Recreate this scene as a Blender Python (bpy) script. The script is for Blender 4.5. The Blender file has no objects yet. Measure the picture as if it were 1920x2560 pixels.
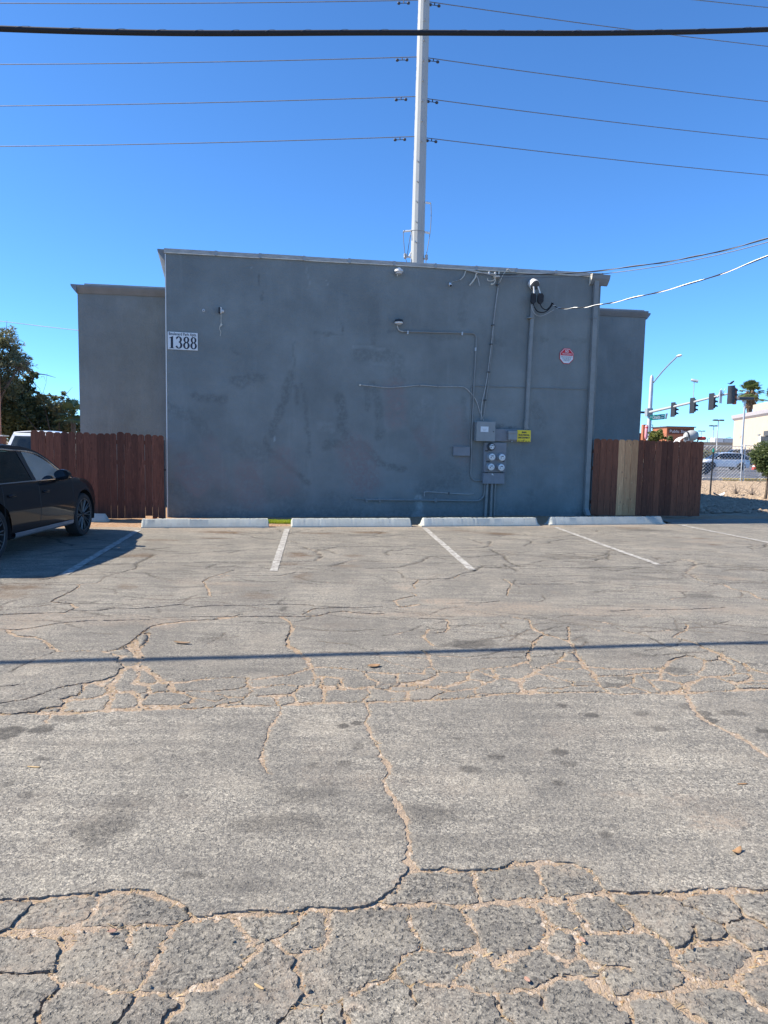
import bpy, math, random
import numpy as np
from mathutils import Vector, Matrix

random.seed(7)
sc = bpy.context.scene
col = sc.collection

# ------------------------------------------------------------------ camera, sky, sun, exposure
FPX, CAMH = 1760.0, 1.65                      # focal length in photo pixels, eye height in metres
RHO, TH = math.radians(1.15), math.atan(165 / 1760.0)
fw = np.array([0, math.cos(TH), -math.sin(TH)]); up0 = np.array([0, math.sin(TH), math.cos(TH)])
cr = math.cos(RHO) * np.array([1., 0, 0]) + math.sin(RHO) * up0
cu = -math.sin(RHO) * np.array([1., 0, 0]) + math.cos(RHO) * up0
CC = np.array([0, 0, CAMH])
cd = bpy.data.cameras.new('camera'); cam = bpy.data.objects.new('camera', cd); col.objects.link(cam)
cd.sensor_fit = 'VERTICAL'; cd.sensor_height = 32.0; cd.lens = FPX / 2560 * 32.0
cd.clip_start = 0.05; cd.clip_end = 4000
cam.matrix_world = Matrix(((cr[0], cu[0], -fw[0], 0), (cr[1], cu[1], -fw[1], 0), (cr[2], cu[2], -fw[2], CAMH), (0, 0, 0, 1)))
sc.camera = cam

SUN_EL, SUN_AZ = math.radians(43), math.radians(-5)     # light travels along +X, turned 5 deg towards the camera
wd = bpy.data.worlds.new('World'); sc.world = wd; wd.use_nodes = True
nt = wd.node_tree; nt.nodes.clear()
wo = nt.nodes.new('ShaderNodeOutputWorld'); bg = nt.nodes.new('ShaderNodeBackground'); sk = nt.nodes.new('ShaderNodeTexSky')
sk.sky_type = 'NISHITA'; sk.sun_disc = False; sk.sun_elevation = SUN_EL
sk.sun_rotation = math.radians(-95)
sk.altitude = 600; sk.air_density = 0.8; sk.dust_density = 0.15; sk.ozone_density = 10.0
bg.inputs['Strength'].default_value = 0.13
tn = nt.nodes.new('ShaderNodeMix'); tn.data_type = 'RGBA'; tn.blend_type = 'MULTIPLY'; tn.inputs[0].default_value = 1.0; tn.inputs[7].default_value = (0.70, 0.93, 1.0, 1)   # camera white balance of the sky, one tint all over
nt.links.new(sk.outputs[0], tn.inputs[6]); nt.links.new(tn.outputs[2], bg.inputs[0]); nt.links.new(bg.outputs[0], wo.inputs[0])
sl = bpy.data.lights.new('sun', 'SUN'); sl.energy = 4.6; sl.angle = math.radians(0.53); sl.color = (1.0, 0.90, 0.76)
so = bpy.data.objects.new('sun', sl); col.objects.link(so)
ld = Vector((math.cos(SUN_EL) * math.cos(SUN_AZ), math.cos(SUN_EL) * math.sin(SUN_AZ), -math.sin(SUN_EL)))
so.rotation_euler = ld.to_track_quat('-Z', 'Y').to_euler(); so.location = (-30, 10, 30)
sc.view_settings.view_transform = 'Standard'; sc.view_settings.look = 'None'
sc.view_settings.gamma = 1; sc.view_settings.use_curve_mapping = False
sc.view_settings.exposure = 1.05

# ------------------------------------------------------------------ survey helpers: photo measurements -> places
def ray(px, py): return (px - 960) * cr + (1280 - py) * cu + FPX * fw
def G(px, py, z=0.0):
    d = ray(px, py); return CC + d * ((z - CAMH) / d[2])
def D(px, py, y):
    d = ray(px, py); return CC + d * (y / d[1])
WL = np.array([-4.75, 15.36, 0.]); WA = math.radians(14.0)
we = np.array([math.cos(WA), math.sin(WA), 0]); wn = np.array([math.sin(WA), -math.cos(WA), 0]); ez = np.array([0, 0, 1.])
def WP(px, py, off=0.0):                         # point on the plane 'off' metres in front of the front wall
    d = ray(px, py); p0 = WL + wn * off
    return CC + d * (((p0 - CC) @ wn) / (d @ wn))
def WS(px, py, off=0.0):                         # same point as (s along wall, z)
    p = WP(px, py, off); return (p - WL) @ we, p[2]
def wall(s, t, z): return WL + we * s + wn * t + ez * z

# ------------------------------------------------------------------ object helpers
class MB:
    def __init__(s): s.v = []; s.f = []
    def add(s, vs, fs):
        o = len(s.v); s.v += [tuple(map(float, p)) for p in vs]; s.f += [tuple(i + o for i in f) for f in fs]; return s
    def box(s, c, h, ax=None):
        ax = ax if ax is not None else (np.array([1., 0, 0]), np.array([0, 1., 0]), ez); c = np.array(c, float)
        vs = [c + ax[0] * h[0] * i + ax[1] * h[1] * j + ax[2] * h[2] * k for i in (-1, 1) for j in (-1, 1) for k in (-1, 1)]
        return s.add(vs, [(0, 1, 3, 2), (4, 6, 7, 5), (0, 4, 5, 1), (2, 3, 7, 6), (0, 2, 6, 4), (1, 5, 7, 3)])
    def bbox(s, c, h, ax=None, b=0.01):           # box with chamfered edges
        ax = ax if ax is not None else (np.array([1., 0, 0]), np.array([0, 1., 0]), ez); c = np.array(c, float)
        b = min(b, min(h) * .8); vs = []; idx = {}
        for i in (-1, 1):
            for j in (-1, 1):
                for k in (-1, 1):
                    for q in range(3):
                        e = [h[0] - b, h[1] - b, h[2] - b]; e[q] = h[q]
                        idx[(i, j, k, q)] = len(vs); vs.append(c + ax[0] * e[0] * i + ax[1] * e[1] * j + ax[2] * e[2] * k)
        fs = []
        def I(i, j, k, q): return idx[(i, j, k, q)]
        for q in range(3):
            a, bb = [x for x in range(3) if x != q]
            for sg in (-1, 1):
                l = []
                for (u, w) in ((-1, -1), (1, -1), (1, 1), (-1, 1)):
                    t = [0, 0, 0]; t[q] = sg; t[a] = u; t[bb] = w; l.append(I(*t, q))
                fs.append(tuple(l))
        for q in range(3):
            a, bb = [x for x in range(3) if x != q]
            for u in (-1, 1):
                for w in (-1, 1):
                    t0 = [0, 0, 0]; t0[a] = u; t0[bb] = w; t1 = list(t0); t0[q] = -1; t1[q] = 1
                    fs.append((I(*t0, a), I(*t1, a), I(*t1, bb), I(*t0, bb)))
        for i in (-1, 1):
            for j in (-1, 1):
                for k in (-1, 1): fs.append((I(i, j, k, 0), I(i, j, k, 1), I(i, j, k, 2)))
        return s.add(vs, fs)
    def tube(s, path, r, n=8, caps=True):
        path = [np.array(p, float) for p in path]; m = len(path); rr = r if hasattr(r, '__len__') else [r] * m
        prev = None; rings = []
        for i, p in enumerate(path):
            t = path[min(i + 1, m - 1)] - path[max(i - 1, 0)]; t = t / (np.linalg.norm(t) + 1e-12)
            if prev is None:
                a = np.array([0, 0, 1.]) if abs(t[2]) < .9 else np.array([1., 0, 0]); prev = np.cross(t, a); prev /= np.linalg.norm(prev)
            prev = prev - t * (prev @ t); prev /= (np.linalg.norm(prev) + 1e-12); b = np.cross(t, prev)
            rings.append([p + rr[i] * (math.cos(q) * prev + math.sin(q) * b) for q in [2 * math.pi * k / n for k in range(n)]])
        vs = [v for R in rings for v in R]; fs = []
        for i in range(m - 1):
            for k in range(n): fs.append((i * n + k, i * n + (k + 1) % n, (i + 1) * n + (k + 1) % n, (i + 1) * n + k))
        if caps: fs += [tuple(range(n))[::-1], tuple((m - 1) * n + k for k in range(n))]
        return s.add(vs, fs)
    def lathe(s, c, ax, prof, n=20, caps=True):              # prof: (distance along axis, radius)
        c = np.array(c, float); ax = np.array(ax, float); ax /= np.linalg.norm(ax)
        a = np.array([0, 0, 1.]) if abs(ax[2]) < .9 else np.array([1., 0, 0]); u = np.cross(ax, a); u /= np.linalg.norm(u); w = np.cross(ax, u)
        vs = [c + ax * h + r * (math.cos(2 * math.pi * k / n) * u + math.sin(2 * math.pi * k / n) * w) for h, r in prof for k in range(n)]
        fs = [(i * n + k, i * n + (k + 1) % n, (i + 1) * n + (k + 1) % n, (i + 1) * n + k) for i in range(len(prof) - 1) for k in range(n)]
        if caps: fs += [tuple(range(n))[::-1], tuple((len(prof) - 1) * n + k for k in range(n))]
        return s.add(vs, fs)
    def prism(s, poly, d):                        # closed polygon of 3-d points swept by vector d
        d = np.array(d, float); n = len(poly); vs = [np.array(p, float) for p in poly] + [np.array(p, float) + d for p in poly]
        return s.add(vs, [tuple(range(n))[::-1], tuple(range(n, 2 * n))] + [(k, (k + 1) % n, n + (k + 1) % n, n + k) for k in range(n)])
    def grid(s, P):                               # P: rows x cols array of 3-d points
        P = np.array(P, float); a, b = P.shape[:2]
        return s.add(P.reshape(-1, 3), [(i * b + j, i * b + j + 1, (i + 1) * b + j + 1, (i + 1) * b + j) for i in range(a - 1) for j in range(b - 1)])
    def build(s, name, mat, parent=None, smooth=False, local=False, angle=40):
        off = np.zeros(3)
        if parent is not None and not local:
            p = parent
            while p is not None: off = off + np.array(p.location); p = p.parent
        me = bpy.data.meshes.new(name)
        me.from_pydata([(v[0] - off[0], v[1] - off[1], v[2] - off[2]) for v in s.v], [], s.f)
        import bmesh
        bm = bmesh.new(); bm.from_mesh(me); bmesh.ops.recalc_face_normals(bm, faces=bm.faces); bm.to_mesh(me); bm.free()
        if mat is not None: me.materials.append(mat)
        if smooth:
            me.polygons.foreach_set('use_smooth', [True] * len(me.polygons)); me.set_sharp_from_angle(angle=math.radians(angle))
        me.update()
        o = bpy.data.objects.new(name, me); col.objects.link(o); o.parent = parent
        return o
def raw(name, V, Fq, mat, parent=None, smooth=False, attr=None, kind=None):   # big numpy mesh of quads
    me = bpy.data.meshes.new(name); V = np.asarray(V, np.float32); Fq = np.asarray(Fq, np.int32)
    me.vertices.add(len(V)); me.vertices.foreach_set('co', V.ravel())
    k = Fq.shape[1]; me.loops.add(Fq.size); me.loops.foreach_set('vertex_index', Fq.ravel())
    me.polygons.add(len(Fq)); me.polygons.foreach_set('loop_start', np.arange(0, Fq.size, k, dtype=np.int32))
    me.polygons.foreach_set('loop_total', np.full(len(Fq), k, np.int32))
    me.update(calc_edges=True)
    if attr is not None:
        a = me.color_attributes.new('mask', 'FLOAT_COLOR', 'POINT'); a.data.foreach_set('color', np.asarray(attr, np.float32).ravel())
    if smooth: me.polygons.foreach_set('use_smooth', np.ones(len(Fq), bool))
    me.materials.append(mat); me.validate()
    o = bpy.data.objects.new(name, me); col.objects.link(o); o.parent = parent
    if kind: o['kind'] = kind
    return o
def tag(o, label=None, cat=None, group=None, kind=None):
    if label: o['label'] = label
    if cat: o['category'] = cat
    if group: o['group'] = group
    if kind: o['kind'] = kind
    return o
def thing(name, label, cat, loc, group=None, rz=0):
    o = bpy.data.objects.new(name, None); col.objects.link(o); o.location = tuple(map(float, loc)); o.rotation_euler = (0, 0, rz)
    o.empty_display_size = .1
    return tag(o, label, cat, group)
def copy_tree(o, parent=None):
    c = o.copy(); col.objects.link(c); c.parent = parent
    for ch in list(o.children): copy_tree(ch, c)
    return c
def text(s, size, mat, parent, p, ex, ey, name='lettering', align='CENTER', width=None, bold=0.0):
    cv = bpy.data.curves.new(name, 'FONT'); cv.body = s; cv.size = size; cv.align_x = align; cv.align_y = 'CENTER'; cv.offset = bold; cv.resolution_u = 3
    t = bpy.data.objects.new(name, cv); col.objects.link(t); bpy.context.view_layer.update()
    me = bpy.data.meshes.new_from_object(t); bpy.data.objects.remove(t)
    co = np.zeros(len(me.vertices) * 3); me.vertices.foreach_get('co', co); co = co.reshape(-1, 3)
    if width: co[:, 0] *= width / max(1e-6, co[:, 0].max() - co[:, 0].min())
    off = np.zeros(3); q = parent
    while q is not None: off = off + np.array(q.location); q = q.parent
    w = np.array(p)[None] + co[:, :1] * np.array(ex)[None] + co[:, 1:2] * np.array(ey)[None] - off
    me.vertices.foreach_set('co', w.ravel()); me.materials.clear(); me.materials.append(mat); me.update()
    o = bpy.data.objects.new(name, me); col.objects.link(o); o.parent = parent
    return o
def bez(pts, n=8):                                # Catmull-Rom smoothing of a path
    P = [np.array(p, float) for p in pts]; P = [2 * P[0] - P[1]] + P + [2 * P[-1] - P[-2]]; out = []
    for i in range(1, len(P) - 2):
        for k in range(n):
            t = k / n; a, b, c, d = P[i - 1:i + 3]
            out.append(.5 * (2 * b + (c - a) * t + (2 * a - 5 * b + 4 * c - d) * t * t + (3 * b - a - 3 * c + d) * t ** 3))
    return out + [P[-2]]
def vn(x, y, seed=0):                             # smooth value noise in -1..1
    xi = np.floor(x).astype(np.int64); yi = np.floor(y).astype(np.int64); xf = x - xi; yf = y - yi
    def h(a, b):
        n = (a * 374761393 + b * 668265263 + seed * 1442695041) & 0xffffffff
        n = ((n ^ (n >> 13)) * 1274126177) & 0xffffffff
        return ((n ^ (n >> 16)) & 0xffff) / 32767.5 - 1
    u = xf * xf * (3 - 2 * xf); v = yf * yf * (3 - 2 * yf)
    return (h(xi, yi) * (1 - u) + h(xi + 1, yi) * u) * (1 - v) + (h(xi, yi + 1) * (1 - u) + h(xi + 1, yi + 1) * u) * v
def fbm(x, y, seed=0, o=4):
    r = 0; a = .5
    for i in range(o): r = r + a * vn(x * 2 ** i, y * 2 ** i, seed + i); a *= .5
    return r

# ------------------------------------------------------------------ materials
class NT:
    def __init__(s, name):
        s.m = bpy.data.materials.new(name); s.m.use_nodes = True; s.t = s.m.node_tree; s.t.nodes.clear()
        s.out = s.t.nodes.new('ShaderNodeOutputMaterial'); s.b = s.t.nodes.new('ShaderNodeBsdfPrincipled'); s.t.links.new(s.b.outputs[0], s.out.inputs[0])
        s.tc = s.t.nodes.new('ShaderNodeTexCoord')
    def n(s, ty, **k):
        n = s.t.nodes.new(ty)
        for a, b in k.items(): setattr(n, a, b)
        return n
    def put(s, sock, v):
        if hasattr(v, 'is_output'): s.t.links.new(v, sock)
        else:
            if isinstance(v, (tuple, list)) and len(v) == 3 and sock.type == 'RGBA': v = (*v, 1)
            sock.default_value = v
    def noise(s, scale, detail=4, rough=.55, vec=None, dist=0):
        n = s.n('ShaderNodeTexNoise'); n.inputs['Scale'].default_value = scale; n.inputs['Detail'].default_value = detail
        n.inputs['Roughness'].default_value = rough; n.inputs['Distortion'].default_value = dist
        s.t.links.new(vec or s.tc.outputs['Object'], n.inputs['Vector']); return n.outputs['Fac']
    def vor(s, scale, out='Distance', feature='F1', vec=None):
        n = s.n('ShaderNodeTexVoronoi', feature=feature); n.inputs['Scale'].default_value = scale
        s.t.links.new(vec or s.tc.outputs['Object'], n.inputs['Vector']); return n.outputs[out]
    def mapv(s, scale, rot=(0, 0, 0)):
        n = s.n('ShaderNodeMapping'); n.inputs['Scale'].default_value = scale; n.inputs['Rotation'].default_value = rot
        s.t.links.new(s.tc.outputs['Object'], n.inputs['Vector']); return n.outputs[0]
    def ramp(s, fac, stops):
        n = s.n('ShaderNodeValToRGB'); e = n.color_ramp.elements
        while len(e) > 1: e.remove(e[-1])
        for i, (p, c) in enumerate(stops):
            x = e[0] if i == 0 else e.new(p)
            x.position = p; x.color = (*c, 1) if isinstance(c, (tuple, list)) else (c, c, c, 1)
        s.put(n.inputs[0], fac); return n.outputs[0]
    def mix(s, fac, a, b, mode='MIX'):
        n = s.n('ShaderNodeMix', data_type='RGBA', blend_type=mode); s.put(n.inputs[0], fac); s.put(n.inputs[6], a); s.put(n.inputs[7], b); return n.outputs[2]
    def math(s, op, a, b=0.0, clamp=False):
        n = s.n('ShaderNodeMath', operation=op); n.use_clamp = clamp; s.put(n.inputs[0], a); s.put(n.inputs[1], b); return n.outputs[0]
    def bump(s, h, strength=.4, dist=.01, prev=None):
        n = s.n('ShaderNodeBump'); n.inputs['Strength'].default_value = strength; n.inputs['Distance'].default_value = dist
        s.put(n.inputs['Height'], h)
        if prev is not None: s.put(n.inputs['Normal'], prev)
        return n.outputs[0]
    def attr(s, name):
        n = s.n('ShaderNodeAttribute', attribute_name=name); sp = s.n('ShaderNodeSeparateColor'); s.t.links.new(n.outputs['Color'], sp.inputs[0])
        return sp.outputs[0], sp.outputs[1], sp.outputs[2], n.outputs['Alpha']
    def set(s, **k):
        for a, v in k.items(): s.put(s.b.inputs[a.replace('_', ' ')], v)
        return s
def pm(name, c, rough=.6, metal=0.0, var=.12, scale=6, bump=0, bscale=60, coat=0.0, spec=.5, stretch=None):
    N = NT(name); v = N.mapv(stretch) if stretch else None
    f = N.noise(scale, 5, .6, v); lo = tuple(x * (1 - var) for x in c); hi = tuple(min(1, x * (1 + var)) for x in c)
    N.set(Base_Color=N.ramp(f, [(.3, lo), (.7, hi)]), Metallic=metal)
    N.set(Roughness=N.math('ADD', N.math('MULTIPLY', N.noise(scale * 2.3, 3), .15), rough - .075))
    N.b.inputs['Specular IOR Level'].default_value = spec
    if coat: N.b.inputs['Coat Weight'].default_value = coat; N.b.inputs['Coat Roughness'].default_value = .03
    if bump: N.set(Normal=N.bump(N.noise(bscale, 4, .6, v), bump, .01))
    return N.m
M = {}
def mk_asphalt():
    N = NT('asphalt'); dirt, oil_shade, old, brown = N.attr('mask')
    # aggregate: stones of several sizes in a dark binder, worn pale on top
    v1 = N.vor(95, 'Color'); v2 = N.vor(210, 'Color'); c1 = N.n('ShaderNodeSeparateColor'); N.t.links.new(v1, c1.inputs[0])
    c2 = N.n('ShaderNodeSeparateColor'); N.t.links.new(v2, c2.inputs[0])
    fine = N.ramp(c2.outputs[0], [(0, (.035, .035, .037)), (.35, (.12, .12, .12)), (.7, (.24, .238, .23)), (1, (.50, .49, .46))])
    coarse = N.ramp(c1.outputs[0], [(0, (.045, .047, .05)), (.3, (.13, .13, .13)), (.75, (.23, .225, .215)), (1, (.40, .385, .36))])
    base = N.mix(.55, fine, coarse)
    n_pit = N.noise(62, 3, .6)
    pit = N.ramp(n_pit, [(.34, 1.0), (.44, 0.0)])
    base = N.mix(N.math('MULTIPLY', pit, N.math('ADD', N.math('MULTIPLY', old, .80), .14)), base, (.042, .044, .048))
    pale = N.ramp(N.noise(7, 6, .65), [(.45, 0.0), (.72, 1.0)])
    base = N.mix(N.math('MULTIPLY', pale, N.math('ADD', N.math('MULTIPLY', old, .25), .14)), base, (.40, .385, .35))
    # long drag marks along the lot, and broad tone patches
    drag = N.noise(5, 4, .6, N.mapv((.28, 2.2, 1), (0, 0, math.radians(-9))))
    base = N.mix(N.ramp(drag, [(.34, .48), (.62, 0.0)]), base, (.085, .085, .088))
    big = N.noise(.9, 4, .6)
    base = N.mix(N.ramp(big, [(.38, .45), (.62, 0.0)]), base, (.09, .09, .092))
    base = N.mix(N.ramp(N.noise(1.7, 5, .6), [(.52, 0.0), (.75, .28)]), base, (.37, .345, .31))
    base = N.mix(N.math('MULTIPLY', old, .16), base, (.03, .031, .033))
    base = N.mix(1.0, base, (1.48, 1.395, 1.20), 'MULTIPLY')
    base = N.mix(N.math('MULTIPLY', oil_shade, N.ramp(N.noise(14, 4), [(.25, .72), (.7, 1.0)])), base, (.045, .042, .038))  # oil stains, plus the painted shade of crack lips
    base = N.mix(N.math('MULTIPLY', brown, N.ramp(N.noise(11, 5), [(.33, .45), (.62, 1.0)])), base, (.115, .068, .036))
    dn = N.math('MULTIPLY', N.math('MULTIPLY', dirt, N.ramp(N.noise(34, 5, .75), [(.40, .05), (.60, 1.3)])), N.ramp(N.noise(3.2, 4, .65), [(.3, .45), (.6, 1.15)]), True)
    base = N.mix(dn, base, N.ramp(N.noise(60, 3), [(.3, (.29, .23, .17)), (.7, (.42, .34, .255))]))
    h = N.math('ADD', N.math('MULTIPLY', c2.outputs[1], .35), N.math('MULTIPLY', c1.outputs[1], .5))
    h = N.math('SUBTRACT', h, N.math('MULTIPLY', pit, N.math('ADD', N.math('MULTIPLY', old, 1.6), .5)))
    h2 = N.math('ADD', h, N.math('MULTIPLY', N.noise(150, 3), .8))
    N.set(Base_Color=base, Roughness=.93, Normal=N.bump(h2, .75, .006)); N.b.inputs['Specular IOR Level'].default_value = .25
    return N.m
M['asphalt'] = mk_asphalt()
def mk_sand(name, a, b, bs=.8):
    N = NT(name); f = N.noise(9, 6, .7); g = N.noise(120, 3, .7)
    c = N.mix(.5, N.ramp(f, [(.3, a), (.7, b)]), N.ramp(g, [(.3, a), (.65, b)]))
    st = N.vor(70, 'Color'); s2 = N.n('ShaderNodeSeparateColor'); N.t.links.new(st, s2.inputs[0])
    c = N.mix(N.ramp(s2.outputs[0], [(.86, 0.0), (.88, .5)]), c, (.2, .17, .14))
    c = N.mix(N.ramp(s2.outputs[1], [(.9, 0.0), (.92, .6)]), c, (.6, .52, .42))
    N.set(Base_Color=c, Roughness=.95, Normal=N.bump(N.math('ADD', g, N.math('MULTIPLY', f, 2.0)), bs, .012)); N.b.inputs['Specular IOR Level'].default_value = .2
    return N.m
M['sand'] = mk_sand('sand', (.30, .225, .155), (.45, .355, .26))
M['dirt'] = mk_sand('dirt', (.28, .165, .09), (.42, .27, .16))
M['gravel'] = mk_sand('gravel', (.27, .20, .135), (.38, .30, .21))
M['earth'] = mk_sand('earth', (.30, .24, .17), (.42, .35, .26))
M['rock'] = pm('rock', (.36, .275, .19), .9, var=.3, scale=3)
M['straw'] = pm('straw', (.40, .29, .15), .8, var=.35, scale=15)
M['litter'] = pm('litter', (.30, .18, .09), .85, var=.4, scale=20)
M['road'] = pm('road', (.11, .11, .115), .85, var=.15, scale=1.5)
M['yellow_paint'] = pm('yellow_paint', (.60, .42, .06), .6)
def mk_line():
    N = NT('line_paint'); w = N.noise(9, 6, .7); f = N.noise(70, 3, .7)
    wear = N.math('ADD', N.ramp(w, [(.42, 0.0), (.62, .9)]), N.ramp(f, [(.46, 0.0), (.66, .75)]), True)
    N.set(Base_Color=N.mix(wear, (.48, .47, .42), (.20, .185, .165)), Roughness=.85, Normal=N.bump(f, .5, .004)); return N.m
M['line'] = mk_line()
def mk_stop():
    N = NT('stop_paint'); f = N.noise(4, 6, .65)
    c = N.ramp(f, [(.3, (.38, .395, .35)), (.65, (.48, .495, .44))])
    chip = N.ramp(N.noise(13, 6, .75), [(.66, 0.0), (.69, 1.0)])
    c = N.mix(chip, c, (.50, .46, .40)); st = N.ramp(N.noise(3, 5, .7, N.mapv((3, 3, .5))), [(.58, 0.0), (.75, .5)])
    c = N.mix(st, c, (.20, .20, .20))
    c = N.mix(N.ramp(N.noise(45, 3), [(.68, 0.0), (.72, .8)]), c, (.18, .17, .16))
    N.set(Base_Color=c, Roughness=.75, Normal=N.bump(N.math('ADD', f, N.math('MULTIPLY', N.noise(60, 4, .7), .4)), .6, .01)); return N.m
M['stop'] = mk_stop()
def mk_stucco(name, base, masks=True):
    N = NT(name); lo = tuple(x * .80 for x in base); hi = tuple(x * 1.10 for x in base)
    c = N.ramp(N.noise(.9, 6, .6), [(.32, lo), (.68, hi)])
    c = N.mix(N.ramp(N.noise(1.6, 5, .65, N.mapv((1.2, 1.2, .25))), [(.55, 0.0), (.78, .22)]), c, tuple(x * .7 for x in base))
    c = N.mix(N.ramp(N.noise(2.4, 5, .7, N.mapv((2.2, 2.2, .22))), [(.55, 0.0), (.75, .30)]), c, tuple(min(1, x * 1.28) for x in base))
    c = N.mix(N.ramp(N.noise(1.3, 2, .4), [(.54, 0.0), (.56, .16)]), c, tuple(x * .86 for x in base))
    if masks:
        dark, light, warm, _ = N.attr('mask'); brk = N.ramp(N.noise(11, 6, .75), [(.36, .1), (.60, 1.3)])
        c = N.mix(N.math('MULTIPLY', dark, brk), c, tuple(x * .58 for x in base))
        c = N.mix(N.math('MULTIPLY', light, brk), c, tuple(min(1, x * 1.55) for x in base))
        c = N.mix(N.math('MULTIPLY', warm, brk), c, (base[0] * 1.08, base[1] * .83, base[2] * .82))
    sp = N.ramp(N.noise(30, 4, .7), [(.69, 0.0), (.72, .45)]); c = N.mix(sp, c, tuple(x * .6 for x in base))
    h = N.math('ADD', N.math('ADD', N.math('MULTIPLY', N.noise(2.2, 4, .6), 1.6), N.math('MULTIPLY', N.noise(9, 5, .65, None, 1.5), .7)), N.math('MULTIPLY', N.noise(70, 5, .7), .3))
    N.set(Base_Color=c, Roughness=.82, Normal=N.bump(h, .6, .03)); N.b.inputs['Specular IOR Level'].default_value = .35
    return N.m
WALLC = (.214, .236, .232)
M['stucco'] = mk_stucco('stucco', WALLC); M['stucco_plain'] = mk_stucco('stucco_plain', WALLC, False)
M['trim'] = pm('trim_paint', (.185, .205, .22), .6, var=.12, scale=3)
M['coping'] = pm('coping', (.36, .35, .33), .45, var=.3, scale=5, stretch=(1, 1, 6))
M['coping_edge'] = pm('coping_edge', (.62, .58, .50), .6, var=.25, scale=6)
M['box'] = pm('box_paint', (.26, .27, .265), .45, var=.08, scale=5)
M['box2'] = pm('box_paint_old', (.21, .22, .235), .6, var=.12, scale=5)
M['pipe'] = pm('pipe_paint', (.225, .232, .222), .5, var=.12, scale=6)
M['pipe_l'] = pm('pipe_bare', (.38, .38, .36), .55, var=.2, scale=12)
M['galv'] = pm('galvanised', (.50, .52, .53), .5, .35, var=.1, scale=2)
M['galv_d'] = pm('galvanised_dull', (.33, .35, .36), .55, .3, var=.15, scale=4)
M['pole'] = pm('pole_steel', (.36, .38, .375), .6, .0, var=.06, scale=.7)
M['white'] = pm('white_plastic', (.72, .72, .70), .45, var=.06)
M['cream'] = pm('cream_plastic', (.62, .57, .47), .6, var=.2, scale=20)
M['black'] = pm('black_plastic', (.02, .021, .023), .5, var=.1)
M['rubber'] = pm('rubber', (.025, .025, .027), .85, var=.2, scale=20)
M['cable'] = pm('cable_jacket', (.007, .008, .012), .7, var=.2, scale=6)
M['wire'] = pm('wire_aluminium', (.16, .17, .18), .6, .2, var=.2, scale=2)
M['dampers'] = pm('damper_iron', (.05, .055, .07), .6, .3)
M['sign_w'] = pm('sign_white', (.70, .72, .72), .5, var=.05); M['sign_k'] = pm('sign_ink', (.02, .025, .04), .6)
M['sign_r'] = pm('sign_red', (.60, .008, .02), .5); M['sign_y'] = pm('sign_yellow', (.85, .62, .03), .5, var=.06)
M['sign_g'] = pm('sign_green', (.0, .28, .22), .5); M['grey_d'] = pm('grey_dark', (.07, .075, .08), .6)
def mk_wood(name, a, b, kn=.5):
    N = NT(name); oi = N.n('ShaderNodeObjectInfo'); add = N.n('ShaderNodeVectorMath', operation='ADD')
    cmb = N.n('ShaderNodeCombineXYZ'); N.t.links.new(N.math('MULTIPLY', oi.outputs['Random'], 37.0), cmb.inputs[0]); N.t.links.new(N.math('MULTIPLY', oi.outputs['Random'], 91.0), cmb.inputs[2])
    N.t.links.new(N.tc.outputs['Object'], add.inputs[0]); N.t.links.new(cmb.outputs[0], add.inputs[1])
    mp = N.n('ShaderNodeMapping'); mp.inputs['Scale'].default_value = (14, 14, .9); N.t.links.new(add.outputs[0], mp.inputs[0])
    g = N.noise(3, 6, .65, mp.outputs[0], 1.2); mp2 = N.n('ShaderNodeMapping'); mp2.inputs['Scale'].default_value = (5, 5, 2.2); N.t.links.new(add.outputs[0], mp2.inputs[0])
    c = N.ramp(g, [(.3, a), (.7, b)])
    c = N.mix(N.ramp(oi.outputs['Random'], [(0, .6), (.5, 0.0)]), c, tuple(x * .75 for x in a))
    c = N.mix(N.ramp(oi.outputs['Random'], [(.55, 0.0), (1, .32)]), c, tuple(min(1, x * 1.25) for x in b))
    k = N.ramp(N.vor(2.4, 'Distance', 'F1', mp2.outputs[0]), [(.06, 1.0), (.2, 0.0)])
    c = N.mix(N.math('MULTIPLY', k, kn), c, tuple(x * .35 for x in a))
    w = N.ramp(N.noise(2.2, 6, .7, mp2.outputs[0]), [(.6, 0.0), (.78, .5)])
    c = N.mix(w, c, tuple(min(1, x * 1.9) for x in b))
    N.set(Base_Color=c, Roughness=.82, Normal=N.bump(g, .5, .01)); return N.m
M['wood_l'] = mk_wood('wood_left', (.075, .023, .012), (.235, .08, .045)); M['wood_r'] = mk_wood('wood_right', (.085, .025, .012), (.27, .092, .045))
M['wood_n'] = mk_wood('wood_bare', (.50, .23, .10), (.92, .50, .24), .8)
def mk_paint(name, c, rough=.25, coat=1.0, flake=0):
    N = NT(name); N.set(Base_Color=N.ramp(N.noise(3, 4), [(.3, tuple(x * .92 for x in c)), (.7, c)]), Roughness=rough)
    N.b.inputs['Specular IOR Level'].default_value = .15; d = N.ramp(N.noise(40, 5, .7), [(.4, .01), (.7, .05)]); N.b.inputs['Coat Weight'].default_value = coat; N.put(N.b.inputs['Coat Roughness'], d)
    return N.m
M['car_black'] = mk_paint('car_black', (.004, .005, .008), .4, .55); M['car_white'] = mk_paint('car_white', (.74, .75, .76)); M['car_grey'] = mk_paint('car_grey', (.09, .10, .12))
M['chrome'] = pm('chrome', (.62, .64, .68), .22, 1.0, var=.05); M['rim'] = pm('rim', (.012, .012, .014), .5, .0); M['rim_edge'] = pm('rim_edge', (.13, .125, .12), .4, .2)
M['silver'] = pm('sill_silver', (.20, .22, .25), .4, .3)
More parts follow.
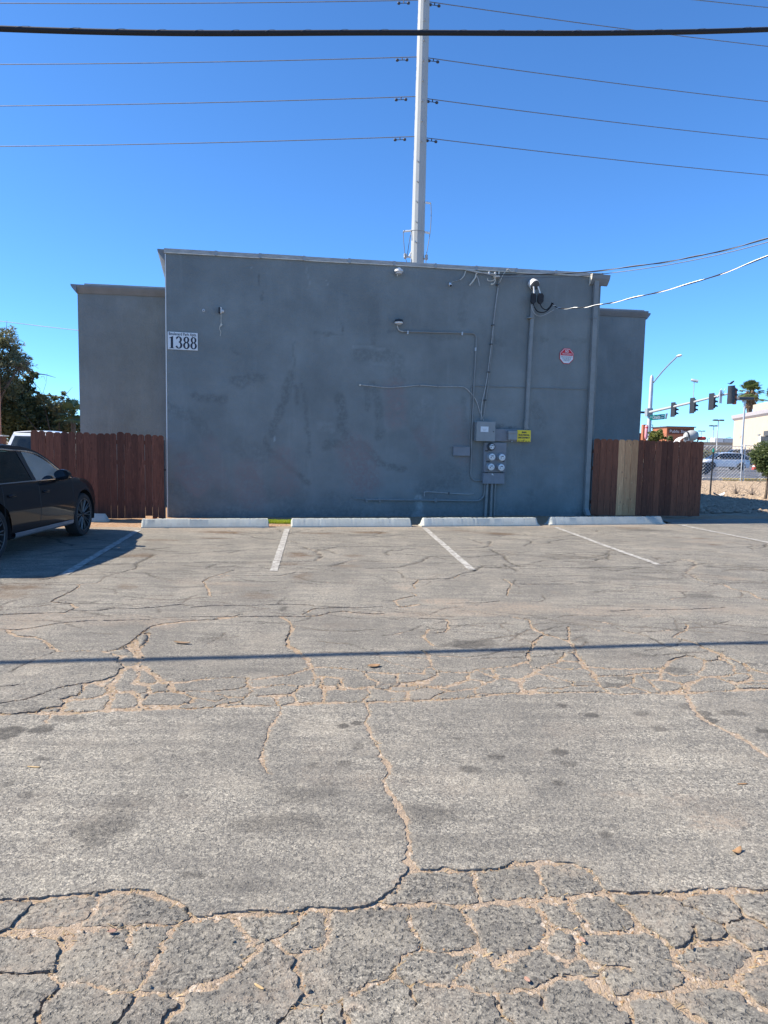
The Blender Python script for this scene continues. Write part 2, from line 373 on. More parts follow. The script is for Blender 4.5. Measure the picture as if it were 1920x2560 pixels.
M['seat'] = pm('seat_leather', (.05, .05, .055), .6); M['red_lens'] = pm('red_lens', (.35, .01, .01), .25); M['lens'] = pm('lamp_lens', (.30, .31, .33), .15, 0, coat=1)
def mk_glass(name, tint, op=.55):
    N = NT(name); N.t.nodes.remove(N.b); tr = N.n('ShaderNodeBsdfTransparent'); tr.inputs[0].default_value = (*tint, 1)
    gl = N.n('ShaderNodeBsdfGlossy'); gl.inputs[0].default_value = (1, 1, 1, 1); gl.inputs['Roughness'].default_value = .02
    df = N.n('ShaderNodeBsdfDiffuse'); N.put(df.inputs[0], N.ramp(N.noise(6, 5), [(.4, (.008, .012, .012)), (.8, (.03, .035, .035))]))
    m1 = N.n('ShaderNodeMixShader'); m1.inputs[0].default_value = 1 - op; N.t.links.new(df.outputs[0], m1.inputs[1]); N.t.links.new(tr.outputs[0], m1.inputs[2])
    fr = N.n('ShaderNodeFresnel'); fr.inputs[0].default_value = 1.5; m2 = N.n('ShaderNodeMixShader'); N.t.links.new(fr.outputs[0], m2.inputs[0])
    N.t.links.new(m1.outputs[0], m2.inputs[1]); N.t.links.new(gl.outputs[0], m2.inputs[2]); N.t.links.new(m2.outputs[0], N.out.inputs[0]); return N.m
M['glass'] = mk_glass('glass_tinted', (.13, .24, .19), .25); M['glass_dark'] = mk_glass('glass_dark', (.10, .13, .15), .7)
def mk_leaf(name, a, b, tr=.35):
    N = NT(name); oi = N.noise(2.5, 4); c = N.ramp(oi, [(.3, a), (.7, b)]); N.set(Base_Color=c, Roughness=.6)
    tl = N.n('ShaderNodeBsdfTranslucent'); N.put(tl.inputs[0], c); mx = N.n('ShaderNodeMixShader'); mx.inputs[0].default_value = tr
    N.t.links.new(N.b.outputs[0], mx.inputs[1]); N.t.links.new(tl.outputs[0], mx.inputs[2]); N.t.links.new(mx.outputs[0], N.out.inputs[0]); return N.m
M['leaf_olive'] = mk_leaf('leaf_olive', (.13, .135, .06), (.28, .27, .14)); M['leaf_dark'] = mk_leaf('leaf_dark', (.075, .095, .038), (.17, .19, .085))
M['leaf_green'] = mk_leaf('leaf_green', (.07, .11, .03), (.15, .19, .07)); M['leaf_yellow'] = mk_leaf('leaf_yellow', (.10, .13, .02), (.24, .24, .06))
M['leaf_palm'] = mk_leaf('leaf_palm', (.08, .12, .03), (.17, .20, .08)); M['grass'] = mk_leaf('grass_blade', (.22, .32, .015), (.46, .52, .05)); M['thatch'] = pm('palm_thatch', (.24, .16, .09), .9, var=.35, scale=6)
M['bark'] = pm('bark', (.13, .10, .075), .9, var=.35, scale=8, bump=.6, bscale=20); M['twig'] = pm('twig', (.17, .14, .125), .9, var=.3)
M['orange'] = pm('orange_stucco', (.62, .19, .05), .8); M['maroon'] = pm('maroon_panel', (.36, .13, .065), .7); M['brown_w'] = pm('brown_wall', (.12, .045, .03), .8)
M['store'] = pm('store_stucco', (.50, .43, .33), .85, var=.05, scale=1); M['store_t'] = pm('store_cornice', (.42, .40, .42), .7); M['tan_wall'] = pm('tan_block', (.42, .37, .29), .9, var=.12, scale=1)
M['peach'] = pm('peach_stucco', (.52, .25, .15), .85); M['pink'] = pm('pink_wrap', (.75, .30, .32), .5, var=.15, scale=9); M['red'] = pm('safety_red', (.6, .06, .04), .5)
M['concrete'] = pm('concrete', (.42, .40, .36), .9, var=.15, scale=4); M['greydrum'] = pm('drum_grey', (.36, .37, .36), .7, var=.2, scale=3); M['pinkbrick'] = pm('brick_pink', (.33, .20, .15), .9, var=.2, scale=5)
M['bird'] = pm('feathers', (.03, .03, .035), .8); M['solar'] = pm('roof_membrane', (.45, .5, .55), .5, var=.2)
# ------------------------------------------------------------------ the cracked parking lot
# survey of the crack lines: picture sheet, crack width in mm, then points on that sheet
SHEET = dict(A=(0, 2160, 2.592), B=(640, 2160, 2.592), C=(1280, 2160, 2.592), P=(0, 1600, 2.592), Q=(640, 1600, 2.592), R=(1280, 1600, 2.592),
             S=(0, 1280, 3.456), T=(480, 1280, 3.456), U=(960, 1280, 3.456), V=(1440, 1240, 3.456), K=(700, 1740, 3.95), O=(0, 0, 1))
CR = '''
A 16:-260,265 0,255 200,240 400,215 620,200 700,185 800,180 900,190 960,198 1070,235 1180,285 1270,352
A 22:-260,480 0,470 100,460 300,440 500,428 700,415 900,410 1100,395 1270,358 1400,348 1640,334
B 24:0,330 200,318 400,305 600,295 800,272 850,270
B 14:800,272 880,190 1000,65
B 14:1000,65 1040,60 1200,45 1400,45 1659,20
B 20:850,275 1000,268 1130,262 1260,275 1350,270 1400,258
B 9:1400,255 1450,245 1659,235
C 14:0,10 150,5 330,5 380,10 460,40 530,65 580,120 620,180
C 26:620,185 700,195 900,200 1100,195 1300,190 1659,172 1900,165
C 9:0,225 220,215 290,215 450,192 610,182
B 9:1410,290 1500,265 1659,252
C 9:0,265 100,240 290,240 420,225 600,200
A 7:195,265 170,310 100,400 80,460
A 9:625,215 600,290 545,370 520,430
B 11:1400,55 1425,110 1435,180 1450,240
C 10:150,15 190,80 210,150 230,205
A 12:-260,500 0,490 150,480 330,490 400,470 445,455
A 17:380,490 410,530 400,600 375,650 330,710 345,760 385,805
A 15:385,805 330,870 270,920 240,1037 225,1100
A 13:385,805 480,800 570,795 680,830 760,850 870,850
A 14:870,850 960,740 1010,650 1040,560 1060,500 1110,450 1130,405
A 14:400,540 450,545 490,480 440,460
A 12:840,420 842,470 845,530
A 22:870,850 960,870 1050,860 1150,875 1230,830 1400,790 1500,740 1550,690 1600,630 1659,560
A 16:870,870 830,950 760,1037 720,1100
A 20:1150,880 1160,930 1100,980 1060,1037 1040,1100
A 16:1520,345 1530,400 1560,440 1600,500 1659,545
A 8:-260,760 0,720 100,740 200,730 330,715
B 12:-8,555 100,505 200,430 270,390 300,340 310,310
B 14:100,510 150,575 240,605 240,680 290,740 300,820 270,890 220,950 150,1037 120,1100
B 12:240,605 330,570 430,530 470,500 465,420 450,370 460,300
B 13:990,268 1000,345 1015,410 1060,480 1080,545 1000,590 940,630 905,680
B 20:905,680 860,760 760,790 640,850 560,890 450,940 300,940 220,950
B 10:1080,545 1180,560 1300,560 1400,540 1440,560
B 22:1310,272 1340,320 1390,400 1420,490 1450,550 1510,600 1560,640 1659,600
B 15:1440,560 1390,620 1320,690 1290,750 1300,790 1400,810 1500,840 1560,850 1659,860
B 15:905,690 900,750 960,800 1060,780 1150,800 1300,790
B 12:1560,850 1570,920 1600,990 1650,1037 1680,1100
B 9:960,800 1000,880 1010,930
B 14:1560,640 1580,670 1659,690
B 15:450,950 430,1020 425,1100
B 12:560,900 575,980 600,1037 610,1100
C 12:90,245 100,270 160,280 200,330 240,390 300,420 400,440 460,450 590,450 700,435 830,430
C 11:375,228 380,240 400,300 460,370 465,440
C 13:240,400 245,470 190,520 100,580 0,615
C 16:400,440 440,480 460,540 450,590 510,640 570,670 590,730 590,748
C 10:570,680 690,690 760,690
C 8:450,590 400,610 340,640 300,620 250,580 190,550
C 17:0,840 170,830 280,760 420,740 520,740 590,745 600,795
C 15:480,750 560,820 650,860 720,920 760,980 770,1037 775,1100
C 8:170,840 190,890 230,950
C 18:650,860 760,870 850,850 950,850 1010,870 1100,950 1150,990 1250,1037 1330,1100
C 24:1010,860 1090,820 1180,780 1160,720 1080,650 1050,580 1020,530 950,460 830,400 770,310 700,260 640,205
C 22:1050,570 1150,540 1200,510 1280,515 1380,510 1410,465
C 9:1190,500 1180,440 1170,420
C 12:1090,200 1100,250 1180,290 1260,350 1370,400 1410,460 1500,510 1560,560 1590,610
C 12:1380,390 1480,360 1520,345
C 20:1400,192 1440,260 1520,340 1620,390 1659,420 1800,470
C 30:1180,780 1300,780 1400,790 1500,740 1590,640 1659,600 1800,560
C 24:1400,790 1500,820 1560,900 1659,960 1800,1020
P 26:-300,498 0,483 220,478 330,478 500,470 700,460 890,446 1100,440 1200,445 1659,430
Q 24:0,428 160,426 400,410 700,405 900,400 1150,390 1400,375 1659,347
R 17:0,348 250,345 560,342 680,355 900,350 1110,350 1300,340 1500,325 1659,320 1900,310
P 9:-300,450 0,415 100,400 200,380 300,345 400,310 480,295 600,280
P 17:600,280 690,265 750,235 790,190 820,175 880,170 910,130 890,90 880,50 880,0
P 5:-200,325 0,310 90,295 160,290
P 11:400,390 440,380 500,360 550,320 540,290
P 12:230,475 270,450 340,438 410,435 430,395
P 14:410,440 400,465
P 13:440,400 500,380 550,385 650,365 720,330 700,300 620,285
P 20:720,330 730,380 700,430 660,455
P 22:720,330 735,280 760,250 800,195
P 16:720,330 780,340 840,335 890,350 960,335 970,300
P 18:890,350 910,400 890,440
P 12:900,400 940,380 970,350 1020,335 1120,335 1200,345 1250,370 1240,400 1150,425 930,432
P 20:880,180 900,230 880,280 960,290 1040,275 1090,290 1110,310 1120,335
P 20:920,170 960,200 1010,230 1040,265 1100,280
P 12:1100,280 1200,270 1300,255 1450,245 1600,240
P 14:1600,240 1610,300 1500,325 1300,335 1120,335
P 14:1610,300 1630,330 1590,370 1500,375 1400,350
P 13:1590,370 1540,405 1450,415 1380,432
P 8:1250,370 1400,400 1450,380 1540,372
P 8:670,75 540,70 400,78 350,65 320,30 280,10
P 4:350,85 250,120 150,170 60,215
P 10:670,80 760,65 830,40 870,0
P 13:680,85 740,105 800,105 760,150 820,175
Q 16:207,30 260,60 300,100 340,130 360,175
Q 13:360,175 300,200 200,225 100,235 0,255
Q 14:360,175 500,180 620,190 700,205 900,220
Q 12:900,220 920,215 1080,215 1110,180 1135,175 1180,200 1290,210 1400,210 1430,190 1659,172
Q 10:1070,65 1120,100 1135,150 1135,175
Q 13:0,310 130,290 200,290 270,300 370,290 390,240 365,185
Q 14:0,365 150,360 240,355 270,310
Q 16:430,240 425,300 530,305 550,250 430,235
Q 16:390,240 430,240
Q 15:550,260 560,310 650,315 780,295 800,270 730,245 690,205
Q 10:920,215 915,280 800,290
Q 13:920,280 1010,275 1100,260 1170,230 1180,200
Q 14:740,310 860,325 870,300 1040,290 1100,275
Q 18:780,295 740,310 730,320 720,370 690,400
Q 10:450,320 580,318 720,320
Q 14:425,300 450,330 430,405
Q 15:860,330 970,330 1040,320 1100,300 1230,300 1370,260 1385,212
Q 15:985,333 975,392
Q 9:1240,330 1160,360 1140,390
Q 13:1100,300 1250,330 1430,310 1470,290 1460,265 1380,255
Q 16:1430,192 1540,240 1560,255 1480,280
Q 14:1535,185 1560,250 1659,250
Q 9:1420,315 1425,376
Q 8:1430,350 1560,350 1659,342
Q 8:240,355 270,410
Q 11:100,365 160,428
K 11:845,66 885,180 840,260 905,370 945,470 975,560 1050,680 1080,780 1015,850 1060,960 1140,1090 1230,1220 1225,1300 1260,1430 1270,1540 1235,1640 1330,1740
Q 9:160,430 150,480 100,560 70,640
O 7:667,1847 660,1860 655,1900 672,1935
P 5:330,480 300,540
R 15:145,20 130,40 105,80 115,135 50,155 0,172
R 12:395,20 405,80 450,130
R 20:450,130 470,170 520,210 540,260 580,310 630,342
R 11:405,85 340,80 320,120 290,150 210,165 150,215 100,235 50,270 80,345
R 7:300,130 440,140
R 8:250,170 350,190 470,180
R 10:0,260 60,255
R 8:150,215 250,235 390,275 540,270
R 12:390,275 400,300 560,300
R 8:85,340 200,310 320,318 400,300
R 9:490,170 600,185 720,185 900,185 980,185
R 8:530,235 650,230 740,230 840,215 970,210
R 10:740,205 840,230 900,280 970,348
R 7:580,310 700,310 780,275 800,225
R 9:750,300 830,320 920,348
R 10:1140,100 1050,125 990,165 970,200 1050,230 1180,225 1240,180 1250,130 1180,105 1140,100
R 5:930,0 1000,40 1100,80 1150,97
R 12:1180,15 1230,45 1340,90 1400,115 1500,150 1560,190 1659,215 1800,250
R 8:1350,95 1340,130 1270,135 1250,130
R 11:1360,110 1430,170 1450,215 1380,235 1240,245 1180,225
R 9:1500,150 1500,170 1540,200
R 10:1450,215 1530,220 1550,265 1480,280 1400,265 1340,250
R 12:1120,290 1200,270 1240,245
R 9:960,205 960,260 880,260
R 9:960,260 1000,260 1080,275 1125,300
R 9:1340,250 1450,290 1460,322
R 10:1460,290 1600,290 1659,285 1800,280
R 8:1550,265 1659,265 1800,262
R 13:1112,350 1120,320 1125,300 1100,325 970,346
R 12:1110,350 1165,420 1200,480 1240,525 1320,565 1420,610 1500,660 1580,710 1680,770
S 9:0,890 200,878 400,872 560,875 650,830 610,790 440,775 560,710 670,660 690,628
S 5:330,590 430,575 530,520
S 8:0,1010 120,1020 300,1000 500,965
S 5:500,965 700,945 1000,935 1300,930
S 9:50,1030 170,1075 310,1075 380,1120 460,1170 500,1210
S 7:500,1210 700,1205 880,1205
S 12:1040,1180 1120,1130 1200,1060 1320,985 1450,965 1659,940
S 20:1130,1140 1170,1200 1190,1244
S 9:1200,1180 1270,1120 1290,1040
S 6:680,450 1000,450 1170,445
S 12:1170,445 1280,400 1330,365
S 7:1170,445 1180,485 1050,520
S 4:1050,520 900,565 840,615 650,630 400,630
S 6:1240,440 1659,435
S 4:560,540 1000,535
S 4:440,800 170,830
S 6:650,850 850,855 1000,830 1200,835 1400,820 1560,800 1650,730
S 6:1560,800 1659,812
T 6:0,435 400,430 900,430
T 14:1070,420 1120,380 1080,340 960,300
T 7:900,430 1070,420
T 6:1090,330 1250,300 1659,295
T 13:165,730 150,690 100,600
T 10:100,600 150,565 265,535 360,500
T 5:270,550 500,550 760,550 900,520 1150,515
T 6:0,825 200,810 430,808 590,805 740,795 1000,800 1050,810
T 5:740,790 810,740
T 11:0,940 150,930 330,912 440,880
T 6:0,905 400,905 700,900 950,900
T 9:950,900 1100,895 1200,865 1300,855 1450,870 1659,880
T 8:960,885 1050,835 1200,825
T 6:1200,825 1500,822 1659,815
T 18:770,905 830,940 870,1010 830,1080 820,1160 890,1185 915,1215
T 7:1190,470 1300,440 1400,420 1659,425
U 6:0,300 300,293 600,310 850,305 915,290 915,250
U 9:920,320 1040,380 1060,420 1180,470
U 4:720,390 1000,365 1250,340
U 5:860,480 1100,490 1400,480 1659,480
U 7:860,460 780,510 650,540 600,572 300,585
U 11:300,585 250,630 265,660
U 7:100,510 150,530 170,570 300,585
U 8:240,700 280,720 180,740 90,765
U 14:90,765 140,820 300,800
U 5:0,765 90,765
U 8:1030,580 1100,620 1060,720
U 5:1100,625 1659,625
U 6:300,920 540,925
U 12:540,925 560,1000 520,1035 450,1045
U 13:390,1010 340,1080 420,1150
U 14:330,1195 390,1235
U 10:1100,905 1250,930
U 17:1250,930 1300,1010 1390,1055 1300,1120 1250,1210
U 9:1390,1055 1500,1085 1600,1120 1650,1200
U 9:1590,990 1600,1110
U 6:560,790 850,785 1000,770
V 5:0,620 400,612 650,615
V 13:935,655 1000,620 1030,580 980,550 900,545
V 4:1030,590 1100,585 1450,610 1659,650
V 14:935,655 1000,680 1060,725 1180,755 1280,765 1340,800 1450,820 1500,830 1560,870 1659,905
V 4:750,640 935,655
V 6:230,1080 400,1160 620,1210 760,1290 900,1340
V 10:960,1110 950,1160 880,1190 830,1215 920,1240 1050,1270 1120,1310
V 14:1120,1310 1250,1360 1260,1400
V 4:0,405 180,405
V 4:0,745 300,745
V 5:300,1000 500,985 800,985 1000,980 1300,965
V 3:800,830 1200,825
'''
SEG = []                                            # x0 y0 x1 y1 halfwidth
CPATH = []
for ln in CR.strip().split('\n'):
    hd, pts = ln.split(':'); sh, w = hd.split(); x0, y0, k = SHEET[sh]
    g = [G(x0 + float(a) / k, y0 + float(b) / k)[:2] for a, b in (q.split(',') for q in pts.split())]
    w = float(w) * dict(A=.85, B=.85, C=.95, P=1.25, Q=1.25, R=1.65, K=1.5, O=1.3, S=1.3, T=1.3, U=1.3, V=1.3)[sh]; CPATH.append((np.array(g), float(w) / 1000))
    for a, b in zip(g[:-1], g[1:]): lat = abs(b[0] - a[0]) / (np.hypot(*(b - a)) + 1e-9); SEG.append((*a, *b, float(w) / 2000 * (1 + dict(A=.35, B=.35, C=.35, P=.75, Q=.75, R=.75).get(sh, 1.4) * lat)))
# fine random cracks over the middle and far part of the lot
rs = np.random.RandomState(17)
for _ in range(250):
    y = rs.uniform(5.4, 14.5); x = rs.uniform(-.62, .62) * y; a = rs.normal(.15, .35) if rs.rand() < .7 else rs.uniform(0, 3.14); p = np.array([x, y]); L = rs.uniform(.3, 1.5); n = int(L / .09); w = rs.uniform(.0015, .0032)
    for k in range(n):
        a += rs.normal(0, .26) - .08 * math.sin(2 * a); q_ = p + .09 * np.array([math.cos(a), math.sin(a)]); SEG.append((*p, *q_, w * (.5 + .5 * abs(math.cos(a)) + .3))); p = q_
# stains: picture point, half sizes in metres, strength, kind (o oil, b brown dirt, d sand dust)
def SP(px, py): return G(px, py)[:2]
ST = []
for px, py, rx, ry, s, kd in [(28, 1832, .08, .10, .8, 'o'), (105, 1825, .07, .06, .75, 'o'), (80, 1780, .06, .05, .35, 'o'), (190, 1800, .05, .05, .45, 'o'), (160, 1797, .06, .06, .3, 'o'), (295, 1810, .05, .05, .25, 'o'),
    (857, 1817, .035, .035, .85, 'o'), (890, 1811, .032, .035, .85, 'o'), (896, 1870, .03, .04, .45, 'o'), (860, 1912, .035, .04, .5, 'o'), (783, 1917, .03, .035, .35, 'o'), (1143, 1849, .03, .02, .5, 'o'), (1405, 1768, .035, .04, .7, 'o'), (1478, 1792, .055, .04, .75, 'o'),
    (1604, 1788, .05, .05, .4, 'o'), (1647, 1827, .04, .04, .55, 'o'), (1720, 1771, .05, .06, .5, 'o'), (1765, 1788, .05, .05, .7, 'o'), (1770, 1804, .05, .04, .8, 'o'), (1830, 1785, .09, .05, .4, 'o'), (1905, 1831, .045, .045, .8, 'o'), (1878, 1660, .05, .05, .6, 'o'), (1915, 1661, .05, .05, .6, 'o'),
    (1239, 1897, .045, .035, .75, 'o'), (1399, 1885, .045, .045, .7, 'o'), (1175, 1926, .05, .04, .4, 'o'), (1397, 1963, .035, .03, .6, 'o'), (1422, 1914, .05, .03, .4, 'o'), (1515, 2093, .03, .028, .6, 'o'), (480, 2194, .05, .025, .6, 'o'), (458, 1997, .03, .025, .55, 'o'), (345, 1902, .04, .03, .3, 'o'), (510, 1888, .03, .03, .35, 'o'),
    (105, 1900, .04, .03, .4, 'o'), (70, 1990, .05, .04, .35, 'o'), (20, 1962, .04, .04, .35, 'o'), (260, 2080, .13, .13, .4, 'o'), (310, 2020, .09, .12, .25, 'o'), (720, 2060, .28, .10, .35, 'o'), (760, 1990, .22, .10, .28, 'o'), (1050, 2040, .24, .12, .3, 'o'), (1080, 2110, .24, .08, .22, 'o'), (600, 2220, .2, .05, .2, 'o'),
    (1175, 1610, .17, .13, .72, 'o'), (1140, 1614, .14, .06, .4, 'o'), (1215, 1605, .08, .12, .45, 'o'), (1696, 1676, .1, .08, .4, 'o'), (1560, 1697, .06, .05, .4, 'o'), (1535, 1713, .07, .05, .4, 'o'), (1600, 1637, .08, .06, .35, 'o'), (1455, 1600, .06, .1, .35, 'o'), (709, 1522, .05, .1, .7, 'o'),
    (1430, 1392, .6, .25, .35, 'o'), (1480, 1408, .3, .3, .25, 'o'), (1600, 1325, .6, .28, .5, 'o'), (1580, 1320, .35, .2, .4, 'b'), (1690, 1344, .2, .1, .35, 'b'), (1750, 1346, .25, .1, .5, 'b'), (1790, 1362, .16, .12, .5, 'b'), (1755, 1490, .15, .15, .45, 'o'), (1780, 1417, .2, .12, .4, 'o'), (1640, 1447, .4, .12, .2, 'o'), (1540, 1448, .4, .12, .2, 'o'),
    (1250, 1333, .6, .28, .75, 'b'), (1235, 1336, .3, .2, .4, 'o'), (1150, 1327, .5, .15, .4, 'b'), (560, 1330, .5, .25, .65, 'b'), (540, 1345, .35, .12, .4, 'b'), (800, 1333, .4, .15, .55, 'b'), (900, 1338, .3, .16, .55, 'o'), (920, 1331, .5, .2, .6, 'b'), (745, 1388, .25, .3, .6, 'b'), (880, 1390, .2, .15, .4, 'b'), (870, 1415, .2, .15, .4, 'b'), (725, 1410, .2, .12, .35, 'b'),
    (760, 1440, .15, .3, .35, 'b'), (640, 1490, .25, .2, .3, 'b'), (340, 1388, .4, .25, .5, 'b'), (400, 1350, .5, .15, .45, 'b'), (40, 1468, .4, .25, .5, 'b'), (10, 1490, .3, .3, .4, 'b'), (100, 1445, .3, .2, .4, 'b'), (320, 1466, .15, .15, .35, 'b'), (110, 1660, .25, .1, .15, 'b'), (530, 1595, .15, .15, .2, 'o'), (330, 1560, .3, .15, .2, 'o'),
    (1010, 1470, .14, .2, .55, 'd'), (1110, 1505, .28, .2, .75, 'd'), (1230, 1517, .6, .25, .6, 'd'), (1160, 1530, .6, .2, .65, 'd'), (1320, 1522, .6, .25, .65, 'd'), (1450, 1530, .6, .25, .55, 'd'), (1560, 1528, .6, .25, .4, 'd'), (1680, 1525, .6, .25, .35, 'd'), (1800, 1525, .6, .25, .35, 'd'), (1900, 1530, .5, .2, .3, 'd'), (1020, 1535, .5, .15, .55, 'd'), (930, 1535, .4, .12, .35, 'd'),
    (90, 1545, .6, .3, .45, 'd'), (250, 1550, .6, .25, .45, 'd'), (400, 1550, .5, .12, .4, 'd'), (30, 1570, .5, .3, .5, 'd'), (395, 1563, .18, .16, .7, 'd'), (560, 1460, .5, .15, .4, 'd'), (480, 1455, .3, .2, .2, 'd'), (1000, 1405, .4, .08, .45, 'd'), (1670, 1372, .5, .18, .5, 'd'), (1770, 1355, .6, .25, .5, 'd'), (1820, 1445, .3, .2, .4, 'd'), (1690, 1472, .3, .25, .25, 'd'),
    (1755, 2440, .1, .05, .8, 'd'), (1830, 2360, .09, .045, .7, 'd'), (1880, 2450, .09, .06, .8, 'd'), (1700, 2500, .08, .04, .55, 'd'), (1420, 2390, .05, .03, .4, 'd'), (1290, 2480, .07, .03, .75, 'd'), (60, 2440, .12, .03, .35, 'd'), (330, 2420, .1, .05, .35, 'd'), (620, 2500, .08, .04, .5, 'd'), (880, 2520, .09, .03, .5, 'd'), (1800, 2060, .16, .10, .4, 'd'), (1700, 2000, .14, .1, .2, 'd'), (1560, 1990, .12, .04, .35, 'd')]:
    ST.append((*SP(px, py), rx, ry, min(.85, s * (1.35 if kd == 'b' else (1.3 if s < .42 else .95))), kd))
stopA = np.array([-4.63, 13.33]); stopE = np.array([math.cos(math.radians(13.4)), math.sin(math.radians(13.4))])
def edge_y(x): return stopA[1] + (x - stopA[0]) * math.tan(math.radians(13.4))       # front foot of the wheel stops
F_line = np.array([G(0 + a / 2.592, 1600 + b / 2.592)[:2] for a, b in ((-300, 500), (0, 485), (330, 478), (890, 446), (1659, 430), (2358, 405), (3060, 375), (3318, 350), (3900, 344), (4430, 350), (4820, 325), (5200, 310))])
E_line = np.array([G(0 + a / 2.592, 2160 + b / 2.592)[:2] for a, b in ((-260, 265), (0, 255), (700, 185), (960, 198), (1270, 352), (1659, 332), (2459, 272), (2659, 65), (3318, 15), (3700, 10), (3938, 180), (4400, 195), (5200, 165))])
def in_overlay(x, y): return (y < np.interp(x, F_line[:, 0], F_line[:, 1])) & (y > np.interp(x, E_line[:, 0], E_line[:, 1]))
def lot_z(x, y): return .010 * fbm(x * .35, y * .35, 5, 3) + .0035 * fbm(x * 2.1, y * 2.1, 9, 3)
def fields(xs, ys, cell):
    X, Y = np.meshgrid(xs, ys, indexing='ij')
    wx = X + .020 * fbm(X * 9, Y * 9, 21, 3) + .017 * fbm(X * 38, Y * 38, 23, 2); wy = Y + .020 * fbm(X * 9, Y * 9, 22, 3) + .017 * fbm(X * 38, Y * 38, 24, 2)
    wn_ = np.clip(1 + .75 * fbm(X * 6, Y * 6, 31, 2) * 2, .35, 1.9)
    d = np.full(X.shape, 1.0); dd = np.full(X.shape, 1.0)
    minw = cell * .56
    for (ax, ay, bx, by, hw) in SEG:
        i0, i1 = np.searchsorted(xs, [min(ax, bx) - .22, max(ax, bx) + .22]); j0, j1 = np.searchsorted(ys, [min(ay, by) - .22, max(ay, by) + .22])
        if i1 <= i0 or j1 <= j0: continue
        sx, sy = wx[i0:i1, j0:j1], wy[i0:i1, j0:j1]; vx, vy = bx - ax, by - ay; L2 = vx * vx + vy * vy + 1e-9
        t = np.clip(((sx - ax) * vx + (sy - ay) * vy) / L2, 0, 1); q = np.hypot(sx - ax - t * vx, sy - ay - t * vy)
        if hw > cell * .30: d[i0:i1, j0:j1] = np.minimum(d[i0:i1, j0:j1], q - np.maximum(minw, hw * wn_[i0:i1, j0:j1]))
        dd[i0:i1, j0:j1] = np.minimum(dd[i0:i1, j0:j1], q - hw * wn_[i0:i1, j0:j1])
    return X, Y, d, dd
def masks(X, Y, d, dd):
    oil_shade = np.zeros(X.shape); br = np.zeros(X.shape); du = np.zeros(X.shape)
    for (x, y, rx, ry, s, kd) in ST:
        r = np.hypot((X - x) / rx, (Y - y) / ry)
        r = r + .38 * vn(X / rx * 1.7 + x * 9, Y / ry * 1.7 + y * 5, 3) + .22 * vn(X / rx * 4, Y / ry * 4, 4)
        soft = np.clip((1.25 - r) / (.5 if (kd == 'o' and rx < .18) else 1.0), 0, 1); soft = soft * soft * (3 - 2 * soft) * s
        if kd == 'o': oil_shade = np.maximum(oil_shade, soft)
        elif kd == 'b': br = np.maximum(br, soft)
        else: du = np.maximum(du, soft)
    near = np.clip(1 - d / .018, 0, 1) * np.clip(.55 + fbm(X * 12, Y * 12, 41, 2) * 1.4, 0, 1)
    dirt = np.maximum(du, near * .8)
    fg = Y < np.interp(X, E_line[:, 0], E_line[:, 1])
    dirt = np.maximum(dirt, np.clip(fbm(X * 3, Y * 3, 51, 4) * 1.6 - .28, 0, 1) * np.where(fg, .8, .25) * 1.0)
    e = edge_y(X) - Y; dirt = np.maximum(dirt, np.where(X < 6.6, np.clip(1 - e / 1.1, 0, 1) ** 1.5 * np.clip(.7 + fbm(X * 2, Y * 2, 61, 3), 0, 1), 0))
    old = np.where(fg, 1.0, np.where(in_overlay(X, Y), .12, .38))
    return np.stack([dirt, oil_shade, old, br], -1)

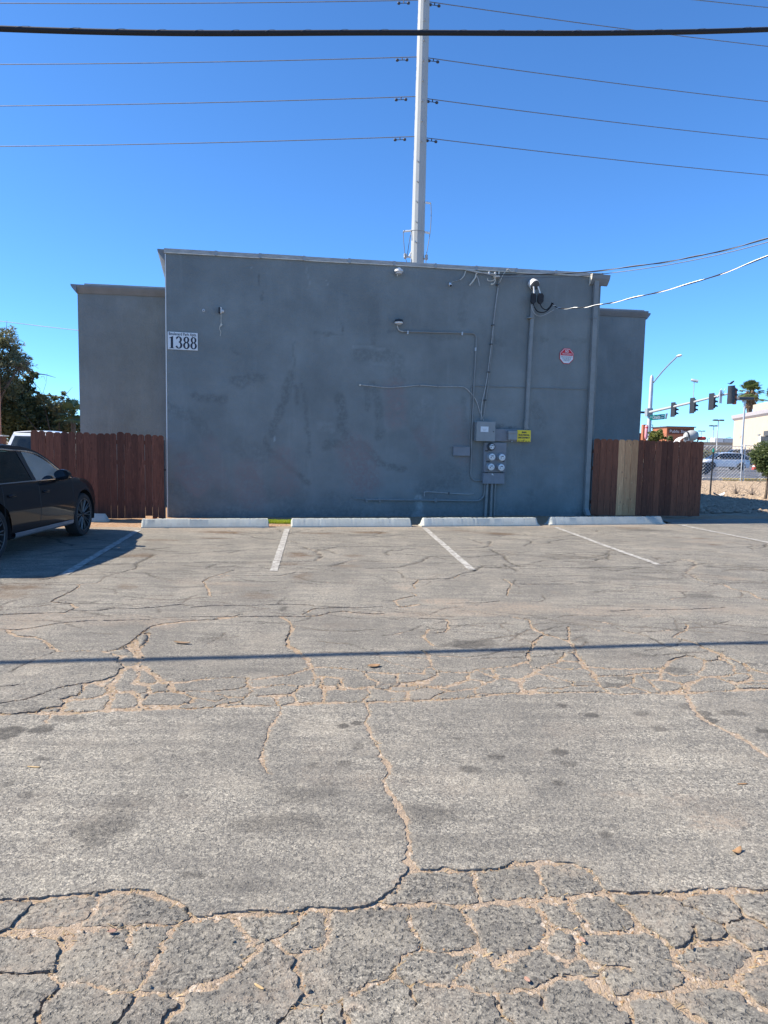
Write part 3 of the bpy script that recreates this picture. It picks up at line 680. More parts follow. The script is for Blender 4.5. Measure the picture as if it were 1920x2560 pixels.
def zone(x0, x1, y0, y1, cell, parent, plates, maxy=None):
    xs = np.arange(x0, x1 + cell * .5, cell); ys = np.arange(y0, y1 + cell * .5, cell)
    X, Y, d, dd = fields(xs, ys, cell); m = masks(X, Y, d, dd)
    nx, ny = X.shape; gx, gy = np.gradient(d, cell, cell); gn = np.hypot(gx, gy) + 1e-6; gx /= gn; gy /= gn
    Z = lot_z(X, Y)
    if not plates:                                   # far off: cracks as shallow grooves, sand in places, lip shade painted dark
        w = np.clip(1 - np.maximum(dd, 0) / (cell * .8), 0, 1)
        Z = Z - .018 * w; m[..., 0] = np.maximum(m[..., 0], w * np.clip(-.30 + 1.5 * fbm(X * 2, Y * 2, 71, 2), 0, .8)); m[..., 1] = np.maximum(m[..., 1], w * .95 * (m[..., 0] < .4))
        keep = np.ones((nx - 1, ny - 1), bool)
        if maxy is not None: keep = (Y < maxy(X))[:-1, :-1]
        ids = np.arange(nx * ny).reshape(nx, ny); q = np.stack([ids[:-1, :-1], ids[1:, :-1], ids[1:, 1:], ids[:-1, 1:]], -1)[keep]
        return np.stack([X, Y, Z], -1).reshape(-1, 3), q, m.reshape(-1, 4)
    hair = np.clip(1 - np.maximum(dd, 0) / (cell * .6), 0, 1) * (d > cell * 1.2); Z = Z - .006 * hair; m[..., 1] = np.maximum(m[..., 1], hair * .9); m[..., 0] = np.maximum(m[..., 0], hair * .35 * (vn(X * 3, Y * 3, 99) > 0))
    ok = d > cell * .05; cellok = ok[:-1, :-1] & ok[1:, :-1] & ok[1:, 1:] & ok[:-1, 1:]
    lab = np.zeros((nx - 1, ny - 1), np.int32); flat = cellok.ravel(); L = lab.ravel(); W = ny - 1; n = 0; comps = []
    for st in np.flatnonzero(flat):
        if L[st]: continue
        n += 1; L[st] = n; stack = [st]; out = []
        while stack:
            c = stack.pop(); out.append(c); j = c % W
            if j > 0 and flat[c - 1] and not L[c - 1]: L[c - 1] = n; stack.append(c - 1)
            if j < W - 1 and flat[c + 1] and not L[c + 1]: L[c + 1] = n; stack.append(c + 1)
            if c >= W and flat[c - W] and not L[c - W]: L[c - W] = n; stack.append(c - W)
            if c + W < flat.size and flat[c + W] and not L[c + W]: L[c + W] = n; stack.append(c + W)
        comps.append(np.array(out))
    kp = np.zeros((nx + 1, ny + 1), np.int32); kp[1:-1, 1:-1] = cellok; kp[0] = kp[1]; kp[-1] = kp[-2]; kp[:, 0] = kp[:, 1]; kp[:, -1] = kp[:, -2]
    cnt4 = kp[:-1, :-1] + kp[1:, :-1] + kp[1:, 1:] + kp[:-1, 1:]; bd = (cnt4 > 0) & (cnt4 < 4)
    sn = np.where(bd, np.clip(-d + cell * .12, -cell * 1.25, cell * .6), 0)         # snap rim vertices to the crack edge
    Xs = X + gx * sn; Ys = Y + gy * sn
    rim = np.clip(1 - np.maximum(d, 0) / .022, 0, 1) ** 2
    small = []
    k = 0
    for cc in comps:
        if len(cc) < 4: continue
        ci, cj = cc // W, cc % W; area = len(cc) * cell * cell; mx, my = X[ci, cj].mean(), Y[ci, cj].mean()
        ins = in_overlay(X[ci, cj], Y[ci, cj]).mean() > .5; old = my < np.interp(mx, E_line[:, 0], E_line[:, 1])
        edge = (cj.max() >= ny - 3) or (cj.min() <= 1 and y0 > 2) or ci.min() <= 1 or ci.max() >= nx - 3
        rs = np.random.RandomState(int(cc[0]) % 99991)
        dz, tx, ty = (.0075, 0, 0) if ins else ((0, 0, 0) if (edge and not old) or area > 2.5 else (rs.uniform(.0, .003), rs.uniform(-.005, .005), rs.uniform(-.005, .005)))
        q = np.stack([ci * ny + cj, (ci + 1) * ny + cj, (ci + 1) * ny + cj + 1, ci * ny + cj + 1], -1)
        u, inv = np.unique(q, return_inverse=True); q = inv.reshape(-1, 4)
        px, py = Xs.ravel()[u], Ys.ravel()[u]; rough = .0028 if old else .001
        pz = Z.ravel()[u] + dz + tx * (px - mx) + ty * (py - my) - rim.ravel()[u] * (.008 if old else .005) + rough * vn(px * 55, py * 55, 77) * 1.0
        V = np.stack([px, py, pz], -1); A = m.reshape(-1, 4)[u]
        e = np.sort(np.concatenate([q[:, [0, 1]], q[:, [1, 2]], q[:, [2, 3]], q[:, [3, 0]]]), 1); e0 = np.concatenate([q[:, [0, 1]], q[:, [1, 2]], q[:, [2, 3]], q[:, [3, 0]]])
        key = e[:, 0].astype(np.int64) * len(u) + e[:, 1]; uq, idx, cnt = np.unique(key, return_index=True, return_counts=True)
        be = e0[idx[cnt == 1]]; bv, binv = np.unique(be, return_inverse=True); binv = binv.reshape(-1, 2)
        sk_ = V[bv].copy(); sk_[:, 2] = pz[bv] - .05; nb = len(V)
        V = np.concatenate([V, sk_]); A = np.concatenate([A, A[bv]]); sq = np.stack([be[:, 1], be[:, 0], nb + binv[:, 0], nb + binv[:, 1]], -1)
        q = np.concatenate([q, sq])
        if len(cc) < 60: small.append((V, q, A)); continue
        o = raw('asphalt_plate', V, q, M['asphalt'], parent, True, A)
        o.data.set_sharp_from_angle(angle=math.radians(55))
    return small, comps
# far field and the rest of the lot are the parking lot itself
farmax = lambda X: np.where(X < 6.7, edge_y(X) + .16 + .08 * vn(X * 3, X * 0, 5), edge_y(X) + 1.1)
V, q, A = zone(-10.0, 11.0, 9.2, 18.2, .032, None, False, farmax)
Vs = [V]; qs = [q]; As = [A]; base = len(V)
for (x0, x1, y0, y1) in ((-60, 60, -40, 1.5), (-60, -3.9, 1.5, 5.4), (3.9, 60, 1.5, 5.4), (-60, -6.5, 5.4, 9.2), (7.0, 60, 5.4, 9.2), (-60, -10, 9.2, 12), (11, 60, 9.2, 18.2)):
    Vs.append(np.array([(x0, y0, -.004), (x1, y0, -.004), (x1, y1, -.004), (x0, y1, -.004)])); qs.append(np.array([[0, 1, 2, 3]]) + base); As.append(np.tile([.1, 0, .3, 0], (4, 1))); base += 4
lot = raw('parking_lot', np.concatenate(Vs), np.concatenate(qs), M['asphalt'], None, True, np.concatenate(As)); tag(lot, kind='structure')
sm1, _ = zone(-3.9, 3.9, 1.5, 5.4, .0095, lot, True)
sm2, _ = zone(-6.5, 7.0, 5.4, 9.2, .019, lot, True)
Vs = []; qs = []; As = []; b = 0
for V, q, A in sm1 + sm2: Vs.append(V); qs.append(q + b); As.append(A); b += len(V)
if Vs: raw('asphalt_crumbs', np.concatenate(Vs), np.concatenate(qs), M['asphalt'], lot, True, np.concatenate(As), 'stuff')
# sand that fills the cracks, and the bare strip along the building
def bed_z(x, y):
    e = y - edge_y(x)
    return lot_z(x, y) - .0042 + .0008 * np.clip((y - 3.4) / .6, 0, 1) + .006 * in_overlay(x, y + .03) * in_overlay(x, y - .03) + .0035 * fbm(x * 6, y * 6, 81, 3) - .032 * (y > 9.1) + np.where(y > 5.5, -.005 + .009 * fbm(x * 3, y * 3, 87, 2), 0) + np.where(x < 6.7, np.clip((e + .1) / .5, 0, 1) * (.026 + .03 * fbm(x * 1.3, y * 1.3, 83, 4)), -.01)
xs = np.arange(-12, 13.01, .05); ys = np.arange(1.4, 19.3, .05); X, Y = np.meshgrid(xs, ys, indexing='ij'); Z = bed_z(X, Y)
n0, n1 = X.shape; ids = np.arange(n0 * n1).reshape(n0, n1); q = np.stack([ids[:-1, :-1], ids[1:, :-1], ids[1:, 1:], ids[:-1, 1:]], -1)
strip = ((Y > edge_y(X) - .12)[:-1, :-1])
tag(raw('crack_sand', np.stack([X, Y, Z], -1).reshape(-1, 3), q[~strip], M['sand'], None, True), kind='structure')
tag(raw('dirt_strip', np.stack([X, Y, Z], -1).reshape(-1, 3), q[strip], M['dirt'], None, True), kind='structure')
g = MB(); g.grid([[(x, y, -.07) for y in (-1500, -40, 20, 60, 1500)] for x in (-1500, -60, 60, 1500)]); tag(g.build('ground', M['earth']), kind='structure')

# loose straw, crumbs and pebbles lying in the cracks
rs = np.random.RandomState(3); Vl = []; Ql = []; Vp = []; Qp = []; nb = 0; npb = 0
for P, w in CPATH:
    if w < .0085: continue
    for a, b_ in zip(P[:-1], P[1:]):
        L = np.linalg.norm(b_ - a); c = (a + b_) / 2
        if c[1] > 8.5 or c[1] < 1.6 or abs(c[0]) > 6: continue
        for _ in range(int(L * (30 if c[1] < 5.6 else 22) * min(2.4, w / .012)) + 1):
            t = rs.rand(); p = a + (b_ - a) * t + rs.normal(0, w * .55, 2); z = -.004 + rs.rand() * .010
            an = rs.rand() * math.pi; l = rs.uniform(.004, .014) * (1.9 if rs.rand() < .15 else 1); hw = rs.uniform(.0008, .002); dx, dy = math.cos(an) * l, math.sin(an) * l; tl = rs.uniform(-.004, .004)
            ox, oy = -math.sin(an) * hw, math.cos(an) * hw
            Vl += [(p[0] - dx - ox, p[1] - dy - oy, z - tl), (p[0] + dx - ox, p[1] + dy - oy, z + tl), (p[0] + dx + ox, p[1] + dy + oy, z + tl + .001), (p[0] - dx + ox, p[1] - dy + oy, z - tl + .001)]
            Ql.append((nb, nb + 1, nb + 2, nb + 3)); nb += 4
            if rs.rand() < .8:
                p = a + (b_ - a) * rs.rand() + rs.normal(0, w * .7, 2); r = rs.uniform(.002, .006); z = -.006 + rs.rand() * .006
                Vp += [(p[0] + r, p[1], z), (p[0], p[1] + r, z), (p[0] - r, p[1], z), (p[0], p[1] - r, z), (p[0], p[1], z + r), (p[0], p[1], z - r)]
                Qp += [(npb, npb + 1, npb + 4), (npb + 1, npb + 2, npb + 4), (npb + 2, npb + 3, npb + 4), (npb + 3, npb, npb + 4)]; npb += 6
tag(raw('straw_litter', Vl, Ql, M['straw']), 'loose dry straw and leaf bits lying in the asphalt cracks', 'straw', kind='stuff')
Vc = []; Qc = []; nc = 0; ch = np.array([(1, 0, -.6), (.2, 1, -.6), (-1, .3, -.6), (-.3, -1, -.6), (.6, .1, .5), (0, .6, .45), (-.55, 0, .55), (0, -.55, .4)])
for P, w in CPATH:
    for a, b_ in zip(P[:-1], P[1:]):
        c = (a + b_) / 2; L = np.linalg.norm(b_ - a)
        if c[1] > 9 or c[1] < 1.6 or abs(c[0]) > 6 or w < .008: continue
        for _ in range(rs.poisson(L * 5)):
            p = a + (b_ - a) * rs.rand() + rs.normal(0, .02, 2); r = rs.uniform(.004, .013); an = rs.rand() * 6.28; v = ch * r * rs.uniform(.6, 1.3, (8, 3)); cs, sn2 = math.cos(an), math.sin(an)
            v = np.stack([v[:, 0] * cs - v[:, 1] * sn2 + p[0], v[:, 0] * sn2 + v[:, 1] * cs + p[1], v[:, 2] + float(lot_z(np.array(p[0]), np.array(p[1]))) + .002], -1); Vc.append(v)
            Qc += [tuple(i + nc for i in f) for f in ((0, 1, 5, 4), (1, 2, 6, 5), (2, 3, 7, 6), (3, 0, 4, 7), (4, 5, 6, 7))]; nc += 8
tag(raw('asphalt_rubble', np.concatenate(Vc), Qc, M['asphalt'], None, False, np.tile([.1, 0, .8, 0], (nc, 1))), 'small broken asphalt crumbs along the cracks', 'rubble', kind='stuff')
tag(raw('pebbles', Vp, Qp, M['litter']), 'small brown crumbs and pebbles lying in the asphalt cracks', 'pebbles', kind='stuff')
# single bits lying on the asphalt
def leafbit(px, py, l, w, rz, m, name, label, cat, curl=.3):
    p = G(px, py, .015); mb = MB(); rows = []
    for i in range(7):
        t = i / 6 * 2 - 1; ww = w * (1 - t * t) ** .6 + .0015
        rows.append([(t * l, -ww, .004 + curl * l * t * t), (t * l, 0, .001 + curl * l * t * t), (t * l, ww, .005 + curl * l * t * t)])
    mb.grid(rows); v = []
    for (x, y, z) in mb.v: v.append((p[0] + x * math.cos(rz) - y * math.sin(rz), p[1] + x * math.sin(rz) + y * math.cos(rz), float(lot_z(np.array(p[0]), np.array(p[1]))) + .006 + z))
    mb.v = v; o = mb.build(name, m, None, True); s_ = o.modifiers.new('thick', 'SOLIDIFY'); s_.thickness = .0015; return tag(o, label, cat)
leafbit(1842, 2127, .03, .012, .6, M['litter'], 'dry_leaf', 'curled brown dry leaf on the asphalt at lower right', 'leaf', .5)
leafbit(1857, 1957, .025, .004, .1, M['litter'], 'wood_chip', 'flat brown wood chip on the asphalt near right edge', 'wood chip', .05)
leafbit(455, 1605, .075, .02, -.2, M['thatch'], 'paper_scrap', 'pale flat scrap on asphalt between stall lines and cable shadow', 'scrap', .1)
leafbit(935, 1662, .05, .03, .3, M['litter'], 'crushed_leaf', 'crushed reddish leaf above the centre band of cracks', 'leaf', .1)
leafbit(85, 1914, .035, .004, -.1, M['straw'], 'straw_stick', 'long straw stick on asphalt at left edge', 'stick', .05)
leafbit(1318, 2447, .012, .006, -1.0, M['pinkbrick'], 'brick_chip', 'pinkish brick chip on a cracked plate at the bottom', 'brick chip', .02)
leafbit(1456, 2347, .014, .006, -1.2, M['pinkbrick'], 'brick_chip', 'pinkish brick chip in a crack right of centre', 'brick chip', .02)
leafbit(280, 2326, .016, .007, .1, M['pinkbrick'], 'brick_chip', 'pinkish brick chip in the dirt seam at lower left', 'brick chip', .02)
leafbit(1730, 2365, .014, .004, 1.2, M['bark'], 'twig_stub', 'short dark twig stub in sand at lower right', 'twig', .05)
leafbit(648, 2465, .02, .003, -.6, M['straw'], 'straw_stick', 'yellow straw piece on cracked plate left of bottom centre', 'stick', .05)
# ------------------------------------------------------------------ the apartment building
WW = WS(1475, 1288)[0]; ZL, ZR = 5.66, 5.93; RB = 3.4           # wall length, roof heights, set-back of the rear block
def ztop(s): return ZL + (ZR - ZL) * s / WW
def wq(pts, t=0.0): return [wall(s, t, z) for s, z in pts]
bld = thing('apartment_building', 'blue grey stucco apartment block with flat roof facing the parking stalls', 'building', wall(WW / 2, -4, 0))
cell = .04; ns = int(WW / cell); nz = 146; S_, T_ = np.meshgrid(np.linspace(0, WW, ns + 1), np.linspace(0, 1, nz + 1), indexing='ij')
Zg = -.12 + (ztop(S_) + .12) * T_; tg = .006 * fbm(S_ * 1.1, Zg * 1.1, 91, 3); tg[0, :] = 0; tg[-1, :] = 0
m = np.zeros(S_.shape + (4,)); 
def stroke(pts, w, s, ch, soft=.5):
    P = [WS(a, b) for a, b in pts]
    if len(P) == 1: P = P * 2
    dm = np.full(S_.shape, 9.)
    wx = S_ + .09 * fbm(S_ * 4, Zg * 4, 15, 3); wz = Zg + .09 * fbm(S_ * 4, Zg * 4, 16, 3)
    for (ax, ay), (bx, by) in zip(P[:-1], P[1:]):
        vx, vy = bx - ax, by - ay; t = np.clip(((wx - ax) * vx + (wz - ay) * vy) / (vx * vx + vy * vy + 1e-9), 0, 1); dm = np.minimum(dm, np.hypot(wx - ax - t * vx, wz - ay - t * vy))
    v = np.clip((w - dm) / (w * soft), 0, 1) * s; m[..., ch] = np.maximum(m[..., ch], v)
def z4(l): return [(600 + a / 2.765, 600 + b / 2.765) for a, b in l]
def z3(l): return [(a / 2.37, 600 + b / 2.37) for a, b in l]
def z5(l): return [(1100 + a / 2.988, 600 + b / 2.988) for a, b in l]
for l, w, s in [([(125, 240), (130, 310)], .03, .8), ([(165, 350), (165, 410)], .03, .6), ([(355, 930), (300, 1110), (240, 1250), (225, 1340)], .12, .55), ([(380, 700), (370, 900)], .03, .4), ([(380, 1000), (400, 1130)], .06, .55), ([(430, 1000), (470, 1250), (480, 1500)], .06, .5),
    ([(170, 1380), (200, 1450), (280, 1540), (400, 1620), (470, 1670)], .09, .6), ([(690, 1090), (720, 1200), (700, 1290), (740, 1370), (760, 1420)], .16, .6), ([(930, 400), (920, 560)], .18, .25), ([(925, 660), (920, 720)], .14, .35), ([(840, 790), (960, 800), (1040, 790)], .28, .42), ([(1080, 850), (1100, 960)], .3, .35),
    ([(885, 1040), (890, 1170)], .1, .5), ([(930, 1000), (960, 1150), (970, 1280), (960, 1370)], .12, .5), ([(590, 1430), (700, 1410), (850, 1410), (920, 1480), (960, 1540), (1130, 1580)], .12, .6), ([(1180, 1260), (1260, 1360), (1300, 1440)], .18, .4), ([(1300, 1700), (1500, 1660)], .22, .5), ([(1250, 1740), (1350, 1760)], .15, .4),
    ([(530, 645), (700, 650)], .05, .45), ([(705, 560), (708, 620)], .025, .7), ([(1030, 630), (1180, 640)], .06, .45), ([(1320, 680), (1520, 680)], .08, .35), ([(1540, 380), (1540, 560)], .12, .3), ([(0, 1000), (80, 950), (150, 950)], .14, .4), ([(20, 1440), (120, 1500)], .3, .3), ([(60, 1650), (160, 1760)], .3, .35),
    ([(200, 1750), (400, 1780)], .3, .35), ([(600, 1780), (900, 1830)], .3, .3), ([(1540, 1100), (1590, 1700)], .1, .35)]: stroke(z4(l), w, s, 0)
for l, w, s in [([(1150, 930), (1330, 935)], .12, .55), ([(1370, 830), (1550, 810)], .12, .5), ([(1000, 980), (1180, 1080), (1230, 1150)], .18, .4), ([(1090, 1300), (1200, 1420)], .25, .35), ([(1050, 1450), (1150, 1560)], .25, .35), ([(1530, 205), (1532, 260)], .025, .8), ([(1370, 640), (1410, 680)], .05, .4), ([(1290, 1480), (1400, 1560)], .3, .3)]: stroke(z3(l), w, s, 0)
for l, w, s in [([(720, 1260), (760, 1380)], .22, .4), ([(680, 1900), (700, 1960)], .2, .4), ([(765, 740), (800, 745)], .05, .6), ([(920, 740), (1100, 745)], .06, .3), ([(400, 750), (480, 770)], .1, .4), ([(180, 480), (180, 620)], .12, .3), ([(310, 600), (330, 700)], .1, .25), ([(40, 1700), (160, 1800)], .3, .35), ([(0, 1960), (250, 2010)], .3, .4), ([(410, 1394), (570, 1400)], .05, .8)]: stroke(z5(l), w, s, 0)
for l, w, s in [([(780, 745), (1000, 750)], .05, .35), ([(900, 850), (1000, 870)], .05, .25), ([(1240, 1800), (1245, 1870)], .12, .8), ([(1200, 1900), (1280, 1920)], .1, .5), ([(1080, 1150), (1085, 1165)], .08, .4), ([(470, 180), (475, 340)], .02, .4), ([(235, 1340), (240, 1390)], .02, .8), ([(585, 270), (587, 300)], .02, .5), ([(68, 180), (68, 195)], .02, .9), ([(1000, 1280), (1200, 1250), (1300, 1100)], .2, .18), ([(550, 1290), (640, 1300)], .15, .2)]: stroke(z4(l), w, s, 1)
for l, w, s in [([(800, 1480), (860, 1650)], .55, .8), ([(1070, 1040), (1080, 1230)], .35, .7), ([(300, 1500), (320, 1700)], .35, .55), ([(60, 1600), (100, 1800)], .35, .6), ([(30, 1680), (30, 1760)], .3, .5), ([(1250, 1350), (1320, 1450)], .3, .5), ([(1480, 1200), (1560, 1500)], .3, .4)]: stroke(z4(l), w, s, 2)
for l, w, s in [([(1090, 1320), (1200, 1430)], .3, .6), ([(1060, 1380), (1180, 1480)], .2, .7), ([(1240, 1200), (1320, 1440)], .25, .4)]: stroke(z3(l), w, s, 2)
sp = np.clip((.42 + .25 * fbm(S_ * 1.5, Zg * 0, 95, 3) - Zg) / .4, 0, 1) * .6; m[..., 0] = np.maximum(m[..., 0], sp)
Pw = WL[None, None] + S_[..., None] * we + tg[..., None] * wn + Zg[..., None] * ez - np.array(bld.location)
ids = np.arange((ns + 1) * (nz + 1)).reshape(ns + 1, nz + 1); q = np.stack([ids[:-1, :-1], ids[1:, :-1], ids[1:, 1:], ids[:-1, 1:]], -1).reshape(-1, 4)
raw('front_wall', Pw.reshape(-1, 3), q, M['stucco'], bld, True, m.reshape(-1, 4))
for nm, s, sg in (('side_wall', 0., -1), ('side_wall', WW, 1)):
    mb = MB(); z = ztop(s); mb.grid([[wall(s, -RB - .1 - (0 if i == 0 else 0) + (RB + .1) * (i / 6.0), -.12 + (z + .12) * j / 8) for j in range(9)] for i in range(7)]); mb.build(nm, M['stucco_plain'], bld)
mb = MB(); mb.grid([[wall(s, -RB - .1 + (RB + .1) * j, ztop(s) - .03) for j in (0, 1)] for s in (0, WW)]); mb.build('roof_deck', M['solar'], bld)
# rear block
SL = WS(197, 900, -RB)[0]; SR = WS(1609, 900, -RB)[0]; ZRL = WS(197, 716, -RB)[1]; ZRR = WS(1612, 782, -RB)[1]
def zrear(s): return ZRL + (ZRR - ZRL) * (s - SL) / (SR - SL)
for a, b in ((SL, .25), (WW - .25, SR)):
    mb = MB(); mb.grid([[wall(a + (b - a) * i / 12, -RB + .004 * math.sin(i * 1.7 + j), -.12 + (zrear(a + (b - a) * i / 12) + .12) * j / 12) for j in range(13)] for i in range(13)]); mb.build('rear_wall', M['stucco_plain'], bld)
for s in (SL, SR):
    mb = MB(); mb.grid([[wall(s, t, z) for z in (-.12, zrear(s))] for t in (-RB, -9, -13.5)]); mb.build('side_wall', M['stucco_plain'], bld)
mb = MB(); mb.grid([[wall(s, t, zrear(s) - .02) for t in (-RB + .0, -13.5)] for s in (SL, SR)]); mb.build('roof_deck', M['solar'], bld)
mb = MB(); mb.grid([[wall(s, -13.5, z) for z in (-.12, zrear(s))] for s in (SL, SR)]); mb.build('back_wall', M['stucco_plain'], bld)
def gutter(p0, p1, outd, name='gutter', k=1.0):
    prof = [(0, -.24), (.03, -.23), (.12, -.12), (.165, -.05), (.17, 0), (0, 0)]; p0 = np.array(p0); p1 = np.array(p1); outd = np.array(outd)
    mb = MB(); mb.prism([p0 + outd * o * k + ez * z * k for o, z in prof], p1 - p0); return mb.build(name, M['trim'], bld)
gutter(wall(SL + .0, -RB + .003, ZRL + .02), wall(-.01, -RB + .003, zrear(0) + .02), wn, k=.8)
gutter(wall(SL - .003, -13.5, zrear(SL) + .022), wall(SL - .003, -RB + .136, ZRL + .022), -we, k=.8)
gutter(wall(WW + .003, -RB + .003, zrear(WW) + .03), wall(SR, -RB + .003, ZRR + .03), wn, k=.75)
gutter(wall(SR + .003, -13.5, ZRR + .02), wall(SR + .003, -RB + .02, ZRR + .0), we, k=.85)
for a, b in ((SL + .16, -.02), (WW + .02, SR - .05)):              # low parapet flashing on the rear roof
    mb = MB(); mb.prism([wall(a, -RB + t, zrear(a) + z) for t, z in ((-.02, 0), (-.02, .085), (-.10, .085), (-.10, 0))], wall(b, 0, zrear(b)) - wall(a, 0, zrear(a))); mb.build('parapet_cap', M['coping'], bld)
gutter(wall(-.003, -RB + .0, ZL + .05), wall(-.003, -.02, ZL + .05), -we, k=.92)
gutter(wall(WW + .003, -RB + .0, ZR + .0), wall(WW + .003, .002, ZR + .0), we, k=1.0)
# eave return box at the right corner
b0 = WS(1474, 690)[0]; mb = MB(); mb.prism([wall(b0, t, ZR + z) for t, z in ((.005, -.24), (.04, -.22), (.13, -.10), (.16, 0), (.005, 0))], we * (WW - b0 + .16)); mb.build('eave_return', M['trim'], bld)
mb = MB(); mb.prism([wall(b0 - .012, t, ZR + z) for t, z in ((.004, -.245), (.045, -.225), (.135, -.105), (.165, .004), (.004, .004))], we * .011); mb.build('eave_end_cap', M['cream'], bld)
# metal coping in lapped lengths along the roof edge
cuts = [WS(x, 650)[0] for x in (413, 540, 650, 760, 873, 985, 1088, 1190, 1290, 1390)] + [WW]; cuts[0] = -.02
for a, b in zip(cuts[:-1], cuts[1:]):
    j = random.uniform(-.006, .006); mb = MB(); d = wall(b - .004, 0, ztop(b)) - wall(a, 0, ztop(a))
    mb.prism([wall(a, t, ztop(a) + z + j) for t, z in ((.012, -.015), (.03, -.015), (.035, .062), (-.14, .075), (-.14, .05), (.012, .045))], d); mb.build('coping', M['coping'], bld)
    mb = MB(); mb.prism([wall(a, t, ztop(a) + z + j) for t, z in ((.010, -.03), (.034, -.034), (.037, -.016), (.010, -.016))], d); mb.build('drip_edge', M['coping_edge'], bld)
    mb = MB(); mb.box(wall(b, .038, ztop(b) + .018), (.03, .006, .05), (we, wn, ez)); mb.build('coping_clip', M['galv_d'], bld)
# downspout and sunlit corner strip
def wtube(name, pts, r, mat, parent, off=.03, n=8, sm=6):
    P = [WP(a, b, off) for a, b in pts]; P = bez(P, sm) if sm else P; mb = MB(); mb.tube(P, r, n); return mb.build(name, mat, parent, True)
d0, z0 = WS(1490, 706, .05); d1, z1 = WS(1464, 1270, .05)
mb = MB(); mb.prism([wall(d0 + a, t, z0 + .05) for a, t in ((-.06, .012), (.06, .012), (.06, .10), (-.06, .10))], wall(d1, 0, z1) - wall(d0, 0, z0 + .05)); mb.prism([wall(d1 - .055, t, z) for t, z in ((.012, z1), (.10, z1), (.22, .02), (.16, -.02), (.012, z1 - .08))], we * .11); mb.build('downspout', M['pipe'], bld)
for zz in (1.2, 3.1, 4.9):
    k = (z0 - zz) / (z0 - z1); mb = MB(); mb.box(wall(d0 + (d1 - d0) * k, .058, zz), (.075, .047, .018), (we, wn, ez)); mb.build('downspout_strap', M['pipe'], bld)
mb = MB(); mb.prism([wall(-.004, .006, -.05), wall(.014, .006, -.05), wall(.014, .006, ZL - .05), wall(-.004, .006, ZL - .05)], wn * .008); mb.build('sunlit_edge_strip', M['white'], bld)  # white strip painted on the corner for the sunlit side face

# ------------------------------------------------------------------ things fixed to the wall
def wthing(name, label, cat, px, py, group=None): return thing(name, label, cat, WP(px, py), group)
def wrect(px0, py0, px1, py1, off):
    a, za = WS(px0, py0, off); b, zb = WS(px1, py1, off); return (a + b) / 2, (za + zb) / 2, abs(b - a) / 2, abs(za - zb) / 2
def wboxp(name, rect, t0, t1, mat, parent, b=.006):
    s, z, hs, hz = wrect(*rect, t1); mb = MB(); mb.bbox(wall(s, (t0 + t1) / 2, z), (hs, (t1 - t0) / 2, hz), (we, wn, ez), b); return mb.build(name, mat, parent)
AX = (we, wn, ez)
# address sign 1388
t = wthing('address_sign', 'white rectangular address sign reading 1388 at the left corner of the wall', 'sign', 456, 876)
s0, zc, hs, hz = wrect(418.5, 828.5, 494, 876.5, .02); s0 += .004
mb = MB(); mb.bbox(wall(s0, .012, zc), (hs, .006, hz), AX, .003); mb.build('panel', M['sign_w'], t)
text('Boulevard Park Apts.', .085, M['sign_k'], t, wall(s0, .0195, zc + hz * .76), we, ez, width=hs * 1.84, bold=.0015)
def digit(c, ch, w, h, mb):
    def P(x, y): return wall(c[0] + x * w, .0205, c[1] + y * h)
    def arc(cx, cy, a, b, ta, tb, q0, q1, n=28):
        R = []
        for i in range(n + 1):
            q = q0 + (q1 - q0) * i / n; R.append([P(cx + a * math.cos(q), cy + b * math.sin(q)), P(cx + (a - ta) * math.cos(q), cy + (b - tb) * math.sin(q))])
        mb.grid(R)
    if ch == '1':
        mb.add([P(-.17, -.5), P(.17, -.5), P(.17, .5), P(-.17, .42)], [(0, 1, 2, 3)]); mb.add([P(-.34, -.5), P(.34, -.5), P(.34, -.46), P(-.34, -.46)], [(0, 1, 2, 3)]); mb.add([P(-.13, .42), P(-.36, .36), P(-.36, .32), P(-.13, .34)], [(0, 1, 2, 3)])
    if ch == '8': arc(0, .245, .42, .26, .27, .075, 0, 2 * math.pi); arc(0, -.225, .48, .285, .29, .075, 0, 2 * math.pi)
    if ch == '3':
        arc(-.06, .245, 0.46, .26, .29, .08, -math.pi / 2, math.pi * .86); arc(-.06, -.215, .52, .29, .30, .08, -math.pi * .86, math.pi / 2)
        arc(-.34, -.34, .12, .07, .12, .07, 0, 2 * math.pi, 12); arc(-.36, .30, .07, .05, .07, .05, 0, 2 * math.pi, 12)
for i, ch in enumerate('1388'):
    mb = MB(); digit((s0 + (-.72 + i * .48) * hs, zc - hz * .18), ch, hs * .46, hz * 1.38, mb); mb.build('numeral', M['sign_k'], t)
# left security camera
t = wthing('security_camera', 'small black and white security camera with dangling cord above the address sign', 'camera', 551, 776)
wboxp('camera_body', (545.5, 767, 552.5, 783), .05, .12, M['black'], t, .015); wboxp('camera_shell', (550, 767, 554, 783), .03, .115, M['white'], t, .01)
mb = MB(); p = WP(556, 778, .0); mb.lathe(p, wn, [(0, .035), (.02, .035), (.04, .02), (.05, .01)], 14); mb.build('mount', M['white'], t, True)
wtube('cord', [(553, 783), (552.5, 800), (553, 808), (550, 814), (549, 822), (552, 830), (550.5, 840)], .006, M['cream'], t, .03, 5); wtube('cord_knot', [(552, 808), (555, 812), (551, 816), (554, 811)], .008, M['cream'], t, .035, 5)
t = wthing('wall_bracket', 'small round white bracket left of the black security camera', 'bracket', 509, 776); mb = MB(); mb.lathe(WP(509, 776), wn, [(0, .03), (.012, .03), (.02, .012)], 14); mb.build('plate', M['galv'], t, True); mb = MB(); mb.lathe(WP(509, 776, .02), wn, [(0, .011), (.008, .009)], 8); mb.build('screw', M['grey_d'], t)
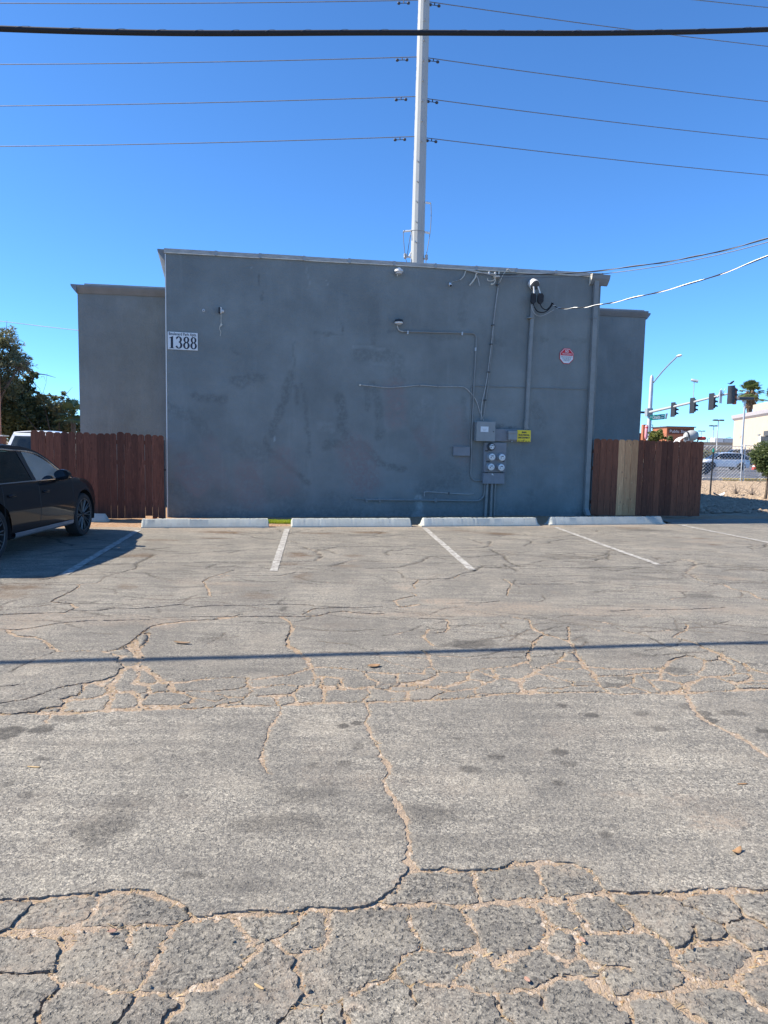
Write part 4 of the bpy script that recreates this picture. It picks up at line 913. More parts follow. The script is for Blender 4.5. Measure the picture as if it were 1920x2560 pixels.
# two dome lights
t = wthing('dome_light', 'old white round wall light close under the roof edge', 'light', 997, 680)
p = WP(997, 676, .0); mb = MB(); mb.lathe(p, wn, [(0, .06), (.03, .06)], 14); mb.build('back_plate', M['white'], t, True)
mb = MB(); c = WP(997, 677, .10); mb.lathe(c + ez * .03, -ez, [(0, .05), (.008, .095), (.05, .105), (.055, .09)], 18); mb.build('hood', M['white'], t, True); mb = MB(); mb.lathe(c - ez * .027, -ez, [(0, .085), (.04, .07), (.06, .03)], 16); mb.build('lens', M['galv'], t, True)
mb = MB(); mb.tube([c - ez * .07 - we * .03, c - ez * .12 - we * .035], .01, 6); mb.build('sensor', M['cream'], t)
t = wthing('dome_light', 'black topped round wall light at the head of the long bent conduit', 'light', 997, 806)
c = WP(997, 805, .10); mb = MB(); mb.lathe(WP(997, 803), wn, [(0, .05), (.05, .05)], 12); mb.build('back_plate', M['black'], t, True)
mb = MB(); mb.lathe(c + ez * .055, -ez, [(0, .08), (.006, .092), (.05, .098), (.056, .1)], 20); mb.build('hood', M['black'], t, True); mb = MB(); mb.lathe(c - ez * .003, -ez, [(0, .095), (.03, .09), (.045, .06)], 18); mb.build('lens', M['white'], t, True); mb = MB(); mb.lathe(c - ez * .049, -ez, [(0, .05), (.02, .045)], 12); mb.build('lens_cap', M['galv_d'], t, True)
# conduits
t = wthing('conduit', 'long bent conduit running from the black wall light to the meter panel', 'conduit', 1185, 960)
wtube('pipe', [(993.5, 813), (994.5, 820), (999, 826), (1008, 829)], .016, M['pipe_l'], t); wtube('pipe', [(1008, 829), (1090, 831), (1178, 833)], .016, M['pipe'], t, sm=0)
wtube('bend', [(1178, 833), (1187, 836), (1190.5, 845)], .016, M['pipe'], t); wtube('pipe', [(1190.5, 845), (1190, 870), (1185, 960), (1180, 1080), (1177, 1184)], .016, M['pipe'], t, sm=0); wtube('bend', [(1177, 1184), (1178.5, 1194), (1187, 1201), (1208, 1201.5)], .016, M['pipe'], t)
for a, b in ((1020, 830), (1156, 833), (1189.5, 872)): wboxp('clip', (a - 1.6, b - 3.5, a + 1.6, b + 5), .0, .05, M['galv'], t, .003)
t = wthing('flexible_cable', 'thin bare cable snaking across the wall into the grey panel box', 'cable', 1000, 968)
wtube('cable', [(901, 962), (930, 965), (965, 968.5), (1005, 967), (1050, 963), (1095, 966), (1150, 966.5), (1165, 971), (1180, 986), (1192, 1005), (1200, 1030), (1209, 1052)], .011, M['pipe_l'], t, .02, 6); wboxp('end_cap', (898.5, 960, 902.5, 964.5), 0, .035, M['cream'], t, .004)
for a, b in ((1050, 963), (1095, 966)): wboxp('clip', (a - 1.3, b - 2.5, a + 1.3, b + 3), 0, .035, M['pipe'], t, .003)
t = wthing('thin_conduit', 'thin painted conduit crossing from the junction box to the downspout', 'conduit', 1330, 970)
wtube('pipe', [(1185, 965), (1260, 967), (1380, 971), (1466, 973.5)], .009, M['pipe'], t, .012, 6, 0); wtube('pipe', [(1185, 965), (1181, 966), (1179, 972), (1176, 1050), (1172, 1115)], .009, M['pipe'], t, .012, 6, 3)
t = wthing('riser_conduit', 'slanting conduit pair climbing from the panel box to the roof edge', 'conduit', 1225, 880)
wtube('pipe', [(1248, 697), (1243, 730), (1232, 850), (1220, 960), (1212, 1020), (1208, 1045)], .017, M['pipe'], t, .025, 8, 0); wtube('cable', [(1245.5, 720), (1238, 770), (1229, 855), (1217, 950), (1205, 1010), (1203, 1050)], .010, M['pipe_l'], t, .05, 6)
for a, b in ((1245, 711), (1234, 812), (1229.5, 860), (1223, 930), (1214, 1000)): wboxp('clip', (a - 3.2, b - 1.6, a + 2.6, b + 1.6), 0, .068, M['grey_d'], t, .003)
t = wthing('bottom_conduit', 'long low conduit along the foot of the wall with a bend', 'conduit', 1060, 1252)
wtube('pipe', [(913, 1249.5), (1000, 1250), (1100, 1251), (1190, 1252.5)], .022, M['pipe'], t, .03, 8, 0); wtube('bend', [(1190, 1252.5), (1201, 1249), (1209, 1240), (1211.5, 1228), (1212, 1211)], .022, M['pipe'], t); wtube('stub', [(880, 1238), (884, 1245), (890, 1247), (915, 1248)], .010, M['pipe'], t, .03, 6)
for a in (917, 950, 1090): wboxp('clip', (a - 2.5, 1246, a + 2.5, 1256), 0, .045, M['pipe'], t, .003)
t = wthing('short_cable', 'short pale cable above the low conduit near the wall foot', 'cable', 1120, 1232)
wtube('cable', [(1060.5, 1241), (1061, 1233), (1063, 1230), (1090, 1230.5), (1125, 1233), (1155, 1235), (1178, 1235), (1184, 1233.5)], .011, M['pipe_l'], t, .02, 6); wboxp('clip', (1121, 1230, 1124, 1236), 0, .035, M['grey_d'], t, .002)
# panel box, trough and meters
t = wthing('panel_box', 'grey steel panel box with a white paper label on its door', 'electrical box', 1212, 1103)
s, z, hs, hz = wrect(1193, 1054, 1237, 1103, .20); mb = MB(); mb.bbox(wall(s, .09, z), (hs, .09, hz), AX, .006); mb.build('cabinet', M['box'], t); mb = MB(); mb.bbox(wall(s, .19, z), (hs + .006, .010, hz + .006), AX, .004); mb.build('door', M['box'], t)
s1, z1_, h1, v1 = wrect(1202, 1066, 1221, 1080, .203); mb = MB(); mb.box(wall(s1, .2015, z1_), (h1, .001, v1), AX); mb.build('paper_label', M['sign_w'], t)
mb = MB()
for k in range(3): mb.box(wall(s1, .203, z1_ + v1 * (.1 - .28 * k)), (h1 * (.6 - .1 * k), .0005, v1 * .03), AX)
mb.build('label_print', M['galv_d'], t); mb = MB(); mb.lathe(wall(s + hs * .82, .2, z), wn, [(0, .012), (.012, .010)], 10); mb.build('latch', M['black'], t)
t = wthing('wire_trough', 'long flat grey trough with small breaker box beside the panel box', 'electrical box', 1283, 1105)
wboxp('trough', (1237, 1072, 1328, 1105), 0, .085, M['box2'], t); wboxp('breaker_box', (1272, 1078, 1293, 1100), .087, .16, M['box'], t); wboxp('breaker_lid', (1271, 1077, 1294, 1084), .10, .172, M['box'], t); mb = MB(); mb.lathe(WP(1280, 1102, .12), -ez, [(0, .012), (.03, .012)], 8); mb.build('padlock', M['galv'], t)
t = wthing('warning_sign', 'yellow main electrical disconnect sign on the grey trough', 'sign', 1309, 1105)
s, z, hs, hz = wrect(1293.5, 1075, 1326, 1105, .10); mb = MB(); mb.bbox(wall(s, .098, z), (hs, .006, hz), AX, .002); mb.build('panel', M['sign_y'], t)
for k, (w_, tx) in enumerate(((.34, 'MAIN'), (.82, 'ELECTRICAL'), (.86, 'DISCONNECT'))): text(tx, .05, M['sign_k'], t, wall(s, .1055, z + hz * (.62 - .46 * k)), we, ez, width=hs * 2 * w_, bold=.003)
mb = MB(); mb.box(wall(s, .1052, z - hz * .70), (hs * .16, .0005, hz * .05), AX)
for a, b in ((-.72, .2), (-.2, .26), (.36, .15), (.74, .12)): mb.box(wall(s + hs * a, .1052, z - hz * .87), (hs * b, .0005, hz * .05), AX)
mb.build('small_print', M['sign_k'], t)['kind'] = 'stuff'
t = wthing('meter_panel', 'grey meter panel with five round electric meters', 'meter panel', 1234, 1210)
wboxp('cabinet', (1212, 1106, 1264, 1181), .0, .11, M['box2'], t); wboxp('cabinet_base', (1209, 1182, 1261, 1210), .0, .13, M['box2'], t); wboxp('divider', (1212.5, 1130, 1263.5, 1132), .10, .118, M['box2'], t, .002); wboxp('divider', (1211.5, 1155, 1262.5, 1157), .10, .118, M['box2'], t, .002)
for i, (a, b) in enumerate(((1228, 1117), (1228, 1142.5), (1253, 1143.5), (1226, 1167.5), (1251, 1168.5))):
    c = WP(a - 1.5, b, .11); r = .088; mt = MB(); mt.lathe(c, wn, [(0, r * 1.12), (.03, r * 1.12), (.035, r), (.09, r * .97)], 24); me_ = mt.build('meter', M['grey_d'] if i == 0 else M['galv_d'], t, True)
    rf = r * (.7 if i == 0 else .93); mt = MB(); mt.lathe(c + wn * .088, wn, [(0, rf), (.012, rf * .98), (.02, rf * .86)], 24); mt.build('dial', M['white'], me_, True)
    f = c + wn * .1085
    mt = MB(); mt.box(f + ez * .028 + we * .004, (.032, .0008, .010), AX); mt.box(f - we * .03 - ez * .012, (.016, .0008, .009), AX); mt.box(f + we * .04 - ez * .01, (.007, .0008, .008), AX); mt.box(f - we * .045 + ez * .028, (.006, .0008, .006), AX); mt.build('dial_print', M['sign_k'], me_)
for a, b in ((1217, 1127), (1220, 1154), (1257, 1153), (1216, 1181.5), (1255, 1181.5)): wboxp('number_plate', (a - 4, b - 1.3, a + 4, b + 1.3), .12, .134, M['black'], t, .001)
mb = MB(); c = WP(1230, 1183, .14); mb.add([c, c + we * .03 - ez * .03, c + we * .055 - ez * .05, c + we * .0 - ez * .045, c - we * .012 - ez * .025], [(0, 1, 2, 3, 4)]); o = mb.build('paper_tag', M['sign_w'], t)
for k, (a0, a1, r) in enumerate(((1218, 1213.5, .035), (1230, 1226.5, .035), (1238.5, 1235.5, .022))):
    wtube('pipe', [(a0, 1208), (a0 - 1.5, 1235), (a1, 1291)], r, M['pipe'], t, .06, 10, 0); p = WP((a0 + a1) / 2 - .5, 1254, .06); mb = MB(); mb.lathe(p - ez * .03, ez, [(0, r * 1.22), (.06, r * 1.22)], 12); mb.build('coupling', M['pipe'], t, True)
t = wthing('junction_box', 'flat brownish grey junction box left of the meter panel', 'electrical box', 1154, 1140); wboxp('body', (1134, 1117, 1175, 1140), 0, .06, M['box2'], t); wboxp('lid', (1133.5, 1116, 1175.5, 1119.5), .0, .068, M['box2'], t, .003)
# service mast with weatherhead
t = wthing('service_mast', 'fat painted mast pipe with white capped weatherhead and two black splice bags', 'service mast', 1316, 1072)
wtube('pipe', [(1335, 722), (1331, 780), (1325, 880), (1316, 1060)], .052, M['pipe'], t, .065, 14, 0); wtube('foot', [(1316, 1050), (1314.5, 1060), (1316, 1073)], .058, M['pipe'], t, .065, 14, 0)
p = WP(1329, 795, .065); mb = MB(); mb.lathe(p - ez * .02, ez, [(0, .06), (.04, .06)], 14); mb.build('collar', M['pipe'], t, True); wboxp('strap', (1322, 792, 1337, 796), .0, .13, M['pipe'], t, .003)
hd = WP(1336, 712, .14); up = ez * .9 - wn * .43; up /= np.linalg.norm(up)
mb = MB(); mb.lathe(hd, wn * .75 - ez * .55 + we * .15, [(-.16, .05), (-.12, .105), (-.02, .125), (.03, .125)], 20); mb.build('weatherhead', M['white'], t, True); mb = MB(); mb.lathe(hd, wn * .75 - ez * .55 + we * .15, [(.028, .118), (.05, .112), (.06, .08)], 20); mb.build('weatherhead_plate', M['grey_d'], t, True)
for a0, a1, bx in ((1334, 1335, (1328, 733, 1339.5, 760)), (1345, 1351, (1345, 733, 1358, 760))):
    wtube('lead', [(a0, 716), ((a0 + a1) / 2 + .5, 726), (a1, 736)], .017, M['white'], t, .24, 8); c, zc_, hs, hz = wrect(*bx, .24)
    mb = MB(); mb.prism([wall(c + x * hs, .20, zc_ + y * hz) for x, y in ((-.75, 1), (.55, 1), (1, .6), (.95, -.5), (.3, -1), (-.4, -1), (-1, -.6), (-.95, .5))], wn * .06); mb.build('splice_bag', M['rubber'], t)
wtube('drip_loop', [(1334, 760), (1337, 770), (1345, 779), (1358, 781), (1370, 775), (1380, 762), (1380, 756)], .014, M['cable'], t, .26, 7); wtube('drip_loop', [(1350, 760), (1356, 770), (1366, 774), (1376, 765), (1379.5, 757)], .012, M['cable'], t, .25, 7); wtube('bare_neutral', [(1328, 762), (1331, 775), (1340, 787), (1352, 790), (1366, 785), (1385, 774)], .008, M['pipe_l'], t, .24, 6)
# bullet camera
t = wthing('bullet_camera', 'tiny white bullet camera with black lens under the roof edge', 'camera', 1124, 712)
mb = MB(); dn = wn * .75 - ez * .66; c = WP(1125, 710, .03); mb.lathe(c, dn, [(-.03, .02), (0, .032), (.07, .034), (.075, .03)], 14); mb.build('camera_body', M['white'], t, True); mb = MB(); mb.lathe(c + dn * .074, dn, [(0, .028), (.006, .026)], 14); mb.build('lens', M['black'], t, True); wtube('lead', [(1127, 707), (1136, 703), (1150, 699), (1158, 690), (1163, 677)], .005, M['pipe_l'], t, .02, 5)
# no trespassing sign
t = wthing('no_trespassing_sign', 'red and white octagonal no trespassing sign near the downspout', 'sign', 1416, 907)
s, z, hs, hz = wrect(1400, 873, 1433, 907, .012); R = hs
def octo(r, t_, mat, nm, y0=-9, y1=9, dep=.003):
    P = [(r / math.cos(math.pi / 8) * math.cos(math.pi / 8 + k * math.pi / 4), r / math.cos(math.pi / 8) * math.sin(math.pi / 8 + k * math.pi / 4)) for k in range(8)]
    out = []
    for (ax, ay), (bx, by) in zip(P, P[1:] + P[:1]):
        out.append((ax, ay))
        for lim in (y0, y1):
            if (ay - lim) * (by - lim) < 0: out.append((ax + (bx - ax) * (lim - ay) / (by - ay), lim))
    out = [(a, b) for a, b in out if y0 - 1e-6 <= b <= y1 + 1e-6]; ym = sum(o[1] for o in out) / len(out); out.sort(key=lambda q_: math.atan2(q_[1] - ym, q_[0]))
    mb = MB(); mb.prism([wall(s + a, t_, z + b) for a, b in out], wn * dep); return mb.build(nm, mat, t)
octo(R, .006, M['sign_r'], 'panel', dep=.008); octo(R * .93, .0142, M['sign_w'], 'white_field', dep=.002); octo(R * .87, .0164, M['sign_r'], 'red_field', R * .05, R * .86, .002)
text('NO', .085, M['sign_w'], t, wall(s, .0194, z + R * .58), we, ez, width=R * .5, bold=.002); text('TRESPASSING', .06, M['sign_w'], t, wall(s, .0194, z + R * .25), we, ez, width=R * 1.4, bold=.0)
for k, (tx, w_) in enumerate((('PRIVATE PROPERTY', 1.6), ('VIOLATORS WILL BE', 1.2), ('PROSECUTED', .85))): text(tx, .05, M['sign_k'], t, wall(s, .0172, z - R * (.15 + .21 * k)), we, ez, width=R * w_, bold=.0)
# telephone hardware and loose cables at the roof edge
t = wthing('cable_anchor', 'tangle of cream cables and clamps fixed under the roof edge', 'cables', 1225, 695)
mb = MB(); mb.tube([WP(1165, 675, .05), WP(1195, 681, .08), WP(1225, 684, .10), WP(1240, 686, .12)], .014, 7); mb.build('bundle', M['pipe_l'], t, True)
wtube('loop', [(1219, 696), (1220, 701), (1229, 702), (1237, 698), (1236, 692), (1240, 690)], .011, M['cream'], t, .08, 6); wtube('loop', [(1237, 693), (1238, 702), (1234, 709), (1228, 711), (1230, 708)], .012, M['cream'], t, .08, 6)
wtube('cut_end', [(1197, 680), (1190, 685), (1189, 692), (1182, 703), (1174, 713)], .016, M['cream'], t, .06, 7); wtube('cut_end', [(1190, 688), (1195, 697), (1199, 714)], .012, M['pipe_l'], t, .06, 6)
wtube('jumper', [(1249, 706), (1256, 690), (1264, 678), (1271, 673), (1276, 678)], .009, M['cream'], t, .05, 6); wtube('jumper', [(1150, 700), (1160, 690), (1165, 677), (1175, 675), (1240, 690)], .008, M['cream'], t, .05, 6)
for a, b in ((1223, 683), (1238, 684)): mb = MB(); mb.lathe(WP(a, b, .10), ez, [(-.03, .022), (.02, .026), (.035, .014)], 10); mb.build('insulator', M['galv'], t, True)
wboxp('bracket', (1236, 687, 1250, 694), .0, .1, M['cream'], t, .01); wboxp('hook', (1246.5, 676, 1249, 690), .02, .06, M['cream'], t, .004)
# ------------------------------------------------------------------ plank fences
def fence(name, label, A, B, bounds, tops, mats, hgt, thick=.018, gap=0.004, lift=None, rails=(.35, 1.2, 1.62)):
    A = np.array([*A, 0.]); B = np.array([*B, 0.]); e = (B - A) / np.linalg.norm(B - A); n = np.array([e[1], -e[0], 0]); t = thing(name, label, 'fence', (A + B) / 2)
    L = np.linalg.norm(B - A); b0, b1 = bounds[0], bounds[-1]; U = [(x - b0) / (b1 - b0) * L for x in bounds]
    for i, (u0, u1) in enumerate(zip(U[:-1], U[1:])):
        g0 = gap * random.uniform(.4, 1.5); u0 += g0; u1 -= g0; h = hgt + tops[i]; w = u1 - u0; c = min(.034, w * .25); ln = random.uniform(-.006, .006); dz = lift[i] if lift else .02
        prof = [(u0, dz), (u1, dz), (u1 + ln, h - c), (u1 - c * .8 + ln, h - c * .25), (u1 - c * 1.3 + ln, h), (u0 + c * 1.3 + ln, h), (u0 + c * .8 + ln, h - c * .25), (u0 + ln, h - c)]
        off = random.uniform(-.005, .006); mb = MB(); mb.prism([A + e * u + n * (off + .0) + ez * z for u, z in prof], n * thick); mb.build('plank', mats[i], t)
    for z in rails: mb = MB(); mb.box((A + B) / 2 - n * .03 + ez * z, (L / 2, .018, .043), (e, n, ez)); mb.build('rail', mats[0], t)
    for u in (.2, L / 2, L - .2): mb = MB(); mb.box(A + e * u - n * .1 + ez * hgt * .48, (.045, .045, hgt * .48), (e, n, ez)); mb.build('post', mats[0], t)
    return t, A, e, n
bl = [300, 372, 440, 515, 588, 660, 732, 805, 873, 945, 1020, 1072, 1140, 1212, 1285, 1358, 1425, 1498, 1560, 1622]
tl = [.03, .02, .01, 0, .01, .01, .005, .01, -.01, -.005, 0, .0, .035, .02, -.005, -.01, -.005, -.015, -.02]
fence('wood_fence', 'dark red stained plank fence behind the black car', (-7.20, 14.37), (-4.70, 15.0), bl, tl, [M['wood_l']] * 19, 1.80, lift=[.02] * 9 + [.05, .02, .015, .015, .015, .02, .02, .07, .04, .015], gap=.0015)
br = [92, 150, 205, 260, 315, 373, 430, 490, 540, 592, 645, 700, 752, 805, 858, 908, 962, 1022, 1078]
tr_ = [.01, .005, .005, 0, 0, .0, 0, 0, .0, -.01, -.01, -.01, -.01, -.01, -.005, 0, -.005, -.005]
mr = [M['wood_r']] * 18
for i in (4, 5, 6): mr[i] = M['wood_n']
fence('wood_fence', 'reddish brown plank fence with three bare pale boards right of the downspout', (5.22, 17.74), (8.09, 18.0), br, tr_, mr, 1.93, gap=.003)
t = thing('gate_post', 'dark steel post between the left plank fence and the wall', 'post', (-4.72, 15.0, 0)); mb = MB(); mb.bbox((-4.735, 15.06, .84), (.035, .035, .84), None, .004); mb.build('tube', M['grey_d'], t); mb = MB(); mb.box((-4.735, 15.05, 1.05), (.05, .05, .02)); mb.build('hinge', M['black'], t)

# ------------------------------------------------------------------ wheel stops and painted stall lines
def wheel_stop(label, a, b, h=.15, wb=.09, seed=0, ends=(1, 1)):
    a = np.array([*a, 0.]); b = np.array([*b, 0.]); L = np.linalg.norm(b - a); e = (b - a) / L; n = np.array([e[1], -e[0], 0]); rs = np.random.RandomState(seed)
    N = int(L / .02); rows = []; chip = 0
    for i in range(N + 1):
        u = i / N * L; k = min(u, L - u); ek = ends[0] if u < L / 2 else ends[1]; f = min(1, k / (.09 * ek + .001)); hh = h * (.12 + .88 * f) if ek > .5 else h * min(1, .72 + k / .05)
        chip = max(0, chip + rs.uniform(-.006, .006) - chip * .1); c1 = chip + (rs.rand() < .06) * rs.uniform(.004, .012); c2 = max(0, rs.normal(.001, .002))
        pr = [(-wb, -.02), (-wb, .02), (-wb + .07, hh - .01 - c2), (-wb + .08 + c1 * .4, hh - c2), (wb - .086 - c1 * .6, hh - c1 * .6), (wb - .076 - c1 * .5, hh - .010 - c1), (wb, .02), (wb, -.02)]
        rows.append([a + e * u + n * (o + wb) * -1 + n * wb * 0 + ez * z for o, z in pr])
    t = thing('wheel_stop', label, 'wheel stop', (a + b) / 2, 'concrete wheel stops along the stall heads'); mb = MB(); mb.grid(rows); m_ = len(rows[0]); mb.f += [tuple(range(m_)), tuple(range(N * m_, N * m_ + m_))[::-1]]; mb.build('block', M['stop'], t, True, angle=25)
    for u in (.28, L - .28):
        mb = MB(); c = a + e * u - n * wb; mb.lathe(c + ez * (h - .012), ez, [(0, .014), (.016, .012)], 10); mb.build('anchor_pin', M['galv_d'], t)
    return t
def gp2(px, py): return G(px, py)[:2]
wheel_stop('grey wheel stop in front of the wall below the address sign', gp2(353, 1320), gp2(672, 1318.5), .165, .125, 1, (.2, .2))
wheel_stop('grey wheel stop just left of the wall centre beside the grass tuft', gp2(729, 1318), gp2(1029, 1317), .165, .125, 2, (.2, .2))
wheel_stop('grey wheel stop directly in front of the meter panel', gp2(1054, 1316.5), gp2(1350, 1314.5), .17, .125, 3, (.7, .7))
wheel_stop('grey wheel stop in front of the right plank fence', gp2(1374, 1313), gp2(1664, 1310.5), .17, .125, 4, (.8, .8))
q0 = gp2(272, 1303); wheel_stop('grey wheel stop half hidden behind the black car', (q0[0] - 2.35, q0[1] - .56), q0, .15, .09, 5, (.8, .8))
def stall_line(px0, py0, px1, py1, w, label):
    a = gp2(px0, py0); b = gp2(px1, py1); L = np.linalg.norm(b - a); e = (b - a) / L; n = np.array([-e[1], e[0]]); N = int(L / .06); R = []
    rs = np.random.RandomState(int(px0))
    for i in range(N + 1):
        p = a + e * L * i / N; jl, jr = rs.uniform(-.005, .005, 2); R.append([(*(p + n * x), float(lot_z(np.array(p[0]), np.array(p[1]))) + .0055) for x in (-w / 2 + jl, 0, w / 2 + jr)])
    mb = MB(); mb.grid(R); tag(mb.build('stall_line', M['line'], None, True), kind='structure')
stall_line(345, 1326, 160, 1437, .11, ''); stall_line(718, 1322, 684, 1428, .10, ''); stall_line(1061, 1320, 1180, 1425, .10, ''); stall_line(1388, 1318, 1648, 1413, .10, ''); stall_line(1702, 1313, 1935, 1359, .12, '')
# grass tuft in the gap between two stops
rs = np.random.RandomState(11); V = []; Q = []; nb = 0; ga = gp2(660, 1309); gb = gp2(735, 1309)
for _ in range(3600):
    u = rs.rand(); p = ga + (gb - ga) * u + np.array([0, rs.uniform(-.05, .28)]); h = rs.uniform(.02, .075); an = rs.rand() * 6.28; w = .004; dx, dy = math.cos(an) * w, math.sin(an) * w; lx, ly = rs.normal(0, .015, 2)
    V += [(p[0] - dx, p[1] - dy, .0), (p[0] + dx, p[1] + dy, .0), (p[0] + lx + dx * .3, p[1] + ly + dy * .3, h), (p[0] + lx - dx * .3, p[1] + ly - dy * .3, h)]; Q.append((nb, nb + 1, nb + 2, nb + 3)); nb += 4
tag(raw('grass', V, Q, M['grass']), 'patch of yellow green grass in the gap between two wheel stops', 'grass', kind='stuff')
# ------------------------------------------------------------------ vehicles (local x forward, y left, z up)
def make_car(name, label, loc, rz, paint, P, group=None):
    t = thing(name, label, P.get('cat', 'car'), loc, group, rz); t_loc = t
    L0, L1 = P['x0'], P['x1']; Wd = P['w']; zb = P['zb']; ne = P.get('n', 6)
    xc, hl = (L0 + L1) / 2, (L1 - L0) / 2
    topx, topz = zip(*P['top']); ztf = lambda x: np.interp(x, topx, topz)
    q = np.linspace(0, math.pi, 4001); cu_, su_ = np.cos(q), np.sin(q); U = np.sign(cu_) * np.abs(cu_) ** (2 / ne); Vv = np.abs(su_) ** (2 / ne)
    px, py = U * hl, Vv * Wd; s = np.concatenate([[0], np.cumsum(np.hypot(np.diff(px), np.diff(py)))]); NS = P.get('ns', 190); k = np.linspace(0, s[-1], NS + 1); U = np.interp(k, s, U); Vv = np.interp(k, s, Vv)
    NZ = P.get('nz', 30); tt = np.linspace(0, 1, NZ + 1)
    prof = np.interp(tt, [0, .08, .25, .5, .68, .82, .92, 1], P.get('sect', [.93, .965, .985, 1.0, .985, .975, .955, .915]))
    nose = np.interp(tt, [0, .12, .4, .65, .85, 1], P.get('nose', [-.10, -.03, 0, -.03, -.11, -.24])); tail = np.interp(tt, [0, .15, .5, .8, 1], P.get('tail', [-.12, -.03, 0, -.03, -.1]))
    X = np.zeros((NS + 1, NZ + 1)); Y = X.copy(); Z = X.copy()
    for j in range(NZ + 1):
        ex = np.where(U > 0, nose[j] * np.clip(U, 0, 1) ** 3, -tail[j] * np.clip(-U, 0, 1) ** 3); x = xc + U * hl + ex
        X[:, j] = x; Y[:, j] = Vv * Wd * prof[j] * (1 - P.get('taper', .07) * np.clip(np.abs(U), 0, 1) ** 4); Z[:, j] = zb + (ztf(xc + U * hl) - zb) * tt[j]
    arch = P['arch']; drop = np.zeros((NS, NZ), bool); fx = (X[:-1, :-1] + X[1:, 1:]) / 2; fz = (Z[:-1, :-1] + Z[1:, 1:]) / 2
    for (ax, az, ar) in arch:
        r = np.hypot(X - ax, Z - az); near = (np.abs(r - ar) < .028) & (Y > Wd * .6); f = np.where(near, ar / np.maximum(r, 1e-6), 1); X = ax + (X - ax) * f; Z = az + (Z - az) * f
        drop |= (np.hypot(fx - ax, fz - az) < ar) & (Y[:-1, :-1] > Wd * .6)
    for sg in (1, -1):
        mb = MB(); Vt = np.stack([X, Y * sg, Z], -1).reshape(-1, 3); ids = np.arange(Vt.shape[0]).reshape(NS + 1, NZ + 1)
        mb.add(Vt, [(ids[i, j], ids[i + 1, j], ids[i + 1, j + 1], ids[i, j + 1]) for i in range(NS) for j in range(NZ) if not drop[i, j]]); mb.build('body_side', paint, t, True, True, 30)
    mb = MB(); xt, yt, zt = X[:, -1], Y[:, -1], Z[:, -1]; rows = []
    for i in range(NS + 1): rows.append([(xt[i], yt[i] * v, zt[i] + P.get('crown', .045) * (1 - v * v) * min(1, yt[i] / (Wd * .6))) for v in np.linspace(-1, 1, 13)])
    mb.grid(rows); mb.build('bonnet', paint, t, True, True, 30)
    mb = MB(); mb.grid([[(X[i, 0], Y[i, 0] * v, zb) for v in np.linspace(-1, 1, 3)] for i in range(NS + 1)]); mb.build('underbody', M['black'], t, False, True)
    gy = lambda z: P['gb'] - (z - P['belt']) * P['lean']
    g = P['green']                                     # side-view outline of the cabin: front base, roof front ... roof rear, rear base
    gp = [(np.array(p)) for p in bez([(x, z, 0) for x, z in g], 6)]; gp = [(p[0], p[1]) for p in gp]
    def S3(x, z, sg, o=0.0): return (x, sg * (gy(z) + o), z)
    ipk = [i for i, p in enumerate(gp)]; nA = P.get('ia', 6); nD = len(gp) - 1 - P.get('ie', 6)
    cxm = np.mean([p[0] for p in gp]); czm = P['belt'] + .1
    def inset(p, d):
        v = np.array([cxm - p[0], czm - p[1]]); v = v / np.linalg.norm(v); return (p[0] + v[0] * d, p[1] + v[1] * d)
    for sg in (1, -1):
        mb = MB(); mb.grid([[S3(*p, sg, .004), S3(*inset(p, .05), sg, .004), S3(*inset(p, .1), sg, -.006)] for p in gp]); mb.build('cabin_frame', paint, t, True, True, 40)
        mb = MB(); mb.tube([S3(*inset(p, .07), sg, .006) for p in gp[2:-2]], .011, 6); mb.build('window_trim', P.get('trim', M['chrome']), t, True, True)
        mb = MB(); mb.tube([S3(x, P['belt'] + .005, sg, .008) for x in np.linspace(g[-1][0] + .1, g[0][0] - .12, 12)], .011, 6); mb.build('belt_trim', P.get('trim', M['chrome']), t, True, True)
        inn = [inset(p, .085) for p in gp]
        xB = P['bp']; lo = P['belt'] + .012
        def clip(poly, x, keep):
            out = []
            for a, b in zip(poly, poly[1:] + poly[:1]):
                ina = (a[0] > x) == keep; inb = (b[0] > x) == keep
                if ina: out.append(a)
                if ina != inb: f = (x - a[0]) / (b[0] - a[0]); out.append((x, a[1] + (b[1] - a[1]) * f))
            return out
        poly = [p for p in inn if p[1] > lo]; poly = [(poly[0][0], lo)] + poly + [(poly[-1][0], lo)]
        xs_ = [xB] + ([P['cp']] if 'cp' in P else []); rem = poly
        for xb in xs_:
            f = clip(rem, xb + .05, True); rem = clip(rem, xb - .05, False)
            if len(f) > 2: mb = MB(); mb.add([S3(*p, sg, -.004) for p in f], [tuple(range(len(f)))]); mb.build('side_window', P.get('glass', M['glass']), t, False, True)
            zt_ = np.interp(xb, [p[0] for p in gp][::-1], [p[1] for p in gp][::-1])
            mb = MB(); mb.grid([[S3(xb + w + P.get('rake', 0) * (z - lo), z, sg, .002) for w in (-.06, .06)] for z in np.linspace(lo, zt_ - .03, 6)]); mb.build('pillar', M['black'], t, False, True)
        if len(rem) > 2: mb = MB(); mb.add([S3(*p, sg, -.004) for p in rem], [tuple(range(len(rem)))]); mb.build('side_window', P.get('glass', M['glass']), t, False, True)
    def cross(i0, i1, name, mat, cr_=.05, sm=True):
        mb = MB(); R = []
        for i in range(i0, i1 + 1):
            x, z = gp[i]; R.append([(x + cr_ * .9 * (1 - v * v) * (1 if name == 'windscreen' else (-1 if name == 'rear_window' else 0)), v * gy(z), z + (cr_ * (1 - v * v) if name == 'roof' else .0)) for v in np.linspace(-1, 1, 13)])
        mb.grid(R); return mb.build(name, mat, t, sm, True)
